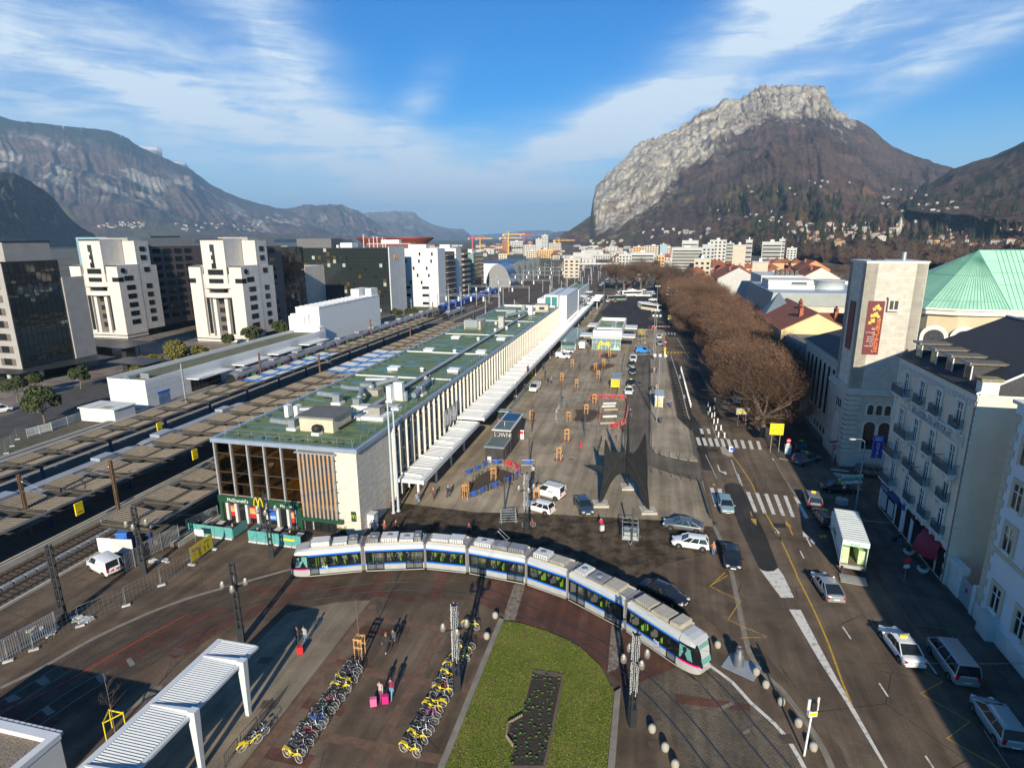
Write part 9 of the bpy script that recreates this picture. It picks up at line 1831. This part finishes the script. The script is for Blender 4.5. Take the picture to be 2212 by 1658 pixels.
for c,q,po,tp,lg_,l,a_ in (('A5',(1600,960),'stand',(.2,.22,.24),(.1,.13,.18),'man in a grey jacket standing below the canopy end',0),('A5',(1722,917),'walk',(.14,.05,.05),(.06,.04,.05),'person in a maroon coat walking near the nearest planting bed',PI),('A5',(1830,902),'walk2',bk,bk,'person in black with a white bag beside the barriers',PI),('A5',(1627,840),'stand',bk,bk,'person in black standing at the canopy post',.5),('A5',(1410,995),'stand',(.25,.08,.07),nv,'person leaning by the tall masts in a red top',1.5),('A5',(1270,1172),'stand',bk,bk,'person in black waiting at the marble corner behind the tram',0),('A5',(1365,1170),'walk',(.4,.1,.08),bk,'person in red carrying a parcel behind the tram',1),('A5',(1447,1168),'walk2',(.12,.04,.04),nv,'long haired person with a backpack behind the tram',2.),('A5',(1985,1182),'stand',(.12,.03,.05),bk,'person in dark red behind the middle of the tram',0),
 ('B1',(645,957),'walk',bk,bk,'walker in black, the taller of the pair beside the plaza stakes',PI),('B1',(675,962),'walk2',(.1,.16,.4),nv,'walker with a blue backpack, the shorter of the pair',PI),('B1',(772,1128),'stand',nv,jn,'person in dark clothes standing beside a thin post',0),('B1',(1372,1262),'walk',bk,jn,'person in a black jacket and jeans walking in the taxi lane',.6),('B1',(1310,1392),'stand',bk,bk,'person in black at the lane bend behind the sculpture',0),('B1',(1728,1178),'stand',(.06,.06,.25),nv,'person in a blue jacket waiting on the island right of the shelter',0),('B1',(1560,872),'stand',bk,bk,'person in black on the far half of the island, left of three',0),('B1',(1585,868),'stand',(.35,.25,.22),(.3,.3,.3),'person in pale clothes on the far half of the island, middle of three',.5),('B1',(1602,866),'stand',nv,bk,'person in navy on the far half of the island, right of three',2),('B1',(1556,1032),'phone',bk,bk,'person in black waiting by the island kerb behind the shelter',.4),('B1',(1605,1024),'walk',(.4,.22,.14),(.3,.35,.4),'woman in a tan jacket behind the bus shelter',PI),('B1',(1550,1085),'stand',(.15,.15,.16),nv,'person beside the bus shelter roof',0),
 ('B2',(514,447),'stand',(.45,.44,.42),(.1,.06,.05),'person in a pale grey coat beside the thin post near the kiosk',0),('B2',(1112,925),'pull',(.5,.03,.08),bk,'person in a red jacket with a trolley on the broken cobbles',PI),('B2',(2105,1152),'phone',(.5,.22,.09),(.08,.15,.3),'woman in an orange coat and jeans on the phone by the white hatchback',-.6),('B6',(1200,968),'walk',bk,(.07,.16,.26),'person in black with dark luggage on the hotel pavement',PI),('B6',(682,328),'stand',(.12,.02,.02),bk,'person in dark red beside the sign at the church corner',1)):
 person(K(c,*q),ff+a_,po,tp,lg_,l,random.randrange(3),random.random()<.35,random.uniform(.94,1.05))
case(K('B2',1122,935),.3,LGREY,'grey trolley behind the red jacket'); case(K('B6',1160,945),.3,DKM,'dark luggage on the hotel pavement')
for q,tp,l in (((1297,1362),(.3,.32,.34),'worker in grey standing on the green station roof'),((1328,1358),(.03,.035,.06),'worker in dark clothes standing on the green station roof')): p=K('A4',q[0],q[1],HS); person((p.x,p.y,HS),-AZ+.6,'stand',tp,nv,l)
for i in range(9): p=S(40+i*17+random.uniform(-4,4),-4.2-random.uniform(0,1.5),0); person(p,random.choice((-AZ,ff)),random.choice(('walk','walk2','stand')),random.choice((bk,nv,(.2,.1,.08))),bk,ordn(i)+' person along the shaded edge of the long canopy, from the near end',0,group='people along the canopy')
for i in (1,4,7,10): p,a_=seats[i]; person(p,a_+PI,'sit',random.choice((nv,(.3,.3,.32),(.2,.05,.05))),bk,ordn([1,4,7,10].index(i))+' guest seated on the restaurant terrace, from the left',random.randrange(3))
def hit(x,y):
 o=Vector((0,0,EYE)); d=ray(x,y).normalized(); best=None
 for h in HILLS:
  q=h.ray_cast(o,d)
  if q[0] and (best is None or q[3]<best[1]): best=(q[0],q[3])
 return best[0] if best else None
WCOL=[mat('far_white',(.44,.43,.4),.8,0,.06,.3),mat('far_cream',(.47,.41,.32),.8,0,.06,.3),mat('far_grey',(.4,.4,.39),.8,0,.06,.3),mat('far_ochre',(.52,.33,.15),.8,0,.06,.3),mat('far_brick',(.36,.15,.08),.8,0,.06,.3),mat('far_blue',(.25,.33,.38),.5,0,.06,.3)]
def block(x0,x1,yt,d,wm,label,name='apartment_block',group=None,depth=14,style=1,fl=3.,roof=None,z0=0,cat='building'):
 p,q=far(x0,yt,d),far(x1,yt,d); w=(q-p).length; h=p.z-z0; a=math.atan2(q.y-p.y,q.x-p.x); t=thing(name,label,cat,(p.x,p.y,z0),a,group); b=MB(); b.box(0,w,0,depth,0,h,wm); b.obj('wall',t)
 b=MB(); b.box(-.3,w+.3,-.3,depth+.3,h,h+.35,roof or LGREY); b.box(w*.4,w*.6,depth*.3,depth*.6,h+.35,h+2,LGREY); b.obj('roof',t)
 if style:
  b=MB(); n=max(1,int(h/fl))
  for k in range(n):
   z=k*fl+1
   if style==2: b.box(w*.04,w*.96,-.9,-.75,z-.3,z+.55,WCOL[0]); b.box(w*.04,w*.96,-.06,0,z+.55,z+1.7,DGLASS)
   else:
    m=max(2,int(w/3.4))
    for i in range(m): b.box(w*(i+.25)/m,w*(i+.75)/m,-.05,0,z,z+1.4,DGLASS)
  b.obj('window_band',t)
 return t
G1='pale apartment blocks beyond the plane trees'
for x0,x1,yt,d,c,st,l in ((1451,1519,535,620,0,2,'white stepped block with long balconies, its lower tier'),(1474,1509,520,640,0,2,'white stepped block with long balconies, its upper tier'),(1518,1545,529,560,2,1,'grey flank of the white tower block left of the cream slab'),(1534,1570,519,575,0,1,'white tower block left of the cream slab'),(1584,1612,530,430,1,0,'tall blank cream slab above the red roofs'),(1612,1626,519,445,0,2,'balconied side of the tall cream slab'),(1570,1586,526,600,0,2,'white block peeping out behind the cream slab'),(1647,1690,523,560,0,2,'white terraced block right of the cream slab'),(1684,1697,517,565,2,2,'grey end tower of the white terraced block'),(1363,1414,546,560,0,2,'long white housing block behind the tall bare trees'),(1337,1366,549,640,0,1,'white block left of the long one behind the tall bare trees'),(1392,1432,531,900,1,1,'long cream block with the blue glass cylinder'),(1426,1441,528,890,5,0,'blue glass cylinder tower'),(1441,1449,532,895,1,1,'cream end of the block beside the blue cylinder'),(1368,1392,533,950,3,1,'ochre block left of the long cream one'),(1238,1281,546,900,0,0,'wide white shed beyond the tracks'),(1281,1318,549,950,2,1,'grey works building beyond the white shed'),(1500,1536,559,420,1,1,'pinkish block behind the avenue crowns'),(1422,1436,551,600,3,1,'salmon coloured house among the pale blocks'),(1700,1722,536,800,0,1,'white house block at the riverside'),(1626,1660,567,330,1,0,'cream flat block in front of the white terraced one')): block(x0,x1,yt,d,WCOL[c],l,group=G1,style=st)
r=random.Random(31)
def villa_mesh(i,rm,wm,w=11,d=8,h=5.5,rh=3):
 b=MB(); b.box(-w/2,w/2,-d/2,d/2,-4,h,wm)
 if rm:
  P=[(-w/2-.5,-d/2-.5,h),(w/2+.5,-d/2-.5,h),(w/2+.5,d/2+.5,h),(-w/2-.5,d/2+.5,h),(-w*.25,0,h+rh),(w*.25,0,h+rh)]; b.add(P,[(0,1,5,4),(1,2,5),(2,3,4,5),(3,0,4)],rm); b.box(w*.1,w*.16,-.5,.5,h+rh*.4,h+rh+.9,TERRA)
 else: b.box(-w/2-.3,w/2+.3,-d/2-.3,d/2+.3,h,h+.4,WCOL[0])
 for x in (-w*.3,-w*.05,w*.25):
  for z in (.8,3.2): b.box(x-.6,x+.6,-d/2-.05,-d/2,z,z+1.3,DGLASS)
 return b.mesh('villa')
VIL=[villa_mesh(0,TERRA,WCOL[0]),villa_mesh(1,TERRA,WCOL[1],13,9,6.5,3),villa_mesh(2,None,WCOL[0],17,8,6),villa_mesh(3,mat('brown_tiles',(.16,.08,.05),.8,0,.2,2),WCOL[1],12,9,6,3.5),villa_mesh(4,TERRA,WCOL[3],10,8,7,3),villa_mesh(5,None,WCOL[0],26,9,7)]
VLAB=['white villa with a red hipped roof on the wooded hillside','cream villa with a red hipped roof on the wooded hillside','white flat roofed villa on the wooded hillside','cream house with a brown roof on the wooded hillside','ochre house with a red roof on the wooded hillside','long white terrace row on the wooded hillside']
def scatter(cx,cy,sx,sy,n,wts,gr,sc_=1.,labs=VLAB):
 for i in range(n):
  x,y=cx+r.uniform(-sx,sx),cy+r.uniform(-sy,sy); p=hit(x,y)
  if not p or p.length>9000: continue
  k=r.choice(wts); o=inst(VIL[k],'villa',None,p,r.choice((.2,.5,-.3,1.2)),sc_*r.uniform(.8,1.2)); tag(o,labs[k]+gr[0],'house',gr[1]+' '+str(k) if len(set(labs))>1 else gr[1])
for a in ((1630,466,80,14,18,(0,2,2,1,0)),(1672,413,60,12,7,(0,2,0)),(1806,393,75,12,6,(0,2)),(1756,493,62,14,26,(0,1,2,5)),(1880,500,70,18,44,(0,0,1,2,3,5)),(1992,458,86,22,26,(0,1,2,3)),(2110,513,104,20,56,(0,1,3,4,0)),(1450,505,80,9,14,(0,2)),(1950,420,60,12,8,(0,2)),(1760,520,60,8,20,(0,1,4)),(1310,525,36,4,10,(1,2))): scatter(*a[:5],a[5],('','villas on the hillside, look'),(.55,.5,.55,.66,.72,.62,.62,.9,.7,.62,.9)[[1630,1672,1806,1756,1880,1992,2110,1450,1950,1760,1310].index(a[0])]*.95)
scatter(265,487,55,7,26,(0,1,1),(' below the left range','left valley villas, look'),1.7,['small pale house in the village']*6); scatter(470,492,90,9,26,(0,1,2),(' under the long left ridge','left slope villas, look'),1.7,['tiny pale building scattered']*6)
for i in range(46):
 x=r.uniform(1500,1720); d=r.uniform(330,560); p=far(x,575,d); p.z=r.uniform(4,6); k=r.choice((0,1,3,4)); o=inst(VIL[k],'town_house',None,p,r.choice((-AZ,-AZ+PI/2,-AZ+.3)),r.uniform(.8,1.15)); tag(o,'red roofed town house in the cluster between the avenue and the pale blocks' if k!=3 else 'brown roofed town house in the cluster between the avenue and the pale blocks','house','old town houses behind the avenue '+('brown' if k==3 else 'red'))
t=thing('chapel','small pale village church with a pointed steeple on the right hillside','church',hit(1934,505) or (0,0,0),.2); b=MB(); b.box(-6,6,-6,16,-4,9,WCOL[0]); b.add([(-7,-6,9),(7,-6,9),(0,-6,14),(-7,16,9),(7,16,9),(0,16,14)],[(0,1,2),(4,3,5),(0,2,5,3),(1,4,5,2)],WCOL[1]); b.obj('nave',t); b=MB(); b.box(5,10,-4,1,-4,22,WCOL[1]); b.add([(4.6,-4.4,22),(10.4,-4.4,22),(10.4,1.4,22),(4.6,1.4,22),(7.5,-1.5,36)],[(0,1,4),(1,2,4),(2,3,4),(3,0,4)],WCOL[2]); b.obj('steeple',t)
p=hit(2075,502)
if p: t=thing('care_home','long pale building with a red roof and balconies on the right hillside','building',p,.1); b=MB(); b.box(-32,32,-6,8,-4,15,WCOL[1]); b.box(-33,33,-7,9,15,16,TERRA); b.box(-30,30,-6.1,-6,2,4,DGLASS); b.box(-30,30,-6.1,-6,6,8,DGLASS); b.box(-30,30,-6.1,-6,10,12,DGLASS); b.obj('wall',t)
CF=MB(); rr=random.Random(2); CDK=mat('conifer_dark',(.018,.03,.014),.9,0,.3,.5)
for k in range(260): z=rr.uniform(1,16); a=rr.uniform(0,6.3); q=(1-z/17)*4.2*rr.uniform(.5,1); c=Vector((math.cos(a)*q,math.sin(a)*q,z)); s_=Vector((-math.sin(a),math.cos(a),0))*.8; CF.add([c-s_,c+s_,c+Vector((math.cos(a)*1.,math.sin(a)*1.,-.9)),c+Vector((0,0,1.2))],[(0,2,1),(0,1,3)],CDK)
CF.tube([(0,0,-2),(0,0,15)],[.4,.05],BARK,5); CFM=CF.mesh('conifer')
for cx,cy,sx,sy,n in ((1900,500,280,30,90),(1690,445,130,34,60),(2080,440,120,30,40),(1560,455,40,10,22)):
 for i in range(n):
  p=hit(cx+r.uniform(-sx,sx),cy+r.uniform(-sy,sy))
  if p: o=inst(CFM,'conifer',None,p,r.uniform(0,6),r.uniform(.8,1.7)); tag(o,'dark conifer standing among the villas on the hillside','tree','dark conifers on the hillside')
SHB=MB();
for k in range(420): v=Vector((rr.gauss(0,1),rr.gauss(0,1),rr.gauss(0,.7))).normalized()*rr.uniform(2.4,4.4); v.z=abs(v.z)+1; e=v+Vector((rr.uniform(-1,1),rr.uniform(-1,1),rr.uniform(0,1.3))); SHB.add([v-Vector((.14,0,0)),v+Vector((.14,.1,0)),e,e+Vector((0,.12,-.3))],[(0,1,2,3)],TWIG if k%3 else TWIG2)
SHB.tube([(0,0,-1.5),(0,0,4)],[.3,.1],BARK,4); SHM=SHB.mesh('crown'); pts=[]; b=MB()
for i in range(2600):
 p=hit(r.uniform(1330,2230),r.uniform(478,575) if i%3 else r.uniform(420,480))
 if p and p.length<3200: pts.append((p,r.uniform(1.,1.9)))
import itertools
VV_=[v.co.copy() for v in SHM.vertices]; FF=[list(p.vertices) for p in SHM.polygons]; sel=list(range(0,len(FF)-8,7))
for p,s_ in pts:
 off=r.randrange(7)
 for k in range(off,len(FF)-8,14): b.add([p+VV_[i]*s_*1.25 for i in FF[k]],[(0,1,2,3)],TWIG if k%3 else TWIG2)
b.obj('woods')['kind']='stuff'
for x0,x1,yt,d,c,st,l in ((1085,1097,520,1250,4,1,'orange scaffolded building under the tall yellow crane'),(1096,1100,513,1240,3,0,'slim orange lift core under the tall yellow crane'),(1101,1131,521,1300,0,1,'white and grey new housing right of the orange scaffolding'),(1131,1159,531,1150,0,1,'white block with coloured window squares beside the checkered tower'),(1170,1184,508,1300,0,1,'checkered white tower with coloured squares at the valley mouth'),(1157,1170,516,1320,2,0,'dark grey tower beside the checkered one'),(1184,1212,525,1350,1,1,'low cream block right of the checkered tower'),(1137,1160,541,1000,1,1,'cream low block before the checkered tower'),(1160,1195,539,1020,3,1,'ochre low block before the checkered tower'),(1140,1150,523,1500,4,1,'brick coloured new block behind the white one'),(1218,1252,559,520,1,1,'small pink works building beside the far tracks')): block(x0,x1,yt,d,WCOL[c],l,group='new blocks at the valley mouth',style=st)
for i in range(110):
 x=r.uniform(600,1330); d=r.uniform(900,2600); p=far(x,520,d); p.z=0; k=r.choice((0,2,2,5,1,3)); o=inst(VIL[k],'far_building',None,p,r.uniform(-.4,.4),(r.uniform(.8,2.2),r.uniform(1,1.6),r.uniform(.7,1.6))); tag(o,'small pale building in the far city along the valley floor' if k in(0,2,5) else 'small tinted roofed building in the far city along the valley floor','building','far city buildings '+('pale' if k in(0,2,5) else 'tinted'))
for i in range(36):
 x=r.uniform(1240,1480); d=r.uniform(700,1900); p=far(x,540,d); p.z=0; o=inst(VIL[r.choice((0,1,2,5))],'far_building',None,p,r.uniform(-.4,.4),(r.uniform(.9,1.6),1,r.uniform(.9,1.5))); tag(o,'low pale building on the flat ground below the big mountain','building','low buildings below the mountain')
pts=[(far(r.uniform(560,1480),r.uniform(525,560),r.uniform(620,2600)),r.uniform(.9,1.8)) for i in range(900)]; b=MB()
for p,s_ in pts:
 p.z=0
 for k in range(r.randrange(7),len(FF)-8,16): b.add([p+VV_[i]*s_ for i in FF[k]],[(0,1,2,3)],TWIG if k%3 else CDK)
b.obj('woods')['kind']='stuff'
CY=mat('crane_yellow',(.6,.32,.04),.5,0,.05,1); CRD=mat('crane_red',(.5,.06,.05),.5,0,.05,1)
for x,yt,d,m,jl,a,l in ((1098,507,1230,CY,34,.1,'tall yellow tower crane over the orange scaffolding'),(1131,508,1280,CRD,24,.3,'red and white tower crane left of the checkered tower'),(1091,515,1400,CY,40,.0,'low yellow tower crane at the left of the building site'),(1207,520,1500,CY,40,.1,'yellow tower crane in front of the mountain foot'),(1020,515,1250,CRD,26,.2,'red tower crane above the grey green tower'),(1037,516,1450,CY,30,-.2,'yellow tower crane left of the tall one')):
 p=far(x,yt,d); h=p.z; t=thing('tower_crane',l,'crane',(p.x,p.y,0),a); b=MB(); b.box(-1.1,1.1,-1.1,1.1,0,h+5,m); b.obj('mast',t); b=MB(); b.box(-jl*.35,jl,-.8,.8,h,h+1.8,m); b.tube([(-jl*.3,0,h+1.5),(0,0,h+7),(jl*.7,0,h+1.5)],.3,m,4); b.box(-jl*.35,-jl*.25,-1.2,1.2,h-2,h,LGREY); b.obj('jib',t)
t=thing('road_bridge','pale road bridge crossing over the far end of the tracks','bridge',far(1285,562,640)*1,0); t.location.z=0; b=MB(); b.box(-32,30,0,8,6,7.4,LGREY);
for x in (-30,-12,8,28): b.box(x-.8,x+.8,2,6,0,6,CONC)
b.obj('deck',t)
b=MB(); P=[far(x,y,EYE*FPX/(y-512.5)) for x,y in ((1216,566),(1275,566),(1262,578),(1200,576))]; flat(b,P,mat('dry_grass',(.34,.23,.08),.9,0,.15,.2,world=True),.03); struct(b,'field')
b=MB(); P=[g(x,y) for x,y in ((1700,600),(1860,606),(1860,575),(1720,573))]; flat(b,P,mat('river_water',(.02,.025,.025),.12,0,0,1,0,.6),.02); struct(b,'river')
def haze(d):
 m=bpy.data.materials.new('haze_air'); m.use_nodes=True; nt=m.node_tree; nt.nodes.clear()
 o=N(nt,'ShaderNodeOutputMaterial'); v=N(nt,'ShaderNodeVolumePrincipled'); v.inputs['Density'].default_value=d
 v.inputs['Color'].default_value=(.42,.68,1,1); v.inputs['Anisotropy'].default_value=.0
 nt.links.new(v.outputs[0],o.inputs['Volume'])
 b=MB(); b.box(-22000,22000,-600,33000,-80,1750,m); h=b.obj('haze'); h['kind']='stuff'
HAZE and haze(HAZE)
